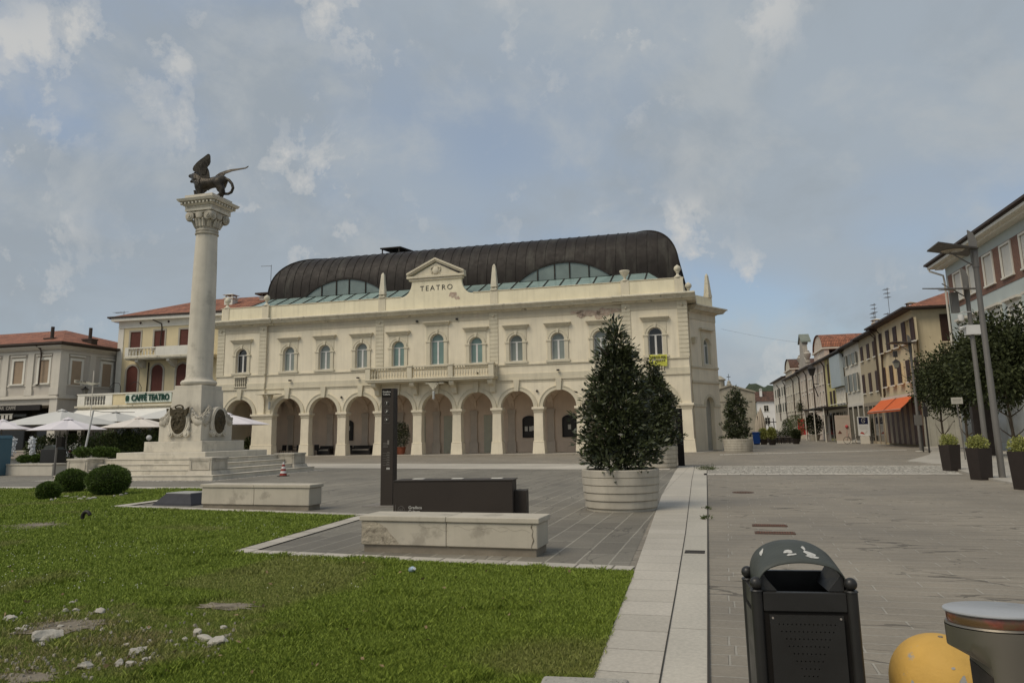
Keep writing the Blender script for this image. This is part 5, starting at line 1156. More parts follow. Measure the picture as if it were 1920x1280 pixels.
s = a_.build('side_arch', m_wtrim, GB); MB().wall(arch(y, 0, 2.9, .95), [], .0, .03, axis='x').build('side_glass', g_dark, s)
rf = hip_roof(GB, GL, 0, 0, 13, 8.93, 2.1, .55, m_tx, m_tx, ends=(True, True))
for x, y in ((-2.7,1.6),(-.6,3.2)): 
    c_ = MB(); c_.box(x-.45, x+.45, y-.3, y+.3, 9.1, 9.55); c_.box(x-.5, x+.5, y-.35, y+.35, 9.5, 9.6); c_.cyl((x,y,9.6), (x,y,10.5), .13, None, 10); c_.build('chimney', m_gut_, rf)
antenna(rf, -1.2, 7.2, 9.6, 2.9)
pipe(GB, [(-2.0,-.45,8.8),(-1.75,-.2,8.5),(-1.7,-.16,8.2),(-1.7,-.16,5.9),(-1.9,-.16,5.8)])
# shop fascia and striped pelmet
p_ = MB(); m_blk = mat('black_fascia', (.022,.017,.014), .5, bump=0); p_.box(-14.6, -1.4, -.15, .05, 3.95, 4.35); p_.build('fascia', m_blk, GB)
text('fascia_lettering', 'RISTORANTE  BAR  CAFFÈ', .34, mat('grey_letters', (.34,.31,.26), .6, bump=0), GB, (-5.6, -.18, 4.14), depth=.01, bold=.006)
p_ = MB(); m_pel = mat('pelmet_white', (.5,.47,.41), .8, bump=0); p_.box(-14.6, -3.0, -.95, -.92, 3.62, 3.68)
for k in range(30): x = -3.15-k*.39; p_.box(x-.12, x+.12, -.96, -.93, 3.30, 3.60)
p_.build('pelmet_stripes', m_pel, GB); MB().box(-14.6, -2.95, -.92, .0, 3.70, 3.74).build('pelmet_roof', m_blk, GB); MB().box(-14.6, -2.95, -.925, -.905, 3.28, 3.70).build('pelmet', m_blk, GB)
# wall lantern on the grey building
wl = thing('wall_lantern', 'old black lantern bracketed to the grey corner building', 'lantern', FG.Wd(.9, 1.6, 5.05), FG.rz)
l_ = MB(); l_.cyl((-.9,0,0), (.0,0,.0), .025); l_.build('bracket', m_iron, wl); l_ = MB(); l_.frus(0, 0, .05, .42, .10, .10, .17, .17); l_.build('glass', glassmat('lamp_glass', (.25,.24,.2)), wl); l_ = MB(); l_.frus(0,0,.42,.55,.24,.24,.06,.06); l_.frus(0,0,.55,.68,.06,.06,.02,.02); l_.box(-.13,.13,-.13,.13,0,.05); l_.build('cap', m_iron, wl)
for q_ in (GB, wl):
    kk = 1.19; q_.location = (q_.location.x*kk, q_.location.y*kk, (q_.location.z-CH)*kk+CH); q_.scale = (kk, kk, kk)
# white protest banner on a mast beside it
dq = ray(167, 715); bn2 = thing('pennant', 'narrow white banner with black letters strung from a mast by the grey building', 'banner', (dq[0]/dq[1]*64, 64, CH+dq[2]/dq[1]*64), FG.rz)
v = MB(); v.add([(-1.45,-.1,.20),(-1.45,-.1,-.06),(.3,0,-.10),(.3,0,-.32),(1.0,.1,-.22),(1.0,.1,-.12)], [(0,1,3,2),(2,3,5,4)]); v.build('cloth', mat('banner_cloth', (.42,.40,.32), .8, bump=0), bn2)
text('lettering', 'VERITÀ PER', .20, m_iron, bn2, (-.70, -.16, -.01), depth=.004, bold=.006, sx=1.1).rotation_euler[1] = .09
bpy.data.objects['lettering' if 'lettering' in bpy.data.objects else 'x'] if False else None
MB().cyl((.3,.12,-6), (.3,.12,.9), .035).build('mast', m_gtr, bn2)
# ================================================================== STREET ON THE RIGHT
SDv = NV - UV*.0433; SDv /= np.linalg.norm(SDv)
FS = Frame((W(31.75, 7.7).x, W(31.75, 7.7).y), -SDv)         # x grows towards the camera, houses run to negative x
m_aw = mat('cream_yellow_render', (.62,.52,.34), .88, .07, .6, streak=.12); m_tan = mat('tan_render', (.44,.37,.25), .88, .07, .6, streak=.15)
m_pale = mat('pale_render', (.63,.58,.48), .88, .07, .6, streak=.15); m_dpink = mat('dusty_pink_render', (.56,.47,.38), .88, .1, .7, streak=.2)
m_grst = mat('grey_stucco', (.37,.335,.28), .88, .14, .9, streak=.25, stain=((.22,.19,.15),1.5,.6,.5)); m_cry = mat('old_cream_render', (.54,.48,.37), .88, .1, .7, streak=.2)
m_blp = mat('blue_grey_panel', (.38,.43,.44), .8, .05, .6); m_lyel = mat('lemon_render', (.52,.46,.20), .88, .06, .6)
m_brst = mat('brown_stone', (.30,.25,.185), .8, .15, 1.2)
def house(name, label, t0, t1, zt, mt_, wins, depth=9, roof=1.6, ground=4.2, ov=.55, roofm=None, eaves=True, gmat=None, zb=0., shut=None, style='open', ajar=.15, y=0., w_=.95, fw=0.06):
    """t0..t1 = distance along the street (near, far); wins = list of (t, z0, z1)"""
    h = thing(name, label, 'house', FS.Wd(0, y), FS.rz); x0, x1 = -t1, -t0
    wall_front(h, x0, x1, zb, zt, [rect(-t, a, b2, w_) for t, a, b2 in wins], mt_, depth)
    for t, a, b2 in wins: window_rect(FS, h, -t, a, b2, w_+(.16 if style == 'closed' else 0), style, shut=shut or m_sh_brn, fw=0 if style == 'closed' else fw, ajar=ajar, proud=.09)
    rf = None
    if roof: rf = hip_roof(h, x0, x1, 0, depth, zt+.12, roof, ov, roofm or m_tx, m_tx, ends=(False, False)) 
    return h, rf
def shopfront(par, x0, x1, zt, n_, mt_=None, name='shopfront'):
    s_ = MB(); s_.box(x0, x1, -.06, .0, zt-.35, zt); st = (x1-x0)/n_
    for i in range(n_+1): x = x0+i*st; s_.box(x-.14, x+.14, -.08, .0, 0, zt-.35)
    s = s_.build(name, mt_ or m_brst, par); g_ = MB()
    for i in range(n_): a = x0+i*st+.14; g_.box(a, a+st-.28, -.03, .0, .3, zt-.36)
    g_.build('shop_window', g_dark, s)
    return s
Z4 = lambda x, y: (1620+x/4, 600+y/4)
Z2 = lambda x, y: (1340+x/4, 560+y/4)
tx = lambda px, py, y=0.: -FS.L(px, py, y)[0]
uA = [tx(*Z4(a, b2)) for a, b2 in ((127,175),(180,152),(234,125),(301,95),(366,75))]; lA = [tx(*Z4(a, b2)) for a, b2 in ((156,430),(210,412),(269,398),(336,380),(401,360))]
A, Ar = house('corner_house', 'cream yellow corner house with dark brown shutters and an orange shop awning', 0, 12.45, 10.95, m_aw, [(t, 8.45, 10.3) for t in uA]+[(t, 5.3, 7.1) for t in lA], depth=9, roof=0, style='closed', w_=1.05)
# end wall facing the square has its own windows
e_ = MB()
for y, z0, z1 in ((2.7, 8.3, 10.5), (2.7, 4.9, 7.0)):
    s_ = MB(); s_.box(.0, .10, y-.75, y+.75, z0-.12, z0); s = s_.build('window', m_aw, A); c_ = MB(); c_.box(0, .07, y-.65, y+.65, z0, z1)
    for k in range(18): c_.box(.07, .085, y-.55, y-.04, z0+.1+k*(z1-z0)/19, z0+.16+k*(z1-z0)/19); c_.box(.07, .085, y+.04, y+.55, z0+.1+k*(z1-z0)/19, z0+.16+k*(z1-z0)/19)
    c_.build('shutter', m_sh_brn, s)
rfA = hip_roof(A, -12.45, 0, 0, 9, 11.1, 2.0, .7, m_ty, m_tx, ends=(False, True)); chimney(rfA, -11.0, 3.0, 12.3, .7, .55, m_brst)
c_ = MB(); c_.box(-12.45, .05, -.1, .0, 4.1, 4.35); c_.box(0, .08, 0, 9, 4.1, 4.3); c_.build('string_course', m_gtr, A)
for x in (-10.6, -12.35): pipe(A, [(x+.2,-.6,10.9),(x+.1,-.35,10.6),(x,-.1,10.3),(x,-.1,4.5)])
d_ = MB(); cols = MB()
for k in range(14):
    x = -12.0+k*.86; (d_ if k % 2 else cols).box(x, x+.84, -.05, .0, .15, 4.05)
d_.build('dark_doors', mat('brown_door', (.07,.032,.02), .6), A); cols.build('stone_piers', m_brst, A)
MB().box(0, .05, 0, 9, 0, 4.1).build('rusticated_base', stone_mat('stone_blocks', (.42,.40,.33), (.37,.35,.29), (.25,.23,.19), 1.0, .45, crack=0), A)
# orange awning
p0 = FS.L(*Z4(350, 640), -1.0)
ow = MB(); xa, xb = -12.7, -1.7; yb_, zb_ = -2.6, 2.95
fa = FS.L(1627, 780, yb_)[0]; fb = FS.L(1689, 778, yb_)[0]
nx_ = 24; vs = []
for j in range(7):
    f = j/6
    for i in range(nx_+1):
        g_ = i/nx_; x = (xa+(xb-xa)*g_)*(1-f)+(fa+(fb-fa)*g_)*f; vs.append((x, -.08+(yb_+.08)*f, 4.12+(zb_-4.12)*f-.06*math.sin(PI*f)))
ow.add(vs, [(j*(nx_+1)+i, j*(nx_+1)+i+1, (j+1)*(nx_+1)+i+1, (j+1)*(nx_+1)+i) for j in range(6) for i in range(nx_)])
ow.add([(fa, yb_, zb_), (fb, yb_, zb_), (fb, yb_, zb_-.16), (fa, yb_, zb_-.16)], [(0,1,2,3)])
o_ = ow.build('awning', mat('orange_canvas', (.62,.13,.035), .8, .07, .8, bump=.2, bscale=4), A, recalc=False)
MB().tube([(fa, yb_, zb_-.02), (fb, yb_, zb_-.02)], .035, 6).build('front_bar', mat('pink_bar', (.55,.36,.28), .6, bump=0), o_)
MB().tube([(xa+(xb-xa)*.52, -.08, 4.15), ((fa+fb)/2+.3, yb_, zb_+.01)], .02, 5).build('seam', m_sh_red, o_)
# tan house, pale house
Bh, Br = house('tan_house', 'tan street house with dark brown shutters, next to the orange awning', 12.47, 20.4, 10.75, m_tan, [(tx(*Z2(a, b2)), 8.45, 9.95) for a, b2 in ((1105,415),(1152,395),(1199,380))]+[(tx(*Z2(a, b2)), 5.1, 7.05) for a, b2 in ((1122,640),(1170,625),(1222,615))], shut=m_sh_brn, style='closed', roof=1.6, w_=1.0)
shopfront(Bh, -20.3, -12.6, 4.1, 4); pipe(Bh, [(-12.9,-.5,10.6),(-12.75,-.1,10.2),(-12.75,-.1,5)])
Ch, Cr = house('pale_house', 'pale grey street house with tilted grey shutters', 20.42, 29.0, 10.65, m_pale, [(tx(*Z2(a, b2)), 8.5, 9.75) for a, b2 in ((990,470),(1030,455),(1060,440))]+[(tx(*Z2(a, b2)), 5.6, 7.5) for a, b2 in ((1010,650),(1045,630),(1077,620))], shut=m_sh_gry, style='open', ajar=.35, w_=1.0)
shopfront(Ch, -28.8, -20.6, 4.3, 3, m_gtr); pipe(Ch, [(-28.8,-.5,10.5),(-28.85,-.1,10.1),(-28.85,-.1,.3)])
c_ = chimney(Cr, -22.5, 2.5, 11.6, .8, 1.3, m_pale); 
for k, (x, y, h) in enumerate(((-25.0,3.0,3.8),(-26.5,3.2,3.0),(-25.8,4.5,2.8),(-19.6,3.2,4.6))): antenna(Cr, x, y, 11.6, h)
Dh, Dr = house('lemon_house', 'narrow lemon yellow house with a pale blue upper panel', 29.02, 42.0, 10.55, m_lyel, [(39.6, 7.3, 9.9),(37.2, 7.3, 9.9),(39.2, 4.6, 6.3),(36.9, 4.6, 6.3)], shut=m_sh_brn, style='closed', w_=1.1)
d_ = MB(); d_.box(-35.6, -29.05, -.5, -.0, 6.5, 10.3); d_.build('blue_panel', m_blp, Dh); d_ = MB(); d_.box(-35.0, -29.3, -.08, .0, 4.3, 6.4)
d_.build('pale_base', m_pale, Dh)
for x in (-34.2, -32.3, -30.4): window_rect(FS, Dh, x, 4.6, 6.2, 1.0, 'plain', fw=.1, y=-.1)
pipe(Dh, [(-35.9,-.5,10.4),(-35.9,-.6,10.0),(-35.9,-.6,6.6)]); shopfront(Dh, -41.8, -29.2, 3.9, 5, m_gtr)
cn = thing('shop_canopy', 'dark flat canopy over the shop front beneath the blue panelled house', 'canopy', FS.Wd(0,0), FS.rz)
MB().hexa([(-46,-.02,3.95),(-29.2,-.02,3.95),(-29.2,-2.8,4.0),(-46,-2.8,4.0)], [(-46,-.02,4.1),(-29.2,-.02,4.1),(-29.2,-2.8,4.12),(-46,-2.8,4.12)]).build('canopy_roof', m_blk, cn)
for x in (-29.6, -37, -45): MB().cyl((x,-2.6,0), (x,-2.6,4.0), .07).build('canopy_post', m_gtr, cn)
# pink house with the round gable
Eh, Er = house('round_gable_house', 'dusty pink house with a tall rounded tiled gable', 42.02, 52.0, 10.6, m_dpink, [(44.5, 7.6, 9.2),(47.0, 7.6, 9.2),(50, 7.6, 9.2),(44.5, 4.8, 6.6),(47.2, 4.8, 6.6),(50, 4.8, 6.6),(44,1,3.4),(46.6,1,3.4),(49.4,1,3.4)], style='plain', w_=1.0, fw=.12)
g_ = MB(); gx, gw = -45.2, 4.4
out = [(gx-gw,10.5),(gx+gw,10.5),(gx+gw,12.1)]+[(gx+gw*.86*math.cos(PI*k/14), 12.2+2.0*math.sin(PI*k/14)) for k in range(15)]+[(gx-gw,12.1)]
g_.wall(out, [], -.1, .5); g = g_.build('gable', m_dpink, Eh); 
def vault_roof(par, gx, rw, z, rh, y0, y1, mt_):
    r_ = MB(); n_ = 12; vs = []
    for k in range(n_+1): a = PI*k/n_; vs += [(gx+rw*math.cos(a), y0, z+rh*math.sin(a)), (gx+rw*math.cos(a), y1, z+rh*math.sin(a))]
    r_.add(vs, [(2*k, 2*k+1, 2*k+3, 2*k+2) for k in range(n_)]); return r_.build('gable_roof', mt_, par)
vault_roof(g, gx, gw*.92, 12.2, 2.15, -.3, 6, m_ty); MB().box(gx-gw-.2, gx+gw+.2, -.35, 6, 12.0, 12.2).build('gable_cornice', m_pale, g)
window_rect(FS, Eh, gx, 10.9, 11.8, .9, 'plain', fw=.1, y=-.12)
# stuccoed house with scroll gable
Fh, Fr = house('scroll_gable_house', 'grey stucco house with a tall scrolled gable and stone vases', 52.02, 66.5, 10.7, m_dpink, [(54.5,7.6,8.9),(56.5,7.6,8.9),(60.8,7.5,9.2),(54.6,4.7,6.9),(57.2,4.7,6.9),(61,4.7,6.9),(64,4.7,6.9),(64.2,7.5,9.2),(55,.8,3.3),(58.6,.8,3.3),(62.4,.8,3.3)], style='plain', w_=1.1, fw=.14)
g_ = MB(); gx = -61.5; prof = [(4.6,10.5),(4.6,11.4),(3.6,11.6),(3.0,12.3),(2.2,12.6),(1.9,13.4),(1.6,14.6)]
out = [(gx-x, z) for x, z in prof]+[(gx-1.2,15.4),(gx,16.3),(gx+1.2,15.4)]+[(gx+x, z) for x, z in reversed(prof)]
g_.wall(out, [], -.1, .6); g = g_.build('gable', m_grst, Fh); MB().hexa([(gx-1.9,-.3,15.0),(gx,-.3,16.25),(gx,1.2,16.25),(gx-1.9,1.2,15.0)], [(gx-1.9,-.3,15.2),(gx,-.3,16.5),(gx,1.2,16.5),(gx-1.9,1.2,15.2)]).hexa([(gx,-.3,16.25),(gx+1.9,-.3,15.0),(gx+1.9,1.2,15.0),(gx,1.2,16.25)], [(gx,-.3,16.5),(gx+1.9,-.3,15.2),(gx+1.9,1.2,15.2),(gx,1.2,16.5)]).build('gable_cap', mat('verdigris', (.19,.21,.175), .8), g)
for x in (gx+3.9, gx-3.9): MB().lathe([(0,0),(.4,0),(.4,.3),(.15,.4),(.45,.9),(.55,1.4),(.3,1.7),(.35,1.8),(0,2.0)], (x,.2,11.6), 10).build('vase', m_grst, g, smooth=True)
b_ = MB(); b_.box(-63.5,-59.5,-.9,-.05,4.4,4.6); 
for k in range(20): b_.box(-63.5+.2*k, -63.46+.2*k, -.9, -.86, 4.6, 5.5)
b_.box(-63.5,-59.5,-.92,-.86,5.45,5.52); bb_ = b_.build('balcony', m_iron, Fh)
C_ = rng.normal(0, 1, (900, 3))*np.array([1.3,.22,.45])+np.array([-61.5,-1.0,4.9]); leafobj('balcony_plants', C_, rng.normal(0,1,(900,3)), .16, .08, mat('ivy', (.05,.055,.02), .7, .3, 5, bump=0, rnd=.5), bb_)
Gh, Gr = house('far_gable_house', 'cream house with a small rounded gable farther down the street', 66.52, 86, 10.6, m_cry, [(t, z, z+1.6) for t in (68.5,71.5,75,78.5,82,85) for z in (7.7, 4.8)], style='plain', w_=1.1, fw=.14)
g_ = MB(); gx = -79.5; gw = 4.5; out = [(gx-gw,10.5),(gx+gw,10.5),(gx+gw,12.0)]+[(gx+gw*.8*math.cos(PI*k/12), 12.1+1.9*math.sin(PI*k/12)) for k in range(13)]+[(gx-gw,12.0)]
g_.wall(out, [], -.1, .5); g = g_.build('gable', m_cry, Gh); vault_roof(g, gx, gw*.85, 12.1, 2.0, -.3, 5, m_ty2); MB().box(gx-gw-.2, gx+gw+.2, -.4, 5, 11.9, 12.1).build('gable_cornice', m_pale, g)
Hh, Hr = house('last_house', 'pale house with a big chimney at the far end of the row', 86.02, 108, 11.3, m_pale, [(t, z, z+1.7) for t in (88.5,92,96,100,104) for z in (8.0, 4.9)], style='closed', w_=1.1, shut=mat('green_shutter', (.07,.08,.06), .7), roof=1.4)
chimney(Hr, -88.5, 2.2, 12.4, 1.2, 1.4, m_wtrim)
for h_, x in ((Eh,-42.2),(Fh,-52.2),(Fh,-58.8),(Gh,-66.8),(Gh,-74.5),(Hh,-86.4),(Hh,-97)): pipe(h_, [(x+.1,-.5,10.4),(x,-.35,10.2),(x,-.12,9.8),(x,-.12,3.2)], r=.09)
tr_ = MB(); 
for a, b2 in ((-52,-42.1),(-66.4,-52.1),(-86,-66.6)): tr_.box(a, b2, -.1, 0, 4.0, 4.2)
tr_.build('string_course', m_pale, Fh)
# ---- white end house and church
WH = thing('white_house', 'small white house with a brown tiled roof closing the end of the street', 'house', W(25.6, 168), RZ)
m_wh = mat('white_wash', (.70,.68,.64), .85, .05, .5); wall_front(WH, 0, 8, 0, 9.4, [rect(2.3, 6.6, 8.2, 1.2), rect(2.4, 3.0, 4.8, 1.3)], m_wh, 9)
window_rect(None, WH, 2.3, 6.6, 8.2, 1.2, 'plain', fw=.15); window_rect(None, WH, 2.4, 3.0, 4.8, 1.3, 'plain', fw=.15)
r_ = MB(); r_.add([(-.5,-.5,9.4),(8.5,-.5,9.4),(8.5,4.5,12.4),(-.5,4.5,12.4),(-.5,9.5,9.4),(8.5,9.5,9.4)], [(0,1,2,3),(3,2,5,4),(0,3,4),(1,5,2)]); rw = r_.build('roof', m_ty2, WH, recalc=False); chimney(rw, 1.2, 2, 11.4, .7, 1.3, m_wh)
CHu = thing('church', 'old stone church with a low gable and a cross beyond the theatre corner', 'church', W(18.9, 75), RZ)
m_chs = mat('church_stone', (.34,.31,.245), .9, .14, 1.2, streak=.2); b_ = MB()
b_.wall([(-5,0),(2.7,0),(2.7,7.5),(2.4,7.9),(-1.3,9.0),(-5,7.9),(-5,7.5)], [[(-1.4+.55*math.cos(2*PI*k/20), 5.0+.55*math.sin(2*PI*k/20)) for k in range(20)]], 0, .6); b_.box(-5, 2.7, .6, 14, 0, 7.5); b_.build('front', m_chs, CHu)
b_ = MB(); b_.box(-5.1, 2.8, -.12, .1, 6.3, 6.45); b_.hexa([(-5.2,-.25,7.7),(-1.3,-.25,8.95),(-1.3,.9,8.95),(-5.2,.9,7.7)], [(-5.2,-.25,7.95),(-1.3,-.25,9.2),(-1.3,.9,9.2),(-5.2,.9,7.95)]); b_.hexa([(-1.3,-.25,8.95),(2.9,-.25,7.7),(2.9,.9,7.7),(-1.3,.9,8.95)], [(-1.3,-.25,9.2),(2.9,-.25,7.95),(2.9,.9,7.95),(-1.3,.9,9.2)])
b_.box(2.3, 2.75, -.15, 0, 0, 7.5); b_.box(-.6, -.2, -.1, 0, 0, 6.3); b_.lathe([(.35,0),(.45,.1),(.3,.3),(.28,.6),(.1,.8)], (-1.3,.2,9.1), 10); b_.build('gable_trim', m_chs, CHu)
b_ = MB(); b_.box(-1.34, -1.26, .16, .24, 9.9, 11.0); b_.box(-1.62, -.98, .165, .235, 10.45, 10.55); b_.build('cross', m_iron, CHu)
MB().add([(-1.4+.5*math.cos(2*PI*k/20), .45, 5.0+.5*math.sin(2*PI*k/20)) for k in range(20)], [tuple(range(20))]).build('round_window', g_dark, CHu)
BT = thing('bell_tower', 'short round stone tower peeping out right beside the theatre corner', 'tower', W(16.1, 76), RZ)
MB().lathe([(.9,0),(.9,8.6),(1.05,8.7),(.8,8.8),(.8,9.9),(1.0,10.0),(1.05,10.1),(.3,10.7),(0,10.8)], n=14).build('tower_body', m_chs, BT)
# ================================================================== BLUE BUILDING (right edge)
FB = Frame((W(33.5, -4.3).x, W(33.5, -4.3).y), -SDv)
BB = thing('blue_building', 'pale blue building with white shutters set in a red brick band', 'building', FB.Wd(0,0), FB.rz)
m_blue = mat('pale_blue_render', (.46,.505,.48), .88, .05, .5, streak=.06); bx = FB.L(1788, 640)[0]; BX1 = 32
def brickmat():
    M_ = stone_mat('red_brick', (.20,.085,.05), (.15,.06,.04), (.26,.2,.155), .26, .075, crack=0, msize=.012, bmp=.5)
    t = M_.node_tree
    for n_ in t.nodes:
        if n_.type == 'MAPPING': n_.inputs['Rotation'].default_value = (PI/2, 0, 0)
    return M_
m_brk = brickmat()
px_up = [(1796,535),(1822,520),(1855,503),(1889,487),(1925,468)]
xs_up = [FB.L(a, b2)[0] for a, b2 in px_up]; spc = (xs_up[3]-xs_up[2])
xs_up = [xs_up[2]+spc*k for k in range(-2, 9)]; xs_up = [x for x in xs_up if x > bx+.7 and x < BX1-1]
mid = [(x+.15) for x in xs_up]
wall_front(BB, bx, BX1, 0, 13.2, [rect(x, 10.45, 12.35, 1.45) for x in xs_up]+[rect(x, 6.3, 8.6, 1.45) for x in mid], m_blue, 12)
bk = MB().wall([(bx+.45,10.0),(BX1,10.0),(BX1,12.55),(bx+.45,12.55)], [rect(x, 10.45, 12.35, 1.45) for x in xs_up], -.03, .02); bk.build('brick_band', m_brk, BB)
for x in xs_up: window_rect(FB, BB, x, 10.45, 12.35, 1.45, 'closed', shut=m_sh_wht, frm=m_wtrim, fw=.12, y=-.03, th=.08)
for x in mid:
    s = window_rect(FB, BB, x, 6.3, 8.6, 1.45, 'closed', shut=m_sh_wht, frm=m_wtrim, fw=.25, th=.08); h_ = MB(); h_.box(x-1.1, x+1.1, -.3, 0, 8.95, 9.1); h_.box(x-1.0, x+1.0, -.16, 0, 8.85, 8.95); h_.build('hood', m_gtr, s)
rfB = hip_roof(BB, bx, BX1, 0, 12, 13.72, 3.0, 1.0, m_ty, m_tx, ends=(False, False))
e_ = MB(); e_.box(bx-.9, BX1, -.95, .0, 13.35, 13.52); e_.box(bx-.5, BX1, -.55, .0, 13.2, 13.35); e_.box(bx-.9, bx, 0, 12, 13.35, 13.52); e_.build('eaves_soffit', m_wtrim, rfB)
pipe(BB, [(bx-.8,-.9,13.5),(bx-.75,-.85,13.2),(bx-.1,-.15,12.7),(bx-.05,-.12,12.2),(bx-.05,-.12,.4)], r=.075, mt_=m_gtr)
gf = MB(); k = 0; x = bx+.1
gfw = MB()
while x < BX1-1:
    gf.box(x, x+.55, -.12, .0, 0, 3.9); gfw.box(x+.55, x+2.7, -.03, .0, .5, 3.6); gf.box(x+.55, x+2.7, -.08, 0, 0, .5); x += 2.7
gf.box(bx, BX1, -.15, 0, 3.9, 4.3); g = gf.build('shop_piers', mat('pale_blue_stone', (.42,.44,.42), .7, .06, 1), BB); gfw.build('shop_curtains', glassmat('shop_glass_curtain', (.36,.37,.35), .15, .35), g)
# side alley wall beyond the corner house
SW_ = thing('side_house', 'low building faced in pale stone boards between the corner house and the blue one', 'building', W(33.3, 9.2), RZ)
wall_front(SW_, -.6, 7, 0, 5.0, [], mat('board_cream', (.43,.41,.345), .8, .06, .6), 4); b_ = MB()
for k in range(13): b_.box(-.62, 1.4, -.025, .0, .1+k*.38, .1+k*.38+.34)
b_.build('boards', mat('board_cream', (1,1,1)), SW_); b_ = MB(); b_.box(1.5, 5.5, -.1, 0, .2, 3.6); b_.build('grey_shopfront', m_sh_gry, SW_)
# ================================================================== HILL
def hill():
    b_ = MB(); nx_, ny_ = 60, 8; vs = []
    for j in range(ny_+1):
        for i in range(nx_+1):
            s_ = -60+260*i/nx_; d_ = 420+120*j/ny_; h = 26*math.exp(-((s_-40)/60)**2)+10; h *= math.sin(PI*min(1, (j+.6)/ny_)/1.0*.5); h += 2.0*math.sin(i*1.7+j)+1.2*math.sin(i*4.1); vs.append((s_, d_, h-3 if j else -2))
    b_.add(vs, [(j*(nx_+1)+i, j*(nx_+1)+i+1, (j+1)*(nx_+1)+i+1, (j+1)*(nx_+1)+i) for j in range(ny_) for i in range(nx_)])
    o = b_.build('hill', mat('wooded_hill', (.05,.065,.035), 1, .4, .15, bump=.8, bscale=.4, bd=3), None, smooth=True, recalc=False); o.location = (P0[0], P0[1], 0); o.rotation_euler = (0,0,RZ); struct(o)
hill()
# ================================================================== TREES AND SHRUBS
m_bark = mat('bark', (.09,.07,.05), .95, .3, 6, bump=.6)
def leafmat(name, c, c2, rough=.45, spec=.4):
    M_ = bpy.data.materials.new(name); M_.use_nodes = True; t, b, L = nodes_of(M_); n = t.nodes.new
    g = n('ShaderNodeNewGeometry'); r = n('ShaderNodeValToRGB'); L(g.outputs['Random Per Island'], r.inputs[0]); e = r.color_ramp.elements; e[0].color = (*c, 1); e[1].color = (*c2, 1)
    L(r.outputs[0], b.inputs['Base Color']); b.inputs['Roughness'].default_value = rough; b.inputs['Specular IOR Level'].default_value = spec
    return M_
m_mag = leafmat('magnolia_leaves', (.014,.020,.008), (.085,.100,.040), .36, .5); m_oak = leafmat('evergreen_leaves', (.018,.024,.009), (.066,.078,.028), .6, .2)
m_box = leafmat('box_leaves', (.045,.075,.012), (.12,.18,.03), .55, .3); m_hdg = leafmat('hedge_leaves', (.03,.05,.012), (.095,.125,.03), .55); m_yg = leafmat('yellow_green_leaves', (.16,.18,.035), (.42,.42,.13), .6)
def clumps(prof, n_, per, R_=.16, seed=1, squash=1.):
    """prof: list of (z, radius) describing an uneven crown"""
    r = np.random.default_rng(seed); zs = np.array([p[0] for p in prof]); rs = np.array([p[1] for p in prof])
    C = []; D = []
    zc = r.uniform(zs[0], zs[-1], n_*3); w_ = np.interp(zc, zs, rs)**1.3; keep = r.random(n_*3) < w_/w_.max(); zc = zc[keep][:n_]
    for z in zc:
        R = np.interp(z, zs, rs); a = r.uniform(0, 2*PI); k = R*(r.random()**.45)*r.uniform(.72, 1.10)*(1.22 if r.random() < .10 else 1)
        k *= 1+.16*math.sin(a*3+z*4+seed); p = np.array([k*math.cos(a)*squash, k*math.sin(a), z]); out = np.array([math.cos(a), math.sin(a), .45])
        q = p+r.normal(0, R_*.5, (per, 3)); C.append(q); D.append((q-p)/R_*.9+out*.7)
    return np.concatenate(C), np.concatenate(D)
def trunk(par, h, r0, n_=7, seed=1, spread=.5, z0=0., mt_=None, r1=None):
    r = random.Random(seed); b_ = MB(); pts = []; x = y = 0
    for k in range(6): pts.append((x, y, z0+(h-z0)*k/5)); x += r.uniform(-.03, .03)*h*.3; y += r.uniform(-.03, .03)*h*.3
    b_.tube(pts, [r0*(1-.75*k/5) for k in range(6)], 8)
    for k in range(n_):
        f = r.uniform(.25, .9); p = Vector(pts[int(f*5)]); a = 2*PI*k/n_+r.uniform(-.4, .4); L_ = spread*r.uniform(.6, 1.1)
        b_.tube([p, p+Vector((math.cos(a)*L_*.5, math.sin(a)*L_*.5, L_*.35)), p+Vector((math.cos(a)*L_, math.sin(a)*L_, L_*.9))], [r0*.4, r0*.25, r0*.08], 6)
    return b_.build('trunk', mt_ or m_bark, par, smooth=True)
m_conc = mat('exposed_aggregate', (.44,.40,.325), .9, .12, 2.5, bump=.5, bscale=70, streak=.35, bd=.008, stain=((.28,.25,.2),40,.6,.6))
m_conc_d = mat('planter_joint', (.14,.125,.1), 1, bump=0); m_earth = mat('potting_soil', (.05,.038,.025), 1, .3, 8)
def planter(loc, label, R_=.79, H_=.82, rz=0):
    t_ = thing('round_planter', label, 'planter', loc, rz, 'round concrete planters with magnolias')
    b_ = MB(); n_ = 5; h = (H_-.06)/n_
    prof = [(R_-.09, .0), (R_-.09, .055)]
    for k in range(n_):
        z = .06+k*h; rr = R_-.06*(1-(k+.5)/n_)**2*1.2; prof += [(rr-.012, z), (rr, z+.012), (rr, z+h-.016), (rr-.012, z+h-.006)]
    prof += [(R_-.02, H_), (R_-.10, H_), (R_-.11, H_-.12), (0.01, H_-.12)]
    b_.lathe(prof, n=64); b_.build('bowl', m_conc, t_, smooth=True)
    MB().lathe([(0,0),(R_-.12,0),(R_-.12,.02),(0,.03)], (0,0,H_-.10), 32).build('soil', m_earth, t_)
    return t_
def magnolia(loc, label, prof, n_, per, seed, L_=.13, W_=.05, H_=.72):
    t_ = thing('magnolia_tree', label, 'tree', loc, 0, 'magnolias in round planters')
    C, D = clumps(prof, n_, per, .15, seed); leafobj('crown', C, D, L_, W_, m_mag, t_, .35); trunk(t_, prof[-1][0]*.93, .045, 14, seed, .55, H_)
    return t_
s1 = (14.46, -43.38)
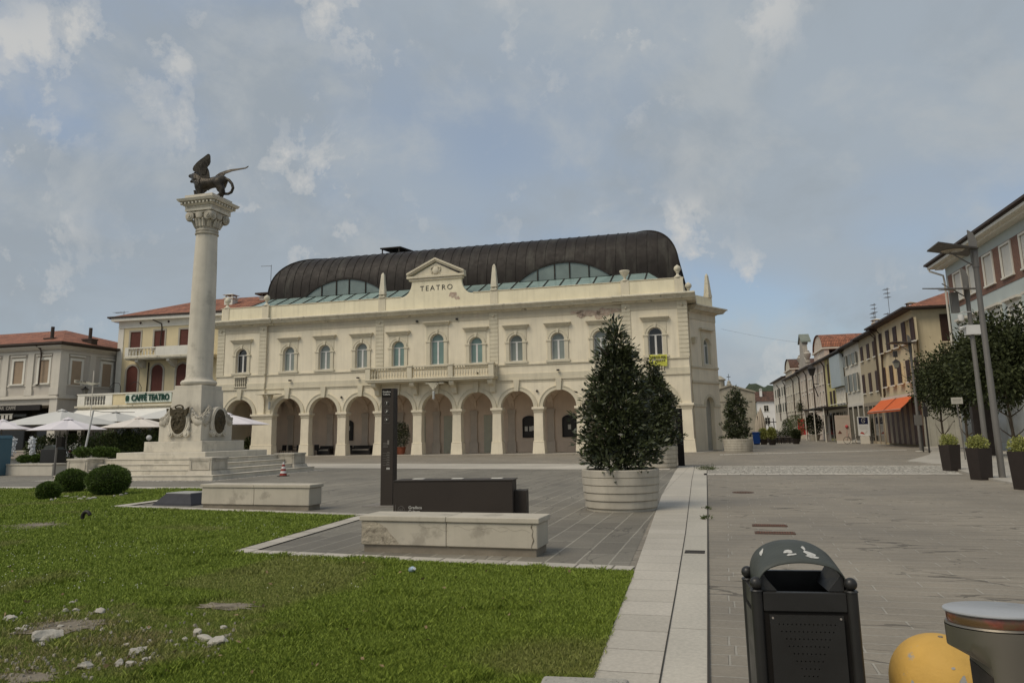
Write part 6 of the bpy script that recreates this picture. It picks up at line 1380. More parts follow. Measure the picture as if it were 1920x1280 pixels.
planter(W(*s1), 'large round ribbed concrete planter nearest the camera', .815, .83)
magnolia(W(*s1), 'tall dark magnolia in the nearest round planter', [(.85,.64),(.98,.80),(1.25,.76),(1.6,.67),(2.0,.71),(2.4,.62),(2.75,.51),(3.1,.42),(3.4,.34),(3.65,.20),(3.85,.11),(4.0,.05)], 560, 20, 4)
s2 = (13.58, -24.9)
planter(W(*s2), 'round concrete planter partly hidden behind the front magnolia', .98, .95)
magnolia(W(*s2), 'bushy magnolia in the second round planter, in front of the theatre', [(.95,.92),(1.5,1.05),(2.3,.98),(3.0,.85),(3.6,.62),(4.1,.40),(4.5,.2),(4.75,.05)], 560, 20, 9, .17, .07, .85)
s3 = (17.45, -.2)
planter(W(*s3), 'round concrete planter farthest away, beyond the theatre corner', 1.08, .95)
magnolia(W(*s3), 'sparse magnolia in the farthest round planter before the church', [(.95,.95),(1.4,1.0),(1.9,.9),(2.3,.7),(3.0,.72),(3.6,.62),(4.2,.4),(4.7,.1)], 300, 18, 14, .19, .08, .85)
def rtree(s_, d_, label, R_, z0, z1, n_, seed, tr=.09):
    t_ = thing('pavement_tree', label, 'tree', W(s_, d_), RZ, 'evergreen trees by the blue building')
    zm = (z0+z1)/2; C = []; D = []; r = np.random.default_rng(seed); per = 26
    for k in range(n_):
        a = r.uniform(0, 2*PI); u_ = r.uniform(-1, 1); rr = (r.random()**.38)*(1+.16*math.sin(3*a+seed)+.12*math.sin(5*a+u_*4)); q = math.sqrt(1-u_*u_)
        p = np.array([R_*rr*q*math.cos(a), R_*rr*q*math.sin(a), zm+(z1-z0)/2*rr*u_]); e = r.normal(0, .22, (per, 3)); C.append(p+e); D.append(e*2+np.array([math.cos(a)*q, math.sin(a)*q, u_])*.5)
    leafobj('crown', np.concatenate(C), np.concatenate(D), .20, .11, m_oak, t_, .5); trunk(t_, z0+.9*(z1-z0)/1.6, tr, 12, seed, R_*.6); return t_
def onray(px, D_):      # ground point seen at photo column px, D_ metres ahead
    d = ray(px, 840); return Vector((d[0]/d[1]*D_, D_, 0))
def TT(v): q = np.array([v[0], v[1]])-P0; return float(q@UV), float(q@NV)
for px, D_, R_, z0, z1, n_, sd, lab in ((1772,53,1.75,2.6,6.4,270,3,'small evergreen tree, leftmost of the three before the blue building'),(1816,47,1.9,2.5,6.6,400,5,'middle evergreen tree beside the signpost in front of the blue building'),(1905,37,2.35,2.5,6.8,750,8,'large dense evergreen tree at the right edge in front of the blue building')):
    s_, d_ = TT(onray(px, D_)); rtree(s_, d_, lab, R_, z0, z1, n_, sd)
# clipped box balls
def boxball(s_, d_, R_, H_, label, n_, seed):
    t_ = thing('box_ball', label, 'shrub', W(s_, d_), RZ, 'clipped box balls on the lawn'); r = np.random.default_rng(seed)
    v = r.normal(0, 1, (n_, 3)); v /= np.linalg.norm(v, axis=1)[:, None]; sc = np.array([R_, R_, H_/2]); k = r.uniform(.86, 1.03, (n_, 1)); lump = 1+.05*np.sin(v[:, :1]*7+seed)*np.cos(v[:, 2:3]*6)
    C = v*sc*k*lump; C[:, 2] = np.maximum(C[:, 2]+H_/2, .03); leafobj('foliage', C, v+np.array([0,0,.25]), .042, .022, m_box, t_, .55)
    MB().lathe([(max(.01, R_*.84*math.sin(PI*j/10)), H_/2-H_*.42*math.cos(PI*j/10)) for j in range(11)], n=18).build('inner_core', mat('core_dark', (.02,.025,.01), 1, bump=0), t_, smooth=True)  # solid dark core inside the leaf shell
boxball(-1.27, -40.6, .60, .86, 'largest clipped round box bush, nearest the monument steps', 15000, 1); boxball(-3.52, -39.7, .47, .72, 'medium round box bush in the middle of the three', 11000, 2); boxball(-1.80, -42.2, .31, .48, 'smallest round box bush, leftmost and nearest the camera', 7000, 3)
# ================================================================== STONE BENCHES, DESK, TOTEM
m_bst = mat('bench_marble', (.47,.425,.34), .75, .10, 1.2, bump=.2, bscale=18, streak=.22, stain=((.27,.24,.19), 1.8, .57, .6)); m_bas = mat('bench_plinth', (.24,.205,.155), .95, .2, 3, bump=.4)
m_rough = mat('rough_broken_stone', (.36,.315,.24), .9, .25, 7, bump=1, bscale=16, bd=.03, stain=((.2,.17,.13), 9, .55, .8))
def bench(loc, rz, L_, D_, H_, label, damaged):
    t_ = thing('stone_bench', label, 'bench', loc, rz, 'stone block benches on the square'); n_ = 2
    MB().box(.06, L_-.06, .055, D_-.05, 0, .12).build('plinth', m_bas, t_)
    for k in range(n_):
        a, b2 = L_*k/n_+.0015, L_*(k+1)/n_-.0015; s_ = MB()
        s_.box(a+(.03 if k == 0 else 0), b2-(.03 if k == n_-1 else 0), .025, D_-.03, .105, H_-.075); s_.build('body', m_bst, t_, bevel=.012)
        s_ = MB(); s_.box(a, b2, 0, D_, H_-.072, H_); s_.build('seat_slab', m_bst, t_, bevel=.012, seg=2)
    if damaged:
        r_ = MB(); pl = [(.035,.115),(.62,.115),(.55,.20),(.48,.25),(.42,.33),(.30,.40),(.20,.425),(.035,.42)]
        r_.wall(pl, [], .018, .03); r = r_.build('broken_corner', m_rough, t_)
        c_ = MB(); zz = [(2.52,.42),(2.505,.38),(2.53,.34),(2.515,.28),(2.535,.22),(2.51,.16),(2.50,.11)]
        sc = L_/2.62
        c_.tube([(x*sc, .022, z) for x, z in zz], [.004,.009,.003,.006,.009,.004,.002], 5)
        for x0 in (1.42, .9, 1.75, 2.05):
            x = x0*sc; p_ = []
            for k in range(9): p_.append((x+.055*k, .0245, .37-.006*k+.018*math.sin(k*1.3+x0*9)))
            c_.tube(p_, .0016, 4)
        c_.build('cracks', m_bas, t_)
    return t_
b1a = G(672, 1035); b1b = G(1012, 1046); rz1 = math.atan2(b1b.y-b1a.y, b1b.x-b1a.x)
bench(b1a, rz1, (b1b-b1a).length, .62, .50, 'pale cracked stone bench with a broken rough corner, nearest the camera', True)
b2a = G(373, 953.5); b2b = G(580, 957.5); rz2 = math.atan2(b2b.y-b2a.y, b2b.x-b2a.x)
bench(b2a, rz2, (b2b-b2a).length, .55, .56, 'pale stone bench farther away, beside the black ground box', False)
m_cort = mat('dark_bronze_paint', (.040,.031,.024), .55, .1, 1.2, bump=.05, spec=.3); m_wlt = mat('white_letter', (.5,.48,.43), .6, bump=0); m_glt = mat('grey_letter', (.2,.18,.155), .6, bump=0)
d0 = G(737, 977); d1 = G(962, 977); DK = thing('info_desk', 'long low dark brown metal information desk behind the front bench', 'information desk', d0, math.atan2(d1.y-d0.y, d1.x-d0.x)); dl = (d1-d0).length
DH = .885*(1.6-1.6*(898-806)/(977-806)); DH = 1.6*(1-(898-806.5)/(977-806.5))+.012
b_ = MB(); b_.box(0, dl, 0, .5, 0, DH-.015); b_.build('cabinet', m_cort, DK, bevel=.006); b_ = MB(); b_.box(-.01, dl+.01, -.01, .62, DH-.013, DH); b_.build('worktop', m_cort, DK); b_ = MB(); b_.box(dl+.003, dl+.22, .22, .60, 0, DH*.72); b_.build('side_box', m_cort, DK, bevel=.006)
b_ = MB()
for f in (.16, .5, .84): b_.box(dl*f-.12, dl*f+.10, .42, .60, DH, DH+.006)
b_.build('top_plates', m_wtrim, DK)
zlg = .215
text('logo_text', 'Gradisca\nCultura.', .075, m_wlt, DK, (.30, -.006, zlg), depth=.002, align='LEFT', bold=.0015)
b_ = MB(); b_.tube([(.16+.062*math.cos(2*PI*k/20), -.006, zlg+.062*math.sin(2*PI*k/20)) for k in range(21)], .004, 4); b_.build('logo_ring', m_glt, DK); text('logo_letters', 'GT', .06, m_glt, DK, (.16, -.006, zlg), depth=.002); MB().box(.045, .05, -.008, -.001, zlg-.09, zlg+.09).build('logo_bar', m_glt, DK)
TO = thing('info_totem', 'tall slim dark brown information pillar with white pictograms', 'information pillar', W(8.84, -43.2), RZ)
b_ = MB(); b_.box(0, .31, 0, .24, .02, 2.71); b_.build('pillar', m_cort, TO, bevel=.006); MB().box(-.35, .5, -.25, .55, 0, .02).build('base_plate', m_glt, TO)
MB().box(.004, .24, -.004, .0, 2.50, 2.705).build('header', m_void, TO); text('header_text', 'Gradisca\nCultura.', .058, m_wlt, TO, (.135, -.008, 2.60), depth=.001, bold=.001)
for k, z in enumerate((2.37, 2.17, 1.98)):
    r_ = MB(); r_.tube([(.14+.05*math.cos(2*PI*i/16), -.006, z+.05*math.sin(2*PI*i/16)) for i in range(17)], .004, 4); r = r_.build('pictogram_ring', m_glt, TO)
    MB().cyl((.14,-.006,z), (.14,-.001,z), .04, None, 16).build('pictogram_disc', m_void, r)
    a_ = MB(); 
    if k == 0: a_.prism([(.132,z-.03),(.148,z-.03),(.148,z+.008),(.162,z+.008),(.14,z+.032),(.118,z+.008),(.132,z+.008)], -.010, -.007)
    elif k == 1: a_.prism([(.115,z-.02),(.125,z-.03),(.15,z-.004),(.162,z-.016),(.162,z+.024),(.122,z+.024),(.134,z+.012)], -.010, -.007)
    else: a_.prism([(.118,z-.01),(.145,z-.02),(.165,z+.0),(.145,z+.02),(.125,z+.02)], -.010, -.007)
    a_.build('arrow', m_wlt, r); MB().box(.06, .22, -.004, -.001, z-.085, z-.081).build('rule', m_glt, TO)
b_ = MB()
for k in range(4): b_.box(.055, .18, -.004, -.001, 1.43-k*.03, 1.438-k*.03)
b_.box(.165, .21, -.004, -.001, 1.40, 1.50)
for k in range(6):
    b_.box(.05, .24, -.004, -.001, 1.20-k*.055, 1.205-k*.055); b_.box(.16-.02*(k % 2), .22, -.004, -.001, 1.215-k*.055, 1.225-k*.055)
b_.build('small_print', m_glt, TO); b_ = MB()
for k in range(3): b_.box(.15+k*.028, .172+k*.028, -.005, -.001, .83, .875)
b_.build('sponsor_marks', m_wlt, TO)
# tall black panel beside the second planter
BP = thing('black_panel', 'tall plain black upright panel beside the second round planter', 'panel', W(14.42, -22.95), RZ); MB().box(0, .30, 0, .16, .0, 2.64).build('slab', mat('matt_black', (.008,.006,.005), .8, bump=0), BP, bevel=.006); MB().box(-.05, .35, -.05, .21, 0, .012).build('foot_plate', m_iron, BP)
# black frustum
FR = thing('ground_box', 'low black box with sloping sides and a pale metal lid at the lawn corner', 'ground box', W(3.5, -43.1), RZ-.13); b_ = MB(); b_.frus(0, 0, 0, .045, .64, .5, .62, .48); b_.frus(0, 0, .045, .275, .61, .47, .40, .30); b_.build('housing', mat('slate_black', (.028,.028,.033), .6), FR, bevel=.004); MB().box(-.40, .40, -.30, .30, .276, .295).build('lid', mat('lid_metal', (.45,.45,.43), .35, metal=.3), FR)
# vent pipe
PV = thing('vent_pipe', 'small black curved vent pipe sticking out of the lawn', 'pipe', W(4.15, -46.95), RZ); b_ = MB(); b_.tube([(-.08,0,0),(-.08,0,.10)]+[(.01-.09*math.cos(a), 0, .10+.10*math.sin(a)) for a in np.linspace(.2, PI-.35, 8)], .038, 10); b_.build('pipe', m_blk, PV, smooth=True)
# bottle end in the grass
BO = thing('plastic_bottle', 'crushed clear blue plastic bottle lying in the grass', 'bottle', tuple(G(770, 1076)+Vector((0,0,.05))), .4); b_ = MB(); b_.lathe([(0,0),(.030,.002),(.034,.02),(.031,.05),(.034,.08),(.030,.11),(.014,.14),(.013,.16),(0,.161)], n=14); o = b_.build('body', mat('bottle_blue', (.35,.45,.52), .15, .3, 30, bump=.5, bscale=60, spec=.8), BO, smooth=True); o.rotation_euler = (1.35, 0, 0); MB().cyl((0,-.158,.035),(0,-.176,.039),.015).build('cap', mat('cap_white', (.7,.7,.7), .4, bump=0), BO)
# traffic cone
TCn = thing('traffic_cone', 'red and white striped traffic cone standing by the monument steps', 'traffic cone', G(531, 892.5), 0); m_red = mat('cone_red', (.24,.03,.02), .5, bump=0)
b_ = MB(); b_.box(-.21, .21, -.21, .21, 0, .035); b_.build('base', m_blk, TCn, bevel=.01); rr = lambda z: .155-.125*(z-.035)/.55
for k in range(6):
    z0, z1 = .035+k*.0925, .035+(k+1)*.0925; b_ = MB(); b_.lathe([(rr(z0), z0), (rr(z1), z1)], n=20); b_.build('red_band' if k % 2 == 0 else 'white_band', m_red if k % 2 == 0 else m_white, TCn, smooth=True)
MB().lathe([(rr(.59),.59),(.02,.60),(.0,.605)], n=12).build('tip', m_blk, TCn)
# ---- rocks in the bare patch
m_rock = mat('limestone_rock', (.42,.39,.33), .9, .2, 8, bump=.7, bscale=25, stain=((.16,.14,.10), 7, .54, .8))
def rock(px, py, w_, label, group='loose stones in the grass', h=.55, seed=0):
    r = np.random.default_rng(seed+int(px*7+py)); bm = bmesh.new(); bmesh.ops.create_icosphere(bm, subdivisions=3, radius=1)
    rn = [Vector(r.uniform(-9, 9, 3)) for _ in range(4)]
    w_ *= 1.25
    sc = Vector((w_/2, w_/2*r.uniform(.55, .9), w_/2*h)); ax = [Vector(r.normal(0, 1, 3)).normalized() for _ in range(14)]; lv = [r.uniform(.5, .85) for _ in ax]
    for v in bm.verts:
        p = v.co.copy()
        for a, l in zip(ax, lv):
            d = p.dot(a)
            if d > l: p -= a*(d-l)
        p *= 1+.10*math.sin(p.dot(rn[0])*.6+px)*math.cos(p.dot(rn[1])*.6)+.05*math.sin(p.dot(rn[2])*1.3); v.co = Vector((p.x*sc.x, p.y*sc.y, p.z*sc.z+sc.z*.35))
    me = bpy.data.meshes.new('rock'); bm.to_mesh(me); bm.free(); me.materials.append(m_rock); me.polygons.foreach_set('use_smooth', [False]*len(me.polygons))
    o = bpy.data.objects.new('rock', me); COL.objects.link(o); o.location = G(px, py)+Vector((0,0,.018)); o.rotation_euler = (0, 0, r.uniform(0, 6)); tag(o, label, 'rock', group)
rock(82,1205,.22,'largest pale slab like rock at the left of the bare patch'); rock(187,1152,.12,'single upright pale stone behind the bare patch'); rock(260,1230,.135,'angular brownish stone right of the bare patch, alone in the middle'); rock(20,1168,.13,'rounded stone at the far left edge of the lawn')
rock(370,1192,.10,'white stone topmost in the cluster on the right of the dry patch'); rock(383,1206,.13,'big white stone in the middle of the right hand cluster'); rock(410,1211,.14,'long white stone at the right end of the cluster'); rock(160,1256,.12,'flat white stone low in the picture under the bare patch')
for px, py, w_ in ((38,1187,.09),(46,1183,.08),(122,1150,.07),(143,1149,.07),(133,1135,.06),(76,1216,.07),(190,1186,.06),(206,1192,.05),(240,1171,.07),(278,1182,.05),(281,1210,.07),(238,1217,.07),(223,1252,.10),(246,1250,.07),(272,1243,.06),(288,1232,.06),(298,1236,.05),(346,1205,.06),(418,1182,.06),(186,1233,.06),(60,1182,.05),(283,1240,.05),(332,1215,.05),(395,1214,.06),(112,1180,.06),(160,1165,.05)):
    rock(px, py, w_, 'small pale stone lying in the dry grass', 'small loose stones in the dry grass')
for k, (px, py) in enumerate(((112,935),(124,933),(133,936),(142,934),(150,937),(158,934),(104,938),(228,930),(236,928),(214,932),(166,937),(96,940),(176,936))):
    rock(px, py, .14, 'white stone at the foot of the clipped box balls', 'white stones under the box balls')
# terrazzo block at the bottom edge
c0 = G(1018, 1264, .42); c1 = G(1180, 1270, .42); rzb = math.atan2(c1.y-c0.y, c1.x-c0.x); TB = thing('stone_block', 'speckled grey stone block cut off by the bottom edge of the picture', 'stone block', (c0.x, c0.y, 0), rzb)
m_ter = mat('terrazzo', (.36,.34,.29), .8, .15, 30, bump=.4, bscale=90, stain=((.14,.13,.11), 60, .55, .8)); MB().box(0, (c1-c0).length, -.45, 0, 0, .42).build('block', m_ter, TB, bevel=.02, seg=3)
# ================================================================== LITTER BIN (foreground)
m_bin = mat('bin_charcoal', (.022,.021,.019), .42, .15, 3, bump=.05, bscale=120, spec=.4); m_hood = mat('bin_hood_grey', (.060,.066,.058), .6, .15, 4, bump=.15, bscale=90, stain=((.10,.105,.09), 30, .6, .5))
def litter_bin(loc, rz, label, sc=1.):
    t_ = thing('litter_bin', label, 'litter bin', loc, rz, 'dark litter bins'); hw, hd = .24, .165
    for sx in (-1, 1):
        for sy in (-1, 1):
            b_ = MB(); b_.cyl((sx*hw, sy*hd, 0), (sx*hw, sy*hd, .755), .031, None, 20); b_.cyl((sx*hw, sy*hd, .755), (sx*hw, sy*hd, .762), .036, .030, 20); p = b_.build('post', m_bin, t_, smooth=True); MB().ball((sx*hw, sy*hd, .793), .033, 20, 14).build('ball', m_bin, p, smooth=True)
    b_ = MB(); b_.box(-hw+.03, hw-.03, -hd-.018, -hd+.018, .655, .75); b_.box(-hw+.03, hw-.03, hd-.018, hd+.018, .655, .805); b_.box(-hw-.018, -hw+.018, -hd+.03, hd-.03, .655, .75); b_.box(hw-.018, hw+.018, -hd+.03, hd-.03, .655, .75); b_.build('top_rail', m_bin, t_, bevel=.004, seg=2)
    for sg in (-1, 1): MB().hexa([(sg*(hw-.03),-hd+.02,.752),(sg*(hw-.03),hd-.02,.752),(sg*(hw-.11),hd-.02,.752),(sg*(hw-.11),-hd+.02,.752)], [(sg*(hw-.028),-hd+.03,.83),(sg*(hw-.028),hd-.02,.86),(sg*(hw-.04),hd-.02,.86),(sg*(hw-.04),-hd+.03,.83)]).build('gusset', m_bin, t_)
    b_ = MB(); 
    for y in (-hd, hd): b_.box(-hw+.03, hw-.03, y-.008, y+.008, .10, .655)
    for x in (-hw, hw): b_.box(x-.008, x+.008, -hd+.03, hd-.03, .10, .655)
    b_.box(-hw+.03, hw-.03, -hd+.01, hd-.01, .08, .10); b_.build('liner', m_void, t_)
    b_ = MB(); holes = []
    for r in range(9):
        n_ = 14-int(r*1.55); z = .595-r*.036
        for k in range(n_): x = (k-(n_-1)/2)*.0215; holes.append([(x-.003, z-.003), (x+.003, z-.003), (x+.003, z+.003), (x-.003, z+.003)])
    b_.wall([(-hw+.055,.14),(hw-.055,.14),(hw-.055,.64),(-hw+.055,.64)], holes, -hd-.030, -hd-.018); f = b_.build('front_panel', m_bin, t_)
    for x in (-hw+.07, hw-.07):
        for z in (.625, .16): MB().cyl((x,-hd-.034,z), (x,-hd-.029,z), .0055, None, 10).build('rivet', mat('rivet', (.45,.4,.35), .4, metal=.5, bump=0), f)
    for x in (-1, 1): MB().box(x*hw-.024 if x < 0 else x*hw+.010, x*hw-.010 if x < 0 else x*hw+.024, -hd+.05, hd-.05, .14, .64).build('side_panel', m_bin, t_)
    # curved hood
    n_ = 28; m_ = 10; vs = []
    for j in range(m_+1):
        f = j/m_; y = -hd+.005+(2*hd-.01)*f
        for i in range(n_+1):
            a = PI*i/n_; x = -(hw-.012)*math.cos(a); pk = .90+.075*min(1, f*1.5)**.8; z = .752+(pk-.752)*math.sin(a)**.62; vs.append((x, y, z))
    q = [(j*(n_+1)+i, j*(n_+1)+i+1, (j+1)*(n_+1)+i+1, (j+1)*(n_+1)+i) for j in range(m_) for i in range(n_)]
    b_ = MB(); b_.add(vs, q); o = b_.build('hood', m_hood, t_, smooth=True); md = o.modifiers.new('solid', 'SOLIDIFY'); md.thickness = .006; md.offset = -1
    # torn sticker remains
    st = MB(); r = random.Random(5)
    def hz(x, f):
        a = math.acos(max(-1, min(1, -x/(hw-.012)))); pk = .90+.075*min(1, f*1.5)**.8; return .752+(pk-.752)*math.sin(a)**.62
    def patch(pl):
        vs = [(x, -hd+.005+(2*hd-.01)*f, hz(x, f)+.0025) for x, f in pl]; st.add(vs, [tuple(range(len(vs)))])
    for (cx, cf, sx, sf, ang) in ((-.045,.30,.016,.055,.2),(-.035,.20,.020,.035,.5),(.045,.42,.008,.08,-.5),(.065,.26,.020,.07,-.5),(.075,.15,.026,.04,.1),(-.17,.62,.01,.10,.8)):
        pl = []
        for k in range(9):
            a = 2*PI*k/9; rr_ = r.uniform(.5, 1.1); dx, df = sx*rr_*math.cos(a), sf*rr_*math.sin(a); pl.append((cx+dx*1.6+df*math.tan(ang)*.12, cf+df*1.3))
        patch(pl)
    if sc == 1.: st.build('sticker_scraps', mat('sticker_white', (.48,.47,.43), .7, .25, 60, bump=0), o)
    return t_
def at_px(px, w_, z=0.):      # world position of something seen at column px whose centre is w_ metres along the view axis, at height z
    Y = (w_-(z-CH)*FW[2])/FW[1]; k_ = (px-PX)/FP*w_; return Vector((k_, Y, 0))
bl = at_px(1484, 4.19, .8); litter_bin(bl, math.radians(-9), 'charcoal litter bin with ball topped posts and torn stickers on its hood, in the foreground')
s_, d_ = TT(G(1330, 843)); b2_ = litter_bin(W(s_, d_), RZ, 'distant dark litter bin standing by the theatre corner niche', 1.01); b2_.scale = (1.35, 1.3, 1.42)
# yellow dome bollard
YD = thing('dome_bollard', 'yellow painted concrete dome bollard with chipped paint', 'bollard', at_px(1751, 4.05, .3), 0); prof = [(.0,0),(.235,0),(.245,.06),(.252,.24)]+[(.252*math.cos(a), .262+.240*math.sin(a)) for a in np.linspace(.05, PI/2-.02, 16)]
m_ydome = mat('chipped_yellow_paint', (.60,.36,.085), .75, .12, 3, bump=.45, bscale=26, bd=.008, stain=((.33,.32,.29), 7.5, .625, 1.0)); MB().lathe(prof, n=56).build('dome', m_ydome, YD, smooth=True); MB().cyl((.0,-.04,.494),(.0,-.04,.502),.014,.012,12).build('lifting_hole', m_bas, YD)
# metal bollard
MBo = thing('metal_bollard', 'brushed metal bollard with a red reflective ring, cut off by the right edge', 'bollard', at_px(1882, 2.30, 1.03), 0)
m_met = mat('brushed_metal', (.22,.195,.155), .38, .06, 1.5, bump=.03, metal=.75, spec=.5); m_disc = mat('grey_disc', (.34,.35,.355), .4, .05, 5, bump=.04)
b_ = MB(); n_ = 64; rings = []; nd = Vector((-.958, .29, 0)).normalized(); vs = []
zz = [(.0,1),(.62,1),(.89,1),(.935,0),(.96,0),(.99,0),(.995,0)]
for z, kf in zz:
    c_ = .150-(.083*kf)
    for i in range(n_):
        a = 2*PI*i/n_; p = Vector((.15*math.cos(a), .15*math.sin(a), 0)); d = p.dot(nd)
        if d > c_: p -= nd*(d-c_)
        vs.append((p.x, p.y, z))
b_.add(vs, [(j*n_+i, j*n_+(i+1)%n_, (j+1)*n_+(i+1)%n_, (j+1)*n_+i) for j in range(len(zz)-1) for i in range(n_)]); b_.build('body', m_met, MBo, smooth=True)
MB().lathe([(.0,.995),(.1425,.995),(.150,.998),(.146,1.003),(.14,1.004),(.0,1.004)], n=64).build('lip', m_met, MBo, smooth=True)
M_ = mat('red_reflector', (.17,.05,.03), .25, .6, 14, bump=0, coat=.5, stain=((.10,.075,.035), 6, .47, .8)); MB().lathe([(.0,1.004),(.141,1.004),(.143,1.010),(.143,1.030),(.141,1.034),(0,1.034)], n=64).build('reflector_ring', M_, MBo, smooth=True)
MB().lathe([(.0,1.034),(.149,1.034),(.151,1.037),(.150,1.041),(.146,1.043),(.0,1.043)], n=72).build('cap', m_disc, MBo, smooth=True)
# red hydrant
HY = thing('fire_hydrant', 'small red fire hydrant at the right corner of the theatre', 'hydrant', G(1315, 843.5), 0); b_ = MB(); b_.lathe([(.16,0),(.16,.06),(.10,.1),(.10,.55),(.14,.58),(.14,.64),(.10,.72),(.05,.80),(.0,.82)], n=14); b_.cyl((-.2,0,.5),(.2,0,.5),.06); b_.build('body', m_red, HY, smooth=True); MB().cyl((0,-.2,.42),(0,0,.42),.07).build('outlet', m_red, HY)
MBo.rotation_euler = (math.radians(-3.2), 0, 0)
b_ = MB(); tv = Vector((-nd.y, nd.x, 0)); w0 = .126; pz = [(-w0, 0), (w0, 0), (w0, .87), (-w0, .87)]
b_.add([tuple(nd*.066+tv*a+Vector((0,0,z))) for a, z in pz]+[tuple(nd*.0695+tv*a+Vector((0,0,z))) for a, z in pz], [(0,1,2,3),(4,5,6,7),(0,1,5,4),(1,2,6,5),(2,3,7,6),(3,0,4,7)]); b_.build('dark_inset', mat('inset_dark', (.035,.028,.024), .5, bump=0), MBo)

# paint chips on the dome
cm = MB(); ca = math.atan2(-YD.location.y, -YD.location.x); r__ = random.Random(4)
for lat, z, wz, hz_ in ((.100,.325,.020,.045),(-.05,.285,.022,.016),(.06,.39,.008,.006),(-.13,.30,.006,.012),(.02,.20,.012,.008),(-.17,.18,.010,.02)):
    pl = []
    for k in range(11):
        a = 2*PI*k/11; q = 1+r__.uniform(-.35, .35); zz_ = z+hz_*q*math.sin(a); rr_ = .2525 if zz_ < .26 else .2525*math.sqrt(max(.01, 1-((zz_-.262)/.2425)**2)); t_ = ca+math.asin(max(-.99, min(.99, (lat+wz*q*math.cos(a))/rr_)))
        pl.append(((rr_+.0012)*math.cos(t_), (rr_+.0012)*math.sin(t_), zz_))
    cm.add(pl, [tuple(range(11))])
cm.build('paint_chips', mat('bare_concrete_chip', (.33,.32,.29), .9, .1, 20), YD)
# ================================================================== LAMP POSTS
m_lamp = mat('lamp_grey', (.16,.15,.135), .5, .08, 2, bump=.03, metal=.2)
m_head = mat('lamp_head_dark', (.075,.065,.055), .55, .08, 2, bump=0)
def street_lamp(loc, rz, label, arm=1.25, tilt=0., plate=None):
    t_ = thing('street_lamp', label, 'street lamp', loc, rz, 'tall modern lamp posts'); MB().box(-.28, .28, -.22, .22, 0, .03).build('base_plate', m_wtrim, t_, bevel=.01)
    b_ = MB(); b_.tube([(0,0,.03),(0,0,3.3),(0,0,3.35),(0,0,7.0)], [.095,.095,.085,.08], 14); b_.build('post', m_lamp, t_, smooth=True)
    b_ = MB(); b_.wall([(-.10,6.6),(.10,6.6),(.11,7.35),(.02,7.62),(-.12,7.72)], [], -.035, .035); b_.build('fin', m_lamp, t_)
    b_ = MB(); X = -arm-.05; b_.hexa([(X,-.62,7.18),(.12,-.62,7.10),(.12,.62,7.10),(X,.62,7.18)], [(X,-.60,7.22),(.12,-.60,7.17),(.12,.60,7.17),(X,.60,7.22)]); 
    if plate: b_ = MB(); b_.hexa([(x, y, 7.08) for x, y in plate], [(x*.985, y*.985, 7.13) for x, y in plate])
    h = b_.build('head_plate', m_head, t_)
    if tilt: h.rotation_euler = (tilt, 0, 0); h.location = (0, 7.15*math.sin(tilt), 7.15*(1-math.cos(tilt))-.25)
    MB().lathe([(.0,-.03),(.24,-.03),(.30,0),(.0,.01)], (X/2,0,7.13) if not plate else (-.62,-.12,7.07), 24, 1.15, .9).build('lens', glassmat('lamp_lens', (.30,.25,.18), .2), h)
    b_ = MB(); b_.tube([(X*.62,0,7.13),(-.05,0,6.55)], .022, 6); b_.cyl((X*.62-.02,0,6.1) if False else (-.0,0,6.5), (0,0,6.6), .10); b_.build('strut', m_lamp, t_)
    MB().box(-.62, -.36, -.10, .10, 5.95, 6.75).build('driver_box', m_lamp, t_) if arm > 1.3 else None
    return t_
l1 = G(1880, 898.5); street_lamp(l1, RZ, 'tall grey lamp post with a flat square head, nearest the camera by the planter boxes', plate=[(-1.38,-.16),(-1.34,-1.34),(.11,-.08),(.12,1.08)])
l2 = onray(1849, 29.3); L2 = street_lamp(l2, RZ+.10, 'grey lamp post carrying security cameras, behind the middle planter box', 1.35, .19)
b_ = MB(); b_.box(-.28, .28, -.06, -.0, 5.05, 5.45); b_.box(-.25, .25, -.18, -.06, 5.07, 5.43); b_.build('control_box', m_white, L2)
b_ = MB(); b_.tube([(0,-.08,5.95),(-.3,-.2,5.95),(-.42,-.25,5.9)], .025, 6); b_.lathe([(.0,-.2),(.09,-.15),(.11,-.05),(.11,.08),(.0,.1)], (-.42,-.25,5.75), 12); b_.cyl((-.5,-.2,5.30), (-.15,-.1,5.42), .06, .05, 10); b_.build('cctv_cameras', m_white, L2, smooth=True)
l3 = onray(1727, 51); L3 = street_lamp(l3, RZ+.25, 'lamp post at the corner house, farthest of the three', 1.3)
wl2 = thing('hanging_lantern', 'old style hexagonal lantern hanging before the corner house', 'lantern', tuple(onray(1697, 50)+Vector((0,0,5.1))), RZ); b_ = MB(); b_.frus(0,0,-.05,.55,.16,.16,.30,.30); b_.build('glass', MATS['lamp_glass'], wl2); b_ = MB(); b_.frus(0,0,.55,.85,.36,.36,.08,.08); b_.box(-.17,.17,-.17,.17,-.1,-.05); b_.cyl((0,0,.85),(0,0,1.2),.03); b_.box(-.2,.2,-.14,.14,1.1,1.75); b_.build('cap', m_iron, wl2); wl2.scale = (.62,)*3; wl2.location.z += .35; MB().tube([(0,0,-.1),(.12,0,-.5),(.55,0,-.9),(1.0,.3,-1.2)], .02, 5).build('bracket', m_iron, wl2)
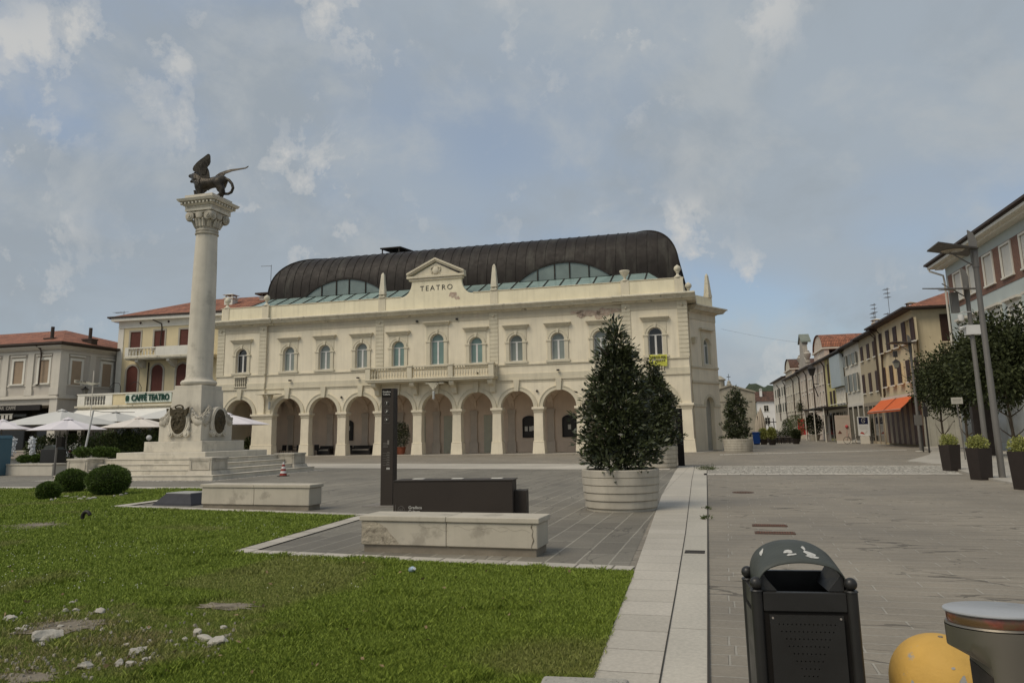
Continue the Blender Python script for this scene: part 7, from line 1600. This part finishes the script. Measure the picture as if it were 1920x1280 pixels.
# second lantern far down the street
for px, D_, lab in ((1534, 108, 'small street lantern on a bracket halfway down the row of houses'),):
    p = onray(px, D_); t_ = thing('street_lantern', lab, 'lantern', (p.x, p.y, 9.0), RZ); b_ = MB(); b_.frus(0,0,0,.9,.25,.25,.5,.5); b_.frus(0,0,.9,1.4,.6,.6,.1,.1); b_.build('head', m_iron, t_); b_ = MB(); b_.tube([(0,0,0),(.1,0,-1.2),(.6,0,-3.0)], .08, 5); b_.tube([(.1,0,-1.2),(6,0,-1.4)], .05, 5); b_.build('bracket', m_iron, t_)
# overhead cable over the street
cb = thing('overhead_cable', 'thin cable slung over the street from the theatre to the houses', 'cable', (0,0,0)); a = W(16.8, 5.5, 9.9); e = FS.Wd(-22, -.1, 10.6); pts = [a.lerp(e, k/16)-Vector((0,0,.45*math.sin(PI*k/16))) for k in range(17)]; MB().tube([tuple(p) for p in pts], .007, 5).build('cable', m_lamp, cb)
# ================================================================== SQUARE PLANTERS, SIGNS
m_pl = mat('planter_brown_black', (.030,.022,.018), .6, .12, 2, bump=.05)
def boxplanter(loc, rz, label, seed, h=.94, w_=.25):
    t_ = thing('box_planter', label, 'planter', loc, rz, 'tall dark planter boxes'); b_ = MB(); b_.frus(0,0,0,h,w_*.84,w_*.84,w_,w_); b_.build('box', m_pl, t_, bevel=.006); MB().box(-w_+.03, w_-.03, -w_+.03, w_-.03, h, h+.004).build('soil', m_earth, t_)
    r = np.random.default_rng(seed); n_ = 1500; C = r.normal(0, 1, (n_, 3)); C /= np.linalg.norm(C, axis=1)[:, None]; C *= np.array([w_*1.15, w_*1.15, .24])*(r.random((n_, 1))**.35)*(1+.15*np.sin(C[:, :1]*8)); D_ = C.copy(); C[:, 2] = np.abs(C[:, 2]+.12)+h
    leafobj('foliage', C, D_*4+np.array([0,0,.4]), .055, .035, m_yg, t_, .5)
    s_ = MB()
    for k in range(6): a = k*1.05; s_.tube([(0,0,h),(.1*math.cos(a),.1*math.sin(a),h+.2),(.2*math.cos(a),.2*math.sin(a),h+.36)], [.012,.008,.004], 5)
    s_.build('stems', m_bark, t_); return t_
boxplanter(G(1785,882.5), math.radians(12), 'tall dark planter box farthest from the camera, left of the row', 1)
boxplanter(G(1841,899), math.radians(10), 'tall dark planter box in the middle, just left of the lamp post', 2)
boxplanter(G(1927,917.5), math.radians(8), 'tall dark planter box cut off by the right edge', 3)
cabp = onray(1851, 40.5); CB = thing('advert_cabinet', 'tall black cabinet standing between the trees and the blue building', 'cabinet', cabp, RZ-.15); MB().box(-.48, .48, 0, .9, 0, 2.85).build('cabinet', m_pl, CB, bevel=.01); b_ = MB(); b_.box(-.02, .0, -.012, 0, .2, 2.75); b_.box(.12, .15, -.03, 0, 1.3, 1.55); b_.build('door_gap', m_iron, CB)
p = onray(1808, 36); SG = thing('street_sign', 'small white rectangular sign on a thin leaning pole', 'sign', p, RZ); MB().cyl((0,0,0), (-.10,0,2.75), .028, .028, 8).build('pole', m_lamp, SG); MB().box(-.32, .16, -.04, -.01, 2.62, 2.92).build('plate', mat('sign_plate', (.42,.40,.34), .6, bump=0), SG)
b_ = MB(); b_.box(-.26, .1, -.044, -.041, 2.8, 2.83); b_.box(-.26, .05, -.044, -.041, 2.72, 2.74); b_.build('lines', m_glt, SG)
for px, D_, h, lab in ((1731, 50, 2.6, 'dark signpost with a small box at the corner house'), (1742, 48, 3.1, 'thin dark signpost right of the corner house')):
    p = onray(px, D_); t_ = thing('sign_post', lab, 'post', p, RZ); MB().cyl((0,0,0),(0,0,h),.05).build('pole', m_iron, t_); MB().box(-.35 if px < 1735 else -.12, .1 if px < 1735 else .12, -.12, .0, h-.9, h-.25).build('box', m_lamp if px < 1735 else m_iron, t_)
# ================================================================== STREET THINGS
def onT(s_, d_): return W(s_, d_)
BLb = thing('blue_bin', 'blue plastic wheeled bin standing right of the farthest round planter', 'bin', W(19.75, 27.3), RZ); b_ = MB(); m_bb = mat('bin_blue', (.01,.055,.23), .45, .05, 3, bump=0); b_.frus(0,0,.08,1.22,.33,.3,.42,.4); b_.build('body', m_bb, BLb, bevel=.02); b_ = MB(); b_.box(-.45,.45,-.43,.45,1.225,1.34); b_.build('lid', m_bb, BLb, bevel=.02); MB().cyl((-.3,.35,.1),(.3,.35,.1),.1).build('wheels', m_blk, BLb)
m_par = mat('parasol_beige', (.42,.36,.28), .9, .12, 2, bump=.4, bscale=8, bd=.05, streak=.2)
def closed_parasol(s_, d_, h, label):
    t_ = thing('closed_parasol', label, 'parasol', W(s_, d_), RZ, 'closed beige parasols'); n_ = 20; b_ = MB(); vs = []; zz = [(1.1,.34),(1.5,.42),(2.2,.42),(3.0,.32),(3.7,.18),(4.2,.06),(4.35,.02)]
    for z, r_ in zz: vs += [(r_*(1+.22*(i % 2))*math.cos(2*PI*i/n_), r_*(1+.22*(i % 2))*math.sin(2*PI*i/n_), z*h/4.35) for i in range(n_)]
    b_.add(vs, [(j*n_+i, j*n_+(i+1)%n_, (j+1)*n_+(i+1)%n_, (j+1)*n_+i) for j in range(len(zz)-1) for i in range(n_)]); b_.build('cloth', m_par, t_, smooth=True)
    MB().cyl((0,0,0),(0,0,1.3),.05).build('pole', m_gtr, t_); MB().box(-.4,.4,-.4,.4,0,.12).build('foot', m_gtr, t_); return t_
closed_parasol(20.6, 33, 4.1, 'closed beige parasol, the nearer and taller one right behind the blue bin'); closed_parasol(20.6, 40, 3.9, 'closed beige parasol, the farther one left of its taller neighbour')
def potplant(loc, label, h, r_, pot=.35, ph=.45, mt_=None, group='potted plants in the street', n_=500, L_=.16, seed=1, potm=None):
    t_ = thing('potted_plant', label, 'plant', loc, RZ, group); b_ = MB(); b_.lathe([(0,0),(pot*.75,0),(pot,ph*.9),(pot*1.06,ph*.9),(pot*1.06,ph),(pot*.9,ph),(pot*.85,ph-.06),(0,ph-.06)], n=16); b_.build('pot', potm or m_pl, t_, smooth=True)
    r = np.random.default_rng(seed); C = r.normal(0, 1, (n_, 3)); C /= np.linalg.norm(C, axis=1)[:, None]; C *= np.array([r_, r_, (h-ph)/2])*(r.random((n_, 1))**.4); D_ = C.copy(); C[:, 2] += ph+(h-ph)/2; leafobj('foliage', C, D_*2+np.array([0,0,.3]), L_, L_*.45, mt_ or m_oak, t_, .5)
    MB().tube([(0,0,ph-.05),(.02,0,ph+(h-ph)*.6)], [.03,.015], 6).build('stem', m_bark, t_); return t_
for k, (px, D_, h, r_, lab, mt_) in enumerate(((1433,83,1.7,.45,'yellow green grass like plant in a pot right of the blue bin',m_yg),(1449,80,1.8,.4,'upright yellow green plant in a square pot, second from the blue bin',m_yg),(1494,83,1.5,.5,'low plant in a dark pot in front of the red board',m_oak),(1497,98,3.4,1.1,'small round olive tree in a pot left of the red board',m_hdg),(1480,104,3.0,.7,'slim dark shrub in a pot behind the cafe chairs',m_oak),(1588,84,2.7,.55,'dark palm like plant in a pale pot between the two advertising boards',m_oak))):
    p = onray(px, D_); potplant((p.x, p.y, 0), lab, h, r_, .4, .55, mt_, n_=1400, seed=k+20, L_=.18)
p = onray(1529, 106); t_ = potplant((p.x, p.y, 0), 'small evergreen tree in a pale rectangular trough before the pink house', 3.6, 1.15, .8, .8, m_oak, n_=2200, L_=.26, seed=40, potm=m_conc)
# cafe tables and chairs in the street
def chair(loc, rz, label, group, s=1., mt_=None, arm=False):
    t_ = thing('cafe_chair', label, 'chair', loc, rz, group); mt_ = mt_ or m_iron; MB().box(-.23, .23, -.22, .22, .43, .47).build('seat', mt_, t_, bevel=.01); b_ = MB(); b_.hexa([(-.22,.20,.47),(.22,.20,.47),(.22,.23,.47),(-.22,.23,.47)], [(-.21,.27,.92),(.21,.27,.92),(.21,.30,.92),(-.21,.30,.92)]); b_.build('backrest', mt_, t_)
    for sx in (-.2, .2):
        for sy in (-.19, .19): MB().cyl((sx, sy, 0), (sx, sy, .43), .02, None, 6).build('leg', mt_, t_)
    return t_
def table(loc, label, group, w_=.4, mt_=None):
    t_ = thing('cafe_table', label, 'table', loc, RZ, group); MB().box(-w_, w_, -w_, w_, .71, .75).build('tabletop', mt_ or m_glt, t_); MB().cyl((0,0,.02),(0,0,.71),.04).build('pedestal', m_iron, t_); MB().lathe([(0,0),(.25,0),(.25,.02),(0,.03)], n=16).build('foot', m_iron, t_); return t_
for k, px in enumerate((1459, 1470, 1481)):
    nm_ = ('leftmost', 'middle', 'rightmost')[k]
    p = onray(px, 86); table(p, nm_+' dark cafe table in the street beyond the blue bin', 'cafe tables in the street')
    for j in (-1, 1): q = p+Vector((j*.62, .1, 0)); chair(q, RZ+j*PI/2, 'dark chair on the '+('left' if j < 0 else 'right')+' side of the '+nm_+' street cafe table', 'dark chairs at the street cafe')
p = onray(1466, 92); for_ = thing('street_planter_trough', 'long dark planter trough with low shrubs behind the street cafe', 'planter', p, RZ); MB().box(-1.8, 1.8, -.3, .3, 0, .8).build('trough', m_pl, for_); C = rng.normal(0,1,(1200,3))*np.array([1.0,.22,.22])+np.array([0,0,1.05]); leafobj('foliage', C, rng.normal(0,1,(1200,3))+np.array([0,0,.5]), .18, .08, m_oak, for_)
bk2 = MB(); pr = onray(1443, 92); rk = thing('menu_rack', 'dark metal rack of thin uprights at the street cafe', 'rack', pr, RZ)
for k in range(4): bk2.cyl((k*.6-1,0,0),(k*.6-1.15,0,3.2-.3*(k % 2)),.05,None,5)
bk2.box(-1.2,1.0,-.03,.03,2.4,2.5); bk2.build('frame', m_iron, rk)
rb_ = onray(1508, 112); RBd = thing('red_board', 'tall bright red advertising board with white writing in the street', 'sign', rb_, RZ); MB().box(-.62, .62, -.05, .05, .75, 3.0).build('board', mat('signal_red', (.42,.012,.02), .5, bump=0), RBd); b_ = MB(); b_.box(-.6, -.5, -.05, .05, 0, .75); b_.box(.5, .6, -.05, .05, 0, .75); b_.build('feet', m_iron, RBd)
b_ = MB()
for k in range(4): b_.box(-.4, .35, -.056, -.05, 2.55-k*.24, 2.60-k*.24)
b_.box(-.08, .1, -.056, -.05, .95, 1.15); b_.build('writing', mat('pale_red', (.5,.2,.2), .6, bump=0), RBd)
# poster stand and A board, bicycle
PS_ = thing('poster_stand', 'pale flower poster on a stand beside the shop canopy', 'poster', W(28.7, 29), RZ); MB().box(-.75, .75, -.03, .03, .25, 2.95).build('poster', mat('poster_cream', (.45,.37,.30), .7, .05, 3, bump=0), PS_); b_ = MB(); b_.ball((.38,-.05,1.75), .17, 10, 8); b_.tube([(.38,-.04,1.6),(.33,-.04,.7)], .015, 4); b_.build('red_flower', mat('flower_red', (.42,.07,.07), .7, bump=0), PS_)
b_ = MB(); b_.box(-.6, .55, -.035, -.03, 2.6, 2.72); b_.build('heading', m_par, PS_); b_ = MB(); b_.prism([(-.55,1.0),(-.15,1.0),(-.2,1.15),(-.35,1.35)], -.035, -.03); b_.build('picture', m_sh_red, PS_); MB().box(-.7,.7,-.2,.2,0,.25).build('foot', m_gtr, PS_)
AB = thing('advert_board', 'white advertising board with a navy square and a curly white emblem', 'sign', W(30.15, 25.2), RZ); MB().box(-.55, .55, -.04, .04, .78, 2.72).build('board', m_white, AB); MB().box(-.44, .44, -.05, -.041, 1.95, 2.64).build('navy_square', mat('navy', (.008,.010,.04), .5, bump=0), AB)
b_ = MB(); P_ = []
for k in range(26): a = .6+k/25*5.6; r_ = .26-.004*k; P_.append((.02+r_*.85*math.cos(a), -.055, 2.30+r_*1.05*math.sin(a)))
b_.tube(P_, .022, 5); b_.tube([(.16,-.055,2.42),(.05,-.055,2.40),(-.03,-.055,2.30),(.03,-.055,2.22),(.12,-.055,2.28)], .015, 5); b_.build('emblem', m_wlt, AB)
b_ = MB(); 
for k in range(3): b_.box(-.4, .4, -.045, -.041, 1.72-k*.12, 1.735-k*.12)
b_.build('lines', m_glt, AB); b_ = MB(); b_.wall([(-.4,1.02),(-.2,.98),(.0,.92),(.02,1.0),(-.1,1.15),(-.28,1.18)], [], -.046, -.041); b_.build('red_picture', mat('picture_red', (.40,.06,.04), .6, bump=0), AB); MB().tube([(0,-.045,.95),(.15,-.045,1.1),(.3,-.045,1.28)], .02, 4).build('twig_picture', m_par, AB)
b_ = MB(); b_.box(-.42, .42, -.25, .25, 0, .76); b_.build('wire_base', m_gtr, AB)
BI = thing('bicycle', 'dark bicycle leaning by the advertising boards', 'bicycle', tuple(W(29.05, 25.2)), RZ+.08)
def ringtube(cx, cz, r_, t_, mt_, nm, par): b_ = MB(); b_.tube([(cx+r_*math.cos(2*PI*k/28), 0, cz+r_*math.sin(2*PI*k/28)) for k in range(29)], t_, 6); return b_.build(nm, mt_, par, smooth=True)
for cx in (-.58, .52):
    wh = MB(); 
    for k in range(14): a = 2*PI*k/14; wh.cyl((cx,0,.36),(cx+.33*math.cos(a),0,.36+.33*math.sin(a)),.003,None,3)
    wh.cyl((cx,-.04,.36),(cx,.04,.36),.025); wv_ = wh.build('wheel', m_lamp, BI); ringtube(cx, .36, .34, .022, m_blk, 'tyre', wv_)
b_ = MB(); b_.tube([(-.58,0,.36),(-.40,0,.82),(-.37,0,.98)], .018); b_.tube([(-.42,0,.78),(-.05,0,.34),(.18,0,.85)], .018); b_.tube([(-.42,0,.60),(-.02,0,.28)], .015); b_.tube([(.52,0,.36),(.0,0,.30),(.16,0,.80),(.52,0,.36)], .012); b_.tube([(-.1,0,.3),(-.1,0,.28)], .08, 10); b_.build('frame', m_iron, BI); b_ = MB(); b_.tube([(-.37,-.28,1.02),(-.32,-.2,1.03),(-.37,0,1.0),(-.32,.2,1.03),(-.37,.28,1.02)], .014); b_.build('handlebar', m_lamp, BI); b_ = MB(); b_.wall([(.05,.9),(.32,.92),(.32,.97),(.05,.94)], [], -.07, .07); b_.build('saddle', m_blk, BI, bevel=.01); MB().box(.3,.75,-.12,.12,.76,.79).build('rack', m_iron, BI)
# ================================================================== ARCADE FURNITURE
for k, x in enumerate((-22.0,-21.3,-20.4,-19.6,-18.5)):
    chair(W(x, 1.9+(.3*(k % 2)), .02), RZ+(PI if k % 2 else 0)+.2*k, ('leftmost black chair under the second theatre arch', 'second black chair from the left under the second theatre arch', 'black chair in the middle of the second theatre arch', 'rightmost black chair under the second theatre arch', 'black chair half hidden by the third arcade pier')[k], 'black chairs under the arcade', mt_=mat('rattan_black', (.015,.013,.012), .7, bump=0))
table(W(-20.9, 2.6, .02), 'dark table among the black chairs under the arcade', 'arcade tables', .38, m_iron)
m_rat = MATS['rattan_black']; m_cush = mat('cushion_grey', (.22,.20,.17), .9, .1, 5)
def sofa(s_, d_, w_, label):
    t_ = thing('rattan_sofa', label, 'sofa', W(s_, d_, .02), RZ, 'black rattan sofas under the arcade'); b_ = MB(); b_.box(0, w_, 0, .75, .05, .36); b_.build('seat_base', m_rat, t_, bevel=.02); MB().box(0, w_, .58, .78, .36, .80).build('backrest', m_rat, t_, bevel=.02)
    for x in (0, w_-.14): MB().box(x, x+.14, 0, .58, .36, .62).build('armrest', m_rat, t_, bevel=.02)
    MB().box(.15, w_-.15, .03, .57, .365, .50).build('cushion', m_cush, t_, bevel=.03); return t_
sofa(-18.35, 1.5, 1.25, 'black rattan sofa with its side to the square under the third arch'); sofa(-16.9, 2.6, 1.1, 'small black rattan sofa with grey cushion under the third arch'); sofa(-15.1, 1.5, 1.9, 'long black rattan sofa under the fourth arch'); sofa(-13.1, 2.6, 1.0, 'small black rattan sofa with grey cushion under the fourth arch')
m_terra = mat('terracotta', (.27,.085,.045), .8, .12, 3)
potplant(W(-10.35, 1.6, .02), 'dark bushy plant in a red terracotta pot under the arcade', 2.75, .75, .42, .62, m_mag, 'potted plants under the arcade', 1500, .16, 3, m_terra)
potplant(W(-24.6, 1.2, .02), 'spiky dark plant under the first theatre arch', 1.6, .8, .4, .5, m_oak, 'potted plants under the arcade', 600, .3, 5)
# ================================================================== LEFT: CAFE GARDEN, LOW WALLS, FOUNTAINS
m_wall = mat('pale_wall_stone', (.52,.48,.40), .8, .09, .9, streak=.15); m_wall2 = mat('pinkish_wall_stone', (.36,.31,.26), .85, .1, .9, streak=.15); m_wht2 = mat('white_concrete', (.68,.64,.54), .8, .06, 1)
def lowwall(p, q, h, th, mt_, label, name='low_wall', cap=True):
    a = G(*p); b2 = G(*q); L_ = (b2-a).length; t_ = thing(name, label, 'wall', a, math.atan2(b2.y-a.y, b2.x-a.x)); MB().box(0, L_, 0, th, 0, h-(.08 if cap else 0)).build('wall', mt_, t_, bevel=.01)
    if cap: MB().box(-.03, L_+.03, -.03, th+.03, h-.08, h).build('coping', m_bst, t_, bevel=.01)
    return t_
lowwall((-60,891), (97,891.5), .56, .8, m_wall, 'long pale low stone wall in front of the lawn at the left edge')
lowwall((-60,876), (84,873), .50, 1.2, m_wall, 'second pale low wall just behind the front one')
lowwall((8,868), (225,866), .95, 2.5, m_wall2, 'pinkish stone basin wall of the fountains at the left', 'basin_wall')
lowwall((34,871), (83,870.5), .6, 1.0, m_wht2, 'short white planter box left of the dark bin', 'white_planter', False)
lowwall((138,872), (219,870), .75, 1.2, m_wht2, 'long white planter box between the dark bin and the monument', 'white_planter', False)
def hedge(p, D_, w_, h, dpt, label, mt_, seed, z0=0., n_=2500, L_=.09, cat='shrub'):
    o = onray(p, D_); t_ = thing('shrub', label, cat, (o.x, o.y, z0), RZ, 'shrubs round the cafe garden'); r = np.random.default_rng(seed); C = r.normal(0, 1, (n_, 3)); C /= np.linalg.norm(C, axis=1)[:, None]; C *= np.array([w_/2, dpt/2, h/2])*(r.random((n_, 1))**.3)*(1+.12*np.sin(C[:, :1]*9+seed)*np.cos(C[:, 2:3]*7)); D2 = C.copy(); C[:, 2] += h/2+.02; leafobj('foliage', C, D2*2+np.array([0,0,.4]), L_, L_*.5, mt_, t_, .5)
    MB().tube([(0,0,0),(0,0,h*.55)], [.06,.03], 6).build('stem', m_bark, t_); return t_
hedge(49, 41.5, .9, .38, .6, 'small box shrub on the left of the short white planter', m_box, 1, .5); hedge(70, 41.5, .9, .40, .6, 'small box shrub on the right of the short white planter', m_box, 2, .5)
hedge(156, 42.5, 1.1, .55, .7, 'box shrub at the left end of the long white planter', m_box, 3, .7); hedge(186, 42.5, 1.1, .55, .7, 'box shrub in the middle of the long white planter', m_box, 4, .7); hedge(207, 42.7, 1.1, .5, .7, 'box shrub at the right end of the long white planter', m_box, 5, .7)
for k, (px, D_, w_, h, lab) in enumerate(((135,55,3.6,2.1,'bushy garden shrub under the cafe parasols, left of the slanted pole'),(85,56,3.0,2.0,'dark shrub behind the fountains'),(196,54,3.4,2.2,'tall loose shrub behind the silver car'),(225,50,3.0,2.2,'wide dark shrub under the central cafe parasol'),(262,50,3.0,2.25,'dense shrub left of the monument base'),(292,52,2.4,2.3,'light green shrub just left of the monument plinth'))):
    hedge(px, D_, w_, h, 2.2, lab, m_hdg, 30+k, 0, 2600, .17)
m_umb = mat('parasol_white', (.68,.64,.65), .85, .04, .8, bump=.15, bscale=3, bd=.03, trans=0)
m_umb2 = mat('parasol_greyish', (.55,.54,.50), .85, .05, .8, bump=.15, bscale=3, bd=.03)
def parasol(s_, d_, z0, z1, hw, label, mt_=None, n_=8, rz=None, val=True):
    t_ = thing('cafe_parasol', label, 'parasol', W(s_, d_), RZ if rz is None else rz, 'open white cafe parasols'); b_ = MB(); vs = [(0,0,z1)]; m_ = n_*2; rg = 5
    for j in range(1, rg+1):
        f = j/rg
        for i in range(m_):
            a = 2*PI*i/m_+PI/n_; r_ = hw*f*(1.0 if i % 2 == 0 else math.cos(PI/n_)*.985); vs.append((r_*math.cos(a), r_*math.sin(a), z1-(z1-z0)*f**1.1-(.05*f*(1-f)*4 if i % 2 else 0)))
    fs = [(0, 1+i, 1+(i+1)%m_) for i in range(m_)]
    for j in range(1, rg): fs += [(1+(j-1)*m_+i, 1+j*m_+i, 1+j*m_+(i+1)%m_, 1+(j-1)*m_+(i+1)%m_) for i in range(m_)]
    b_.add(vs, fs); c_ = b_.build('canopy', mt_ or m_umb, t_); md = c_.modifiers.new('s', 'SOLIDIFY'); md.thickness = .012
    if val: b_ = MB(); b_.lathe([(.0,z1+.12),(.28,z1+.0),(.34,z1-.04)], n=8); b_.build('top_vent', mt_ or m_umb, t_)
    MB().cyl((0,0,0),(0,0,z1),.035).build('pole', m_lamp, t_)
    b_ = MB()
    for i in range(n_): a = 2*PI*i/n_+PI/n_; b_.cyl((0,0,z1-.06),(hw*.97*math.cos(a), hw*.97*math.sin(a), z0-.0+.0), .012, None, 4)
    b_.build('ribs', m_lamp, t_); MB().box(-.35,.35,-.35,.35,0,.1).build('foot', m_gtr, t_); return t_
parasol(-30.4, -19, 2.45, 3.05, 2.9, 'low lilac white parasol cut off by the left edge'); parasol(-22.9, -21, 2.30, 2.98, 2.35, 'lilac white parasol in front, between the two fountains and the slanted pole')
parasol(-28.4, -16.2, 2.75, 3.75, 4.0, 'big greyish parasol with sagging cloth behind the two lilac ones', m_umb2, 4); parasol(-20.6, -17.6, 2.42, 3.05, 2.55, 'cream white parasol left of the monument pedestal', mat('parasol_cream', (.66,.60,.53), .85, .05, .8))
parasol(-28.6, -11.0, 3.0, 3.75, 3.0, 'greenish white parasol behind the slanted pole', m_umb2, 4); parasol(-22.6, -11.5, 3.1, 4.0, 3.2, 'greenish white parasol just left of the monument, under the cafe sign', m_umb2, 4); parasol(-17.0, -13.2, 2.55, 3.3, 2.9, 'lilac white parasol right of the monument before the first arch')
pz = onray(155, 45); SP = thing('slanted_pole', 'slanted white parasol pole with a thin arm, left of the silver car', 'pole', pz, RZ); MB().cyl((0,0,0),(.55,0,3.35),.055,.05,10).build('pole', m_white, SP); MB().tube([(.55,0,3.35),(1.3,0,3.25),(3.2,.3,3.2)],.02,5).build('arm', m_lamp, SP)
# fountains
m_wat = mat('water_jet', (.75,.76,.76), .2, .1, 20, bump=.8, bscale=30, bd=.05, spec=.6)
for px, lab, sd in ((23, 'white water jet of the left fountain', 1), (60, 'white water jet of the right fountain before the shrubs', 2)):
    o = onray(px, 44.5); t_ = thing('fountain_jet', lab, 'fountain', (o.x, o.y, .80), RZ, 'small fountains'); r = random.Random(sd); b_ = MB(); b_.tube([(0,0,0),(0,0,.5),(r.uniform(-.05,.05),0,.85)], [.07,.09,.13], 8)
    for k in range(150): a = r.uniform(0, 2*PI); rr_ = r.uniform(0, .20); z = r.uniform(.1, 1.0+.1*r.random()); b_.ball((rr_*math.cos(a), rr_*math.sin(a), z), r.uniform(.025,.065), 6, 4)
    b_.build('water', m_wat, t_, smooth=True); MB().lathe([(0,0),(.14,0),(.12,.06),(0,.07)], n=12).build('nozzle', m_lamp, t_)
# blue box, dark bin, pole
o = onray(3, 38); UB = thing('blue_kiosk', 'tall blue plastic box at the left edge of the picture', 'utility box', o, RZ); m_ub = mat('petrol_blue', (.065,.13,.165), .55, .06, 2, bump=0); MB().box(-1.2, .10, -.4, .5, 0, 1.80).build('body', m_ub, UB, bevel=.03); MB().frus(-.55,.05,1.80,1.95,.66,.5,.58,.42).build('lid', m_ub, UB); b_ = MB(); b_.box(-.25,-.22,-.42,-.4,.9,1.2); b_.box(-1.2,.11,-.41,-.4,.72,.76); b_.build('latch', m_iron, UB)
DB = thing('dark_bin', 'large charcoal bin with an arched lid behind the low wall at the left', 'litter bin', onray(101, 41), RZ); b_ = MB(); b_.box(-.50, .50, -.35, .35, .12, 1.22); b_.build('body', m_bin, DB, bevel=.02); b_ = MB(); n_ = 12; pl = [(-.36,1.225),(.36,1.225)]+[(.36*math.cos(PI*k/n_), 1.225+.2*math.sin(PI*k/n_)) for k in range(1, n_)]; b_.wall(pl, [], -.3, .3); b_.build('arched_lid', m_hood, DB); b_ = MB(); 
for sx in (-.45,.45): b_.box(sx-.05, sx+.05, -.3, .3, 0, .12)
b_.build('feet', m_iron, DB)
PO = thing('short_post', 'thin dark post with a small black box on top, in front of the charcoal bin', 'post', onray(105.5, 34.6), RZ); MB().cyl((0,0,0),(.02,0,1.78),.05,.045,10).build('post', m_lamp, PO); MB().box(.03,.32,-.05,.15,1.35,1.80).build('box', m_void, PO)
# silver car glimpsed behind the planters
CAo = onray(175, 60); CR = thing('parked_car', 'silver car glimpsed behind the white planter and shrubs', 'car', CAo, RZ+1.25); m_car = mat('car_silver', (.42,.42,.42), .25, .03, 1, bump=0, metal=.6, coat=.6)
b_ = MB(); b_.wall([(-2.0,.30),(2.0,.30),(2.1,.55),(2.05,.85),(1.2,.98),(.55,1.42),(-1.1,1.46),(-1.85,1.0),(-2.08,.85),(-2.1,.5)], [], -.82, .82); b_.build('body', m_car, CR, bevel=.06, seg=2); b_ = MB(); b_.wall([(-1.62,1.02),(1.02,1.02),(.50,1.36),(-1.05,1.40)], [], -.83, .83); b_.build('side_windows', g_dark, CR); b_ = MB(); b_.hexa([(-1.86,-.62,1.02),(-1.86,.62,1.02),(-1.84,.62,1.0),(-1.84,-.62,1.0)], [(-1.20,-.58,1.42),(-1.20,.58,1.42),(-1.15,.58,1.40),(-1.15,-.58,1.40)]); b_.build('rear_window', g_curt, CR)
for x in (-1.3, 1.3):
    for y in (-.78, .78): wv_ = MB().cyl((x,y-.1,.32),(x,y+.1,.32),.32,None,20).build('wheel', m_blk, CR); MB().cyl((x,y-.105,.32),(x,y+.105,.32),.19,None,14).build('rim', m_lamp, wv_)
for y in (-.66, .66): MB().box(-2.11,-2.05,y-.12,y+.12,.78,.98).build('tail_light', m_red, CR)
MB().box(-2.13,-2.09,-.26,.26,.55,.67).build('number_plate', m_white, CR)
# globe lamp in the cafe garden
GLb = thing('garden_globe', 'small white globe lamp among the shrubs left of the monument plinth', 'lamp', tuple(onray(278, 49)+Vector((0,0,1.75))), RZ); MB().ball((0,0,0), .17, 14, 10).build('globe', m_white, GLb, smooth=True); MB().cyl((0,0,-1.75),(0,0,-.15),.03).build('stem', m_lamp, GLb)
# roof antenna on the left of the theatre
an = thing('tv_antenna', 'thin roof antenna mast standing left of the black roof', 'antenna', W(-26.6, 6.0, 13.4), RZ); b_ = MB(); b_.cyl((0,0,0),(0,0,5.4),.035,.025,6); b_.cyl((-1.2,0,5.35),(.03,0,5.3),.025,None,5); b_.cyl((0,0,1.6),(1.4,0,1.45),.015,None,4); b_.build('mast', MATS['antenna_metal'], an)
# leaf litter
m_dl = mat('dead_leaf', (.24,.17,.09), .9, .3, 30, bump=0); r = random.Random(9)
C = []; 
for k in range(70):
    px, py = r.uniform(0, 1180), r.uniform(1060, 1275); s_, d_ = GT(px, py)
    if inpoly(np.array([s_]), np.array([d_]), lawn)[0]: g_ = G(px, py); C.append((g_.x, g_.y, .06))
C = np.array(C); Dd = rng.normal(0, 1, (len(C), 3))*np.array([1,1,.25]); o = leafobj('fallen_leaves', C, Dd, .05, .03, m_dl, None, .2); o['kind'] = 'stuff'
# ------------------------------------------------------------------ render settings
scene.render.engine = 'CYCLES'
scene.cycles.max_bounces = 6; scene.cycles.diffuse_bounces = 3; scene.cycles.glossy_bounces = 3
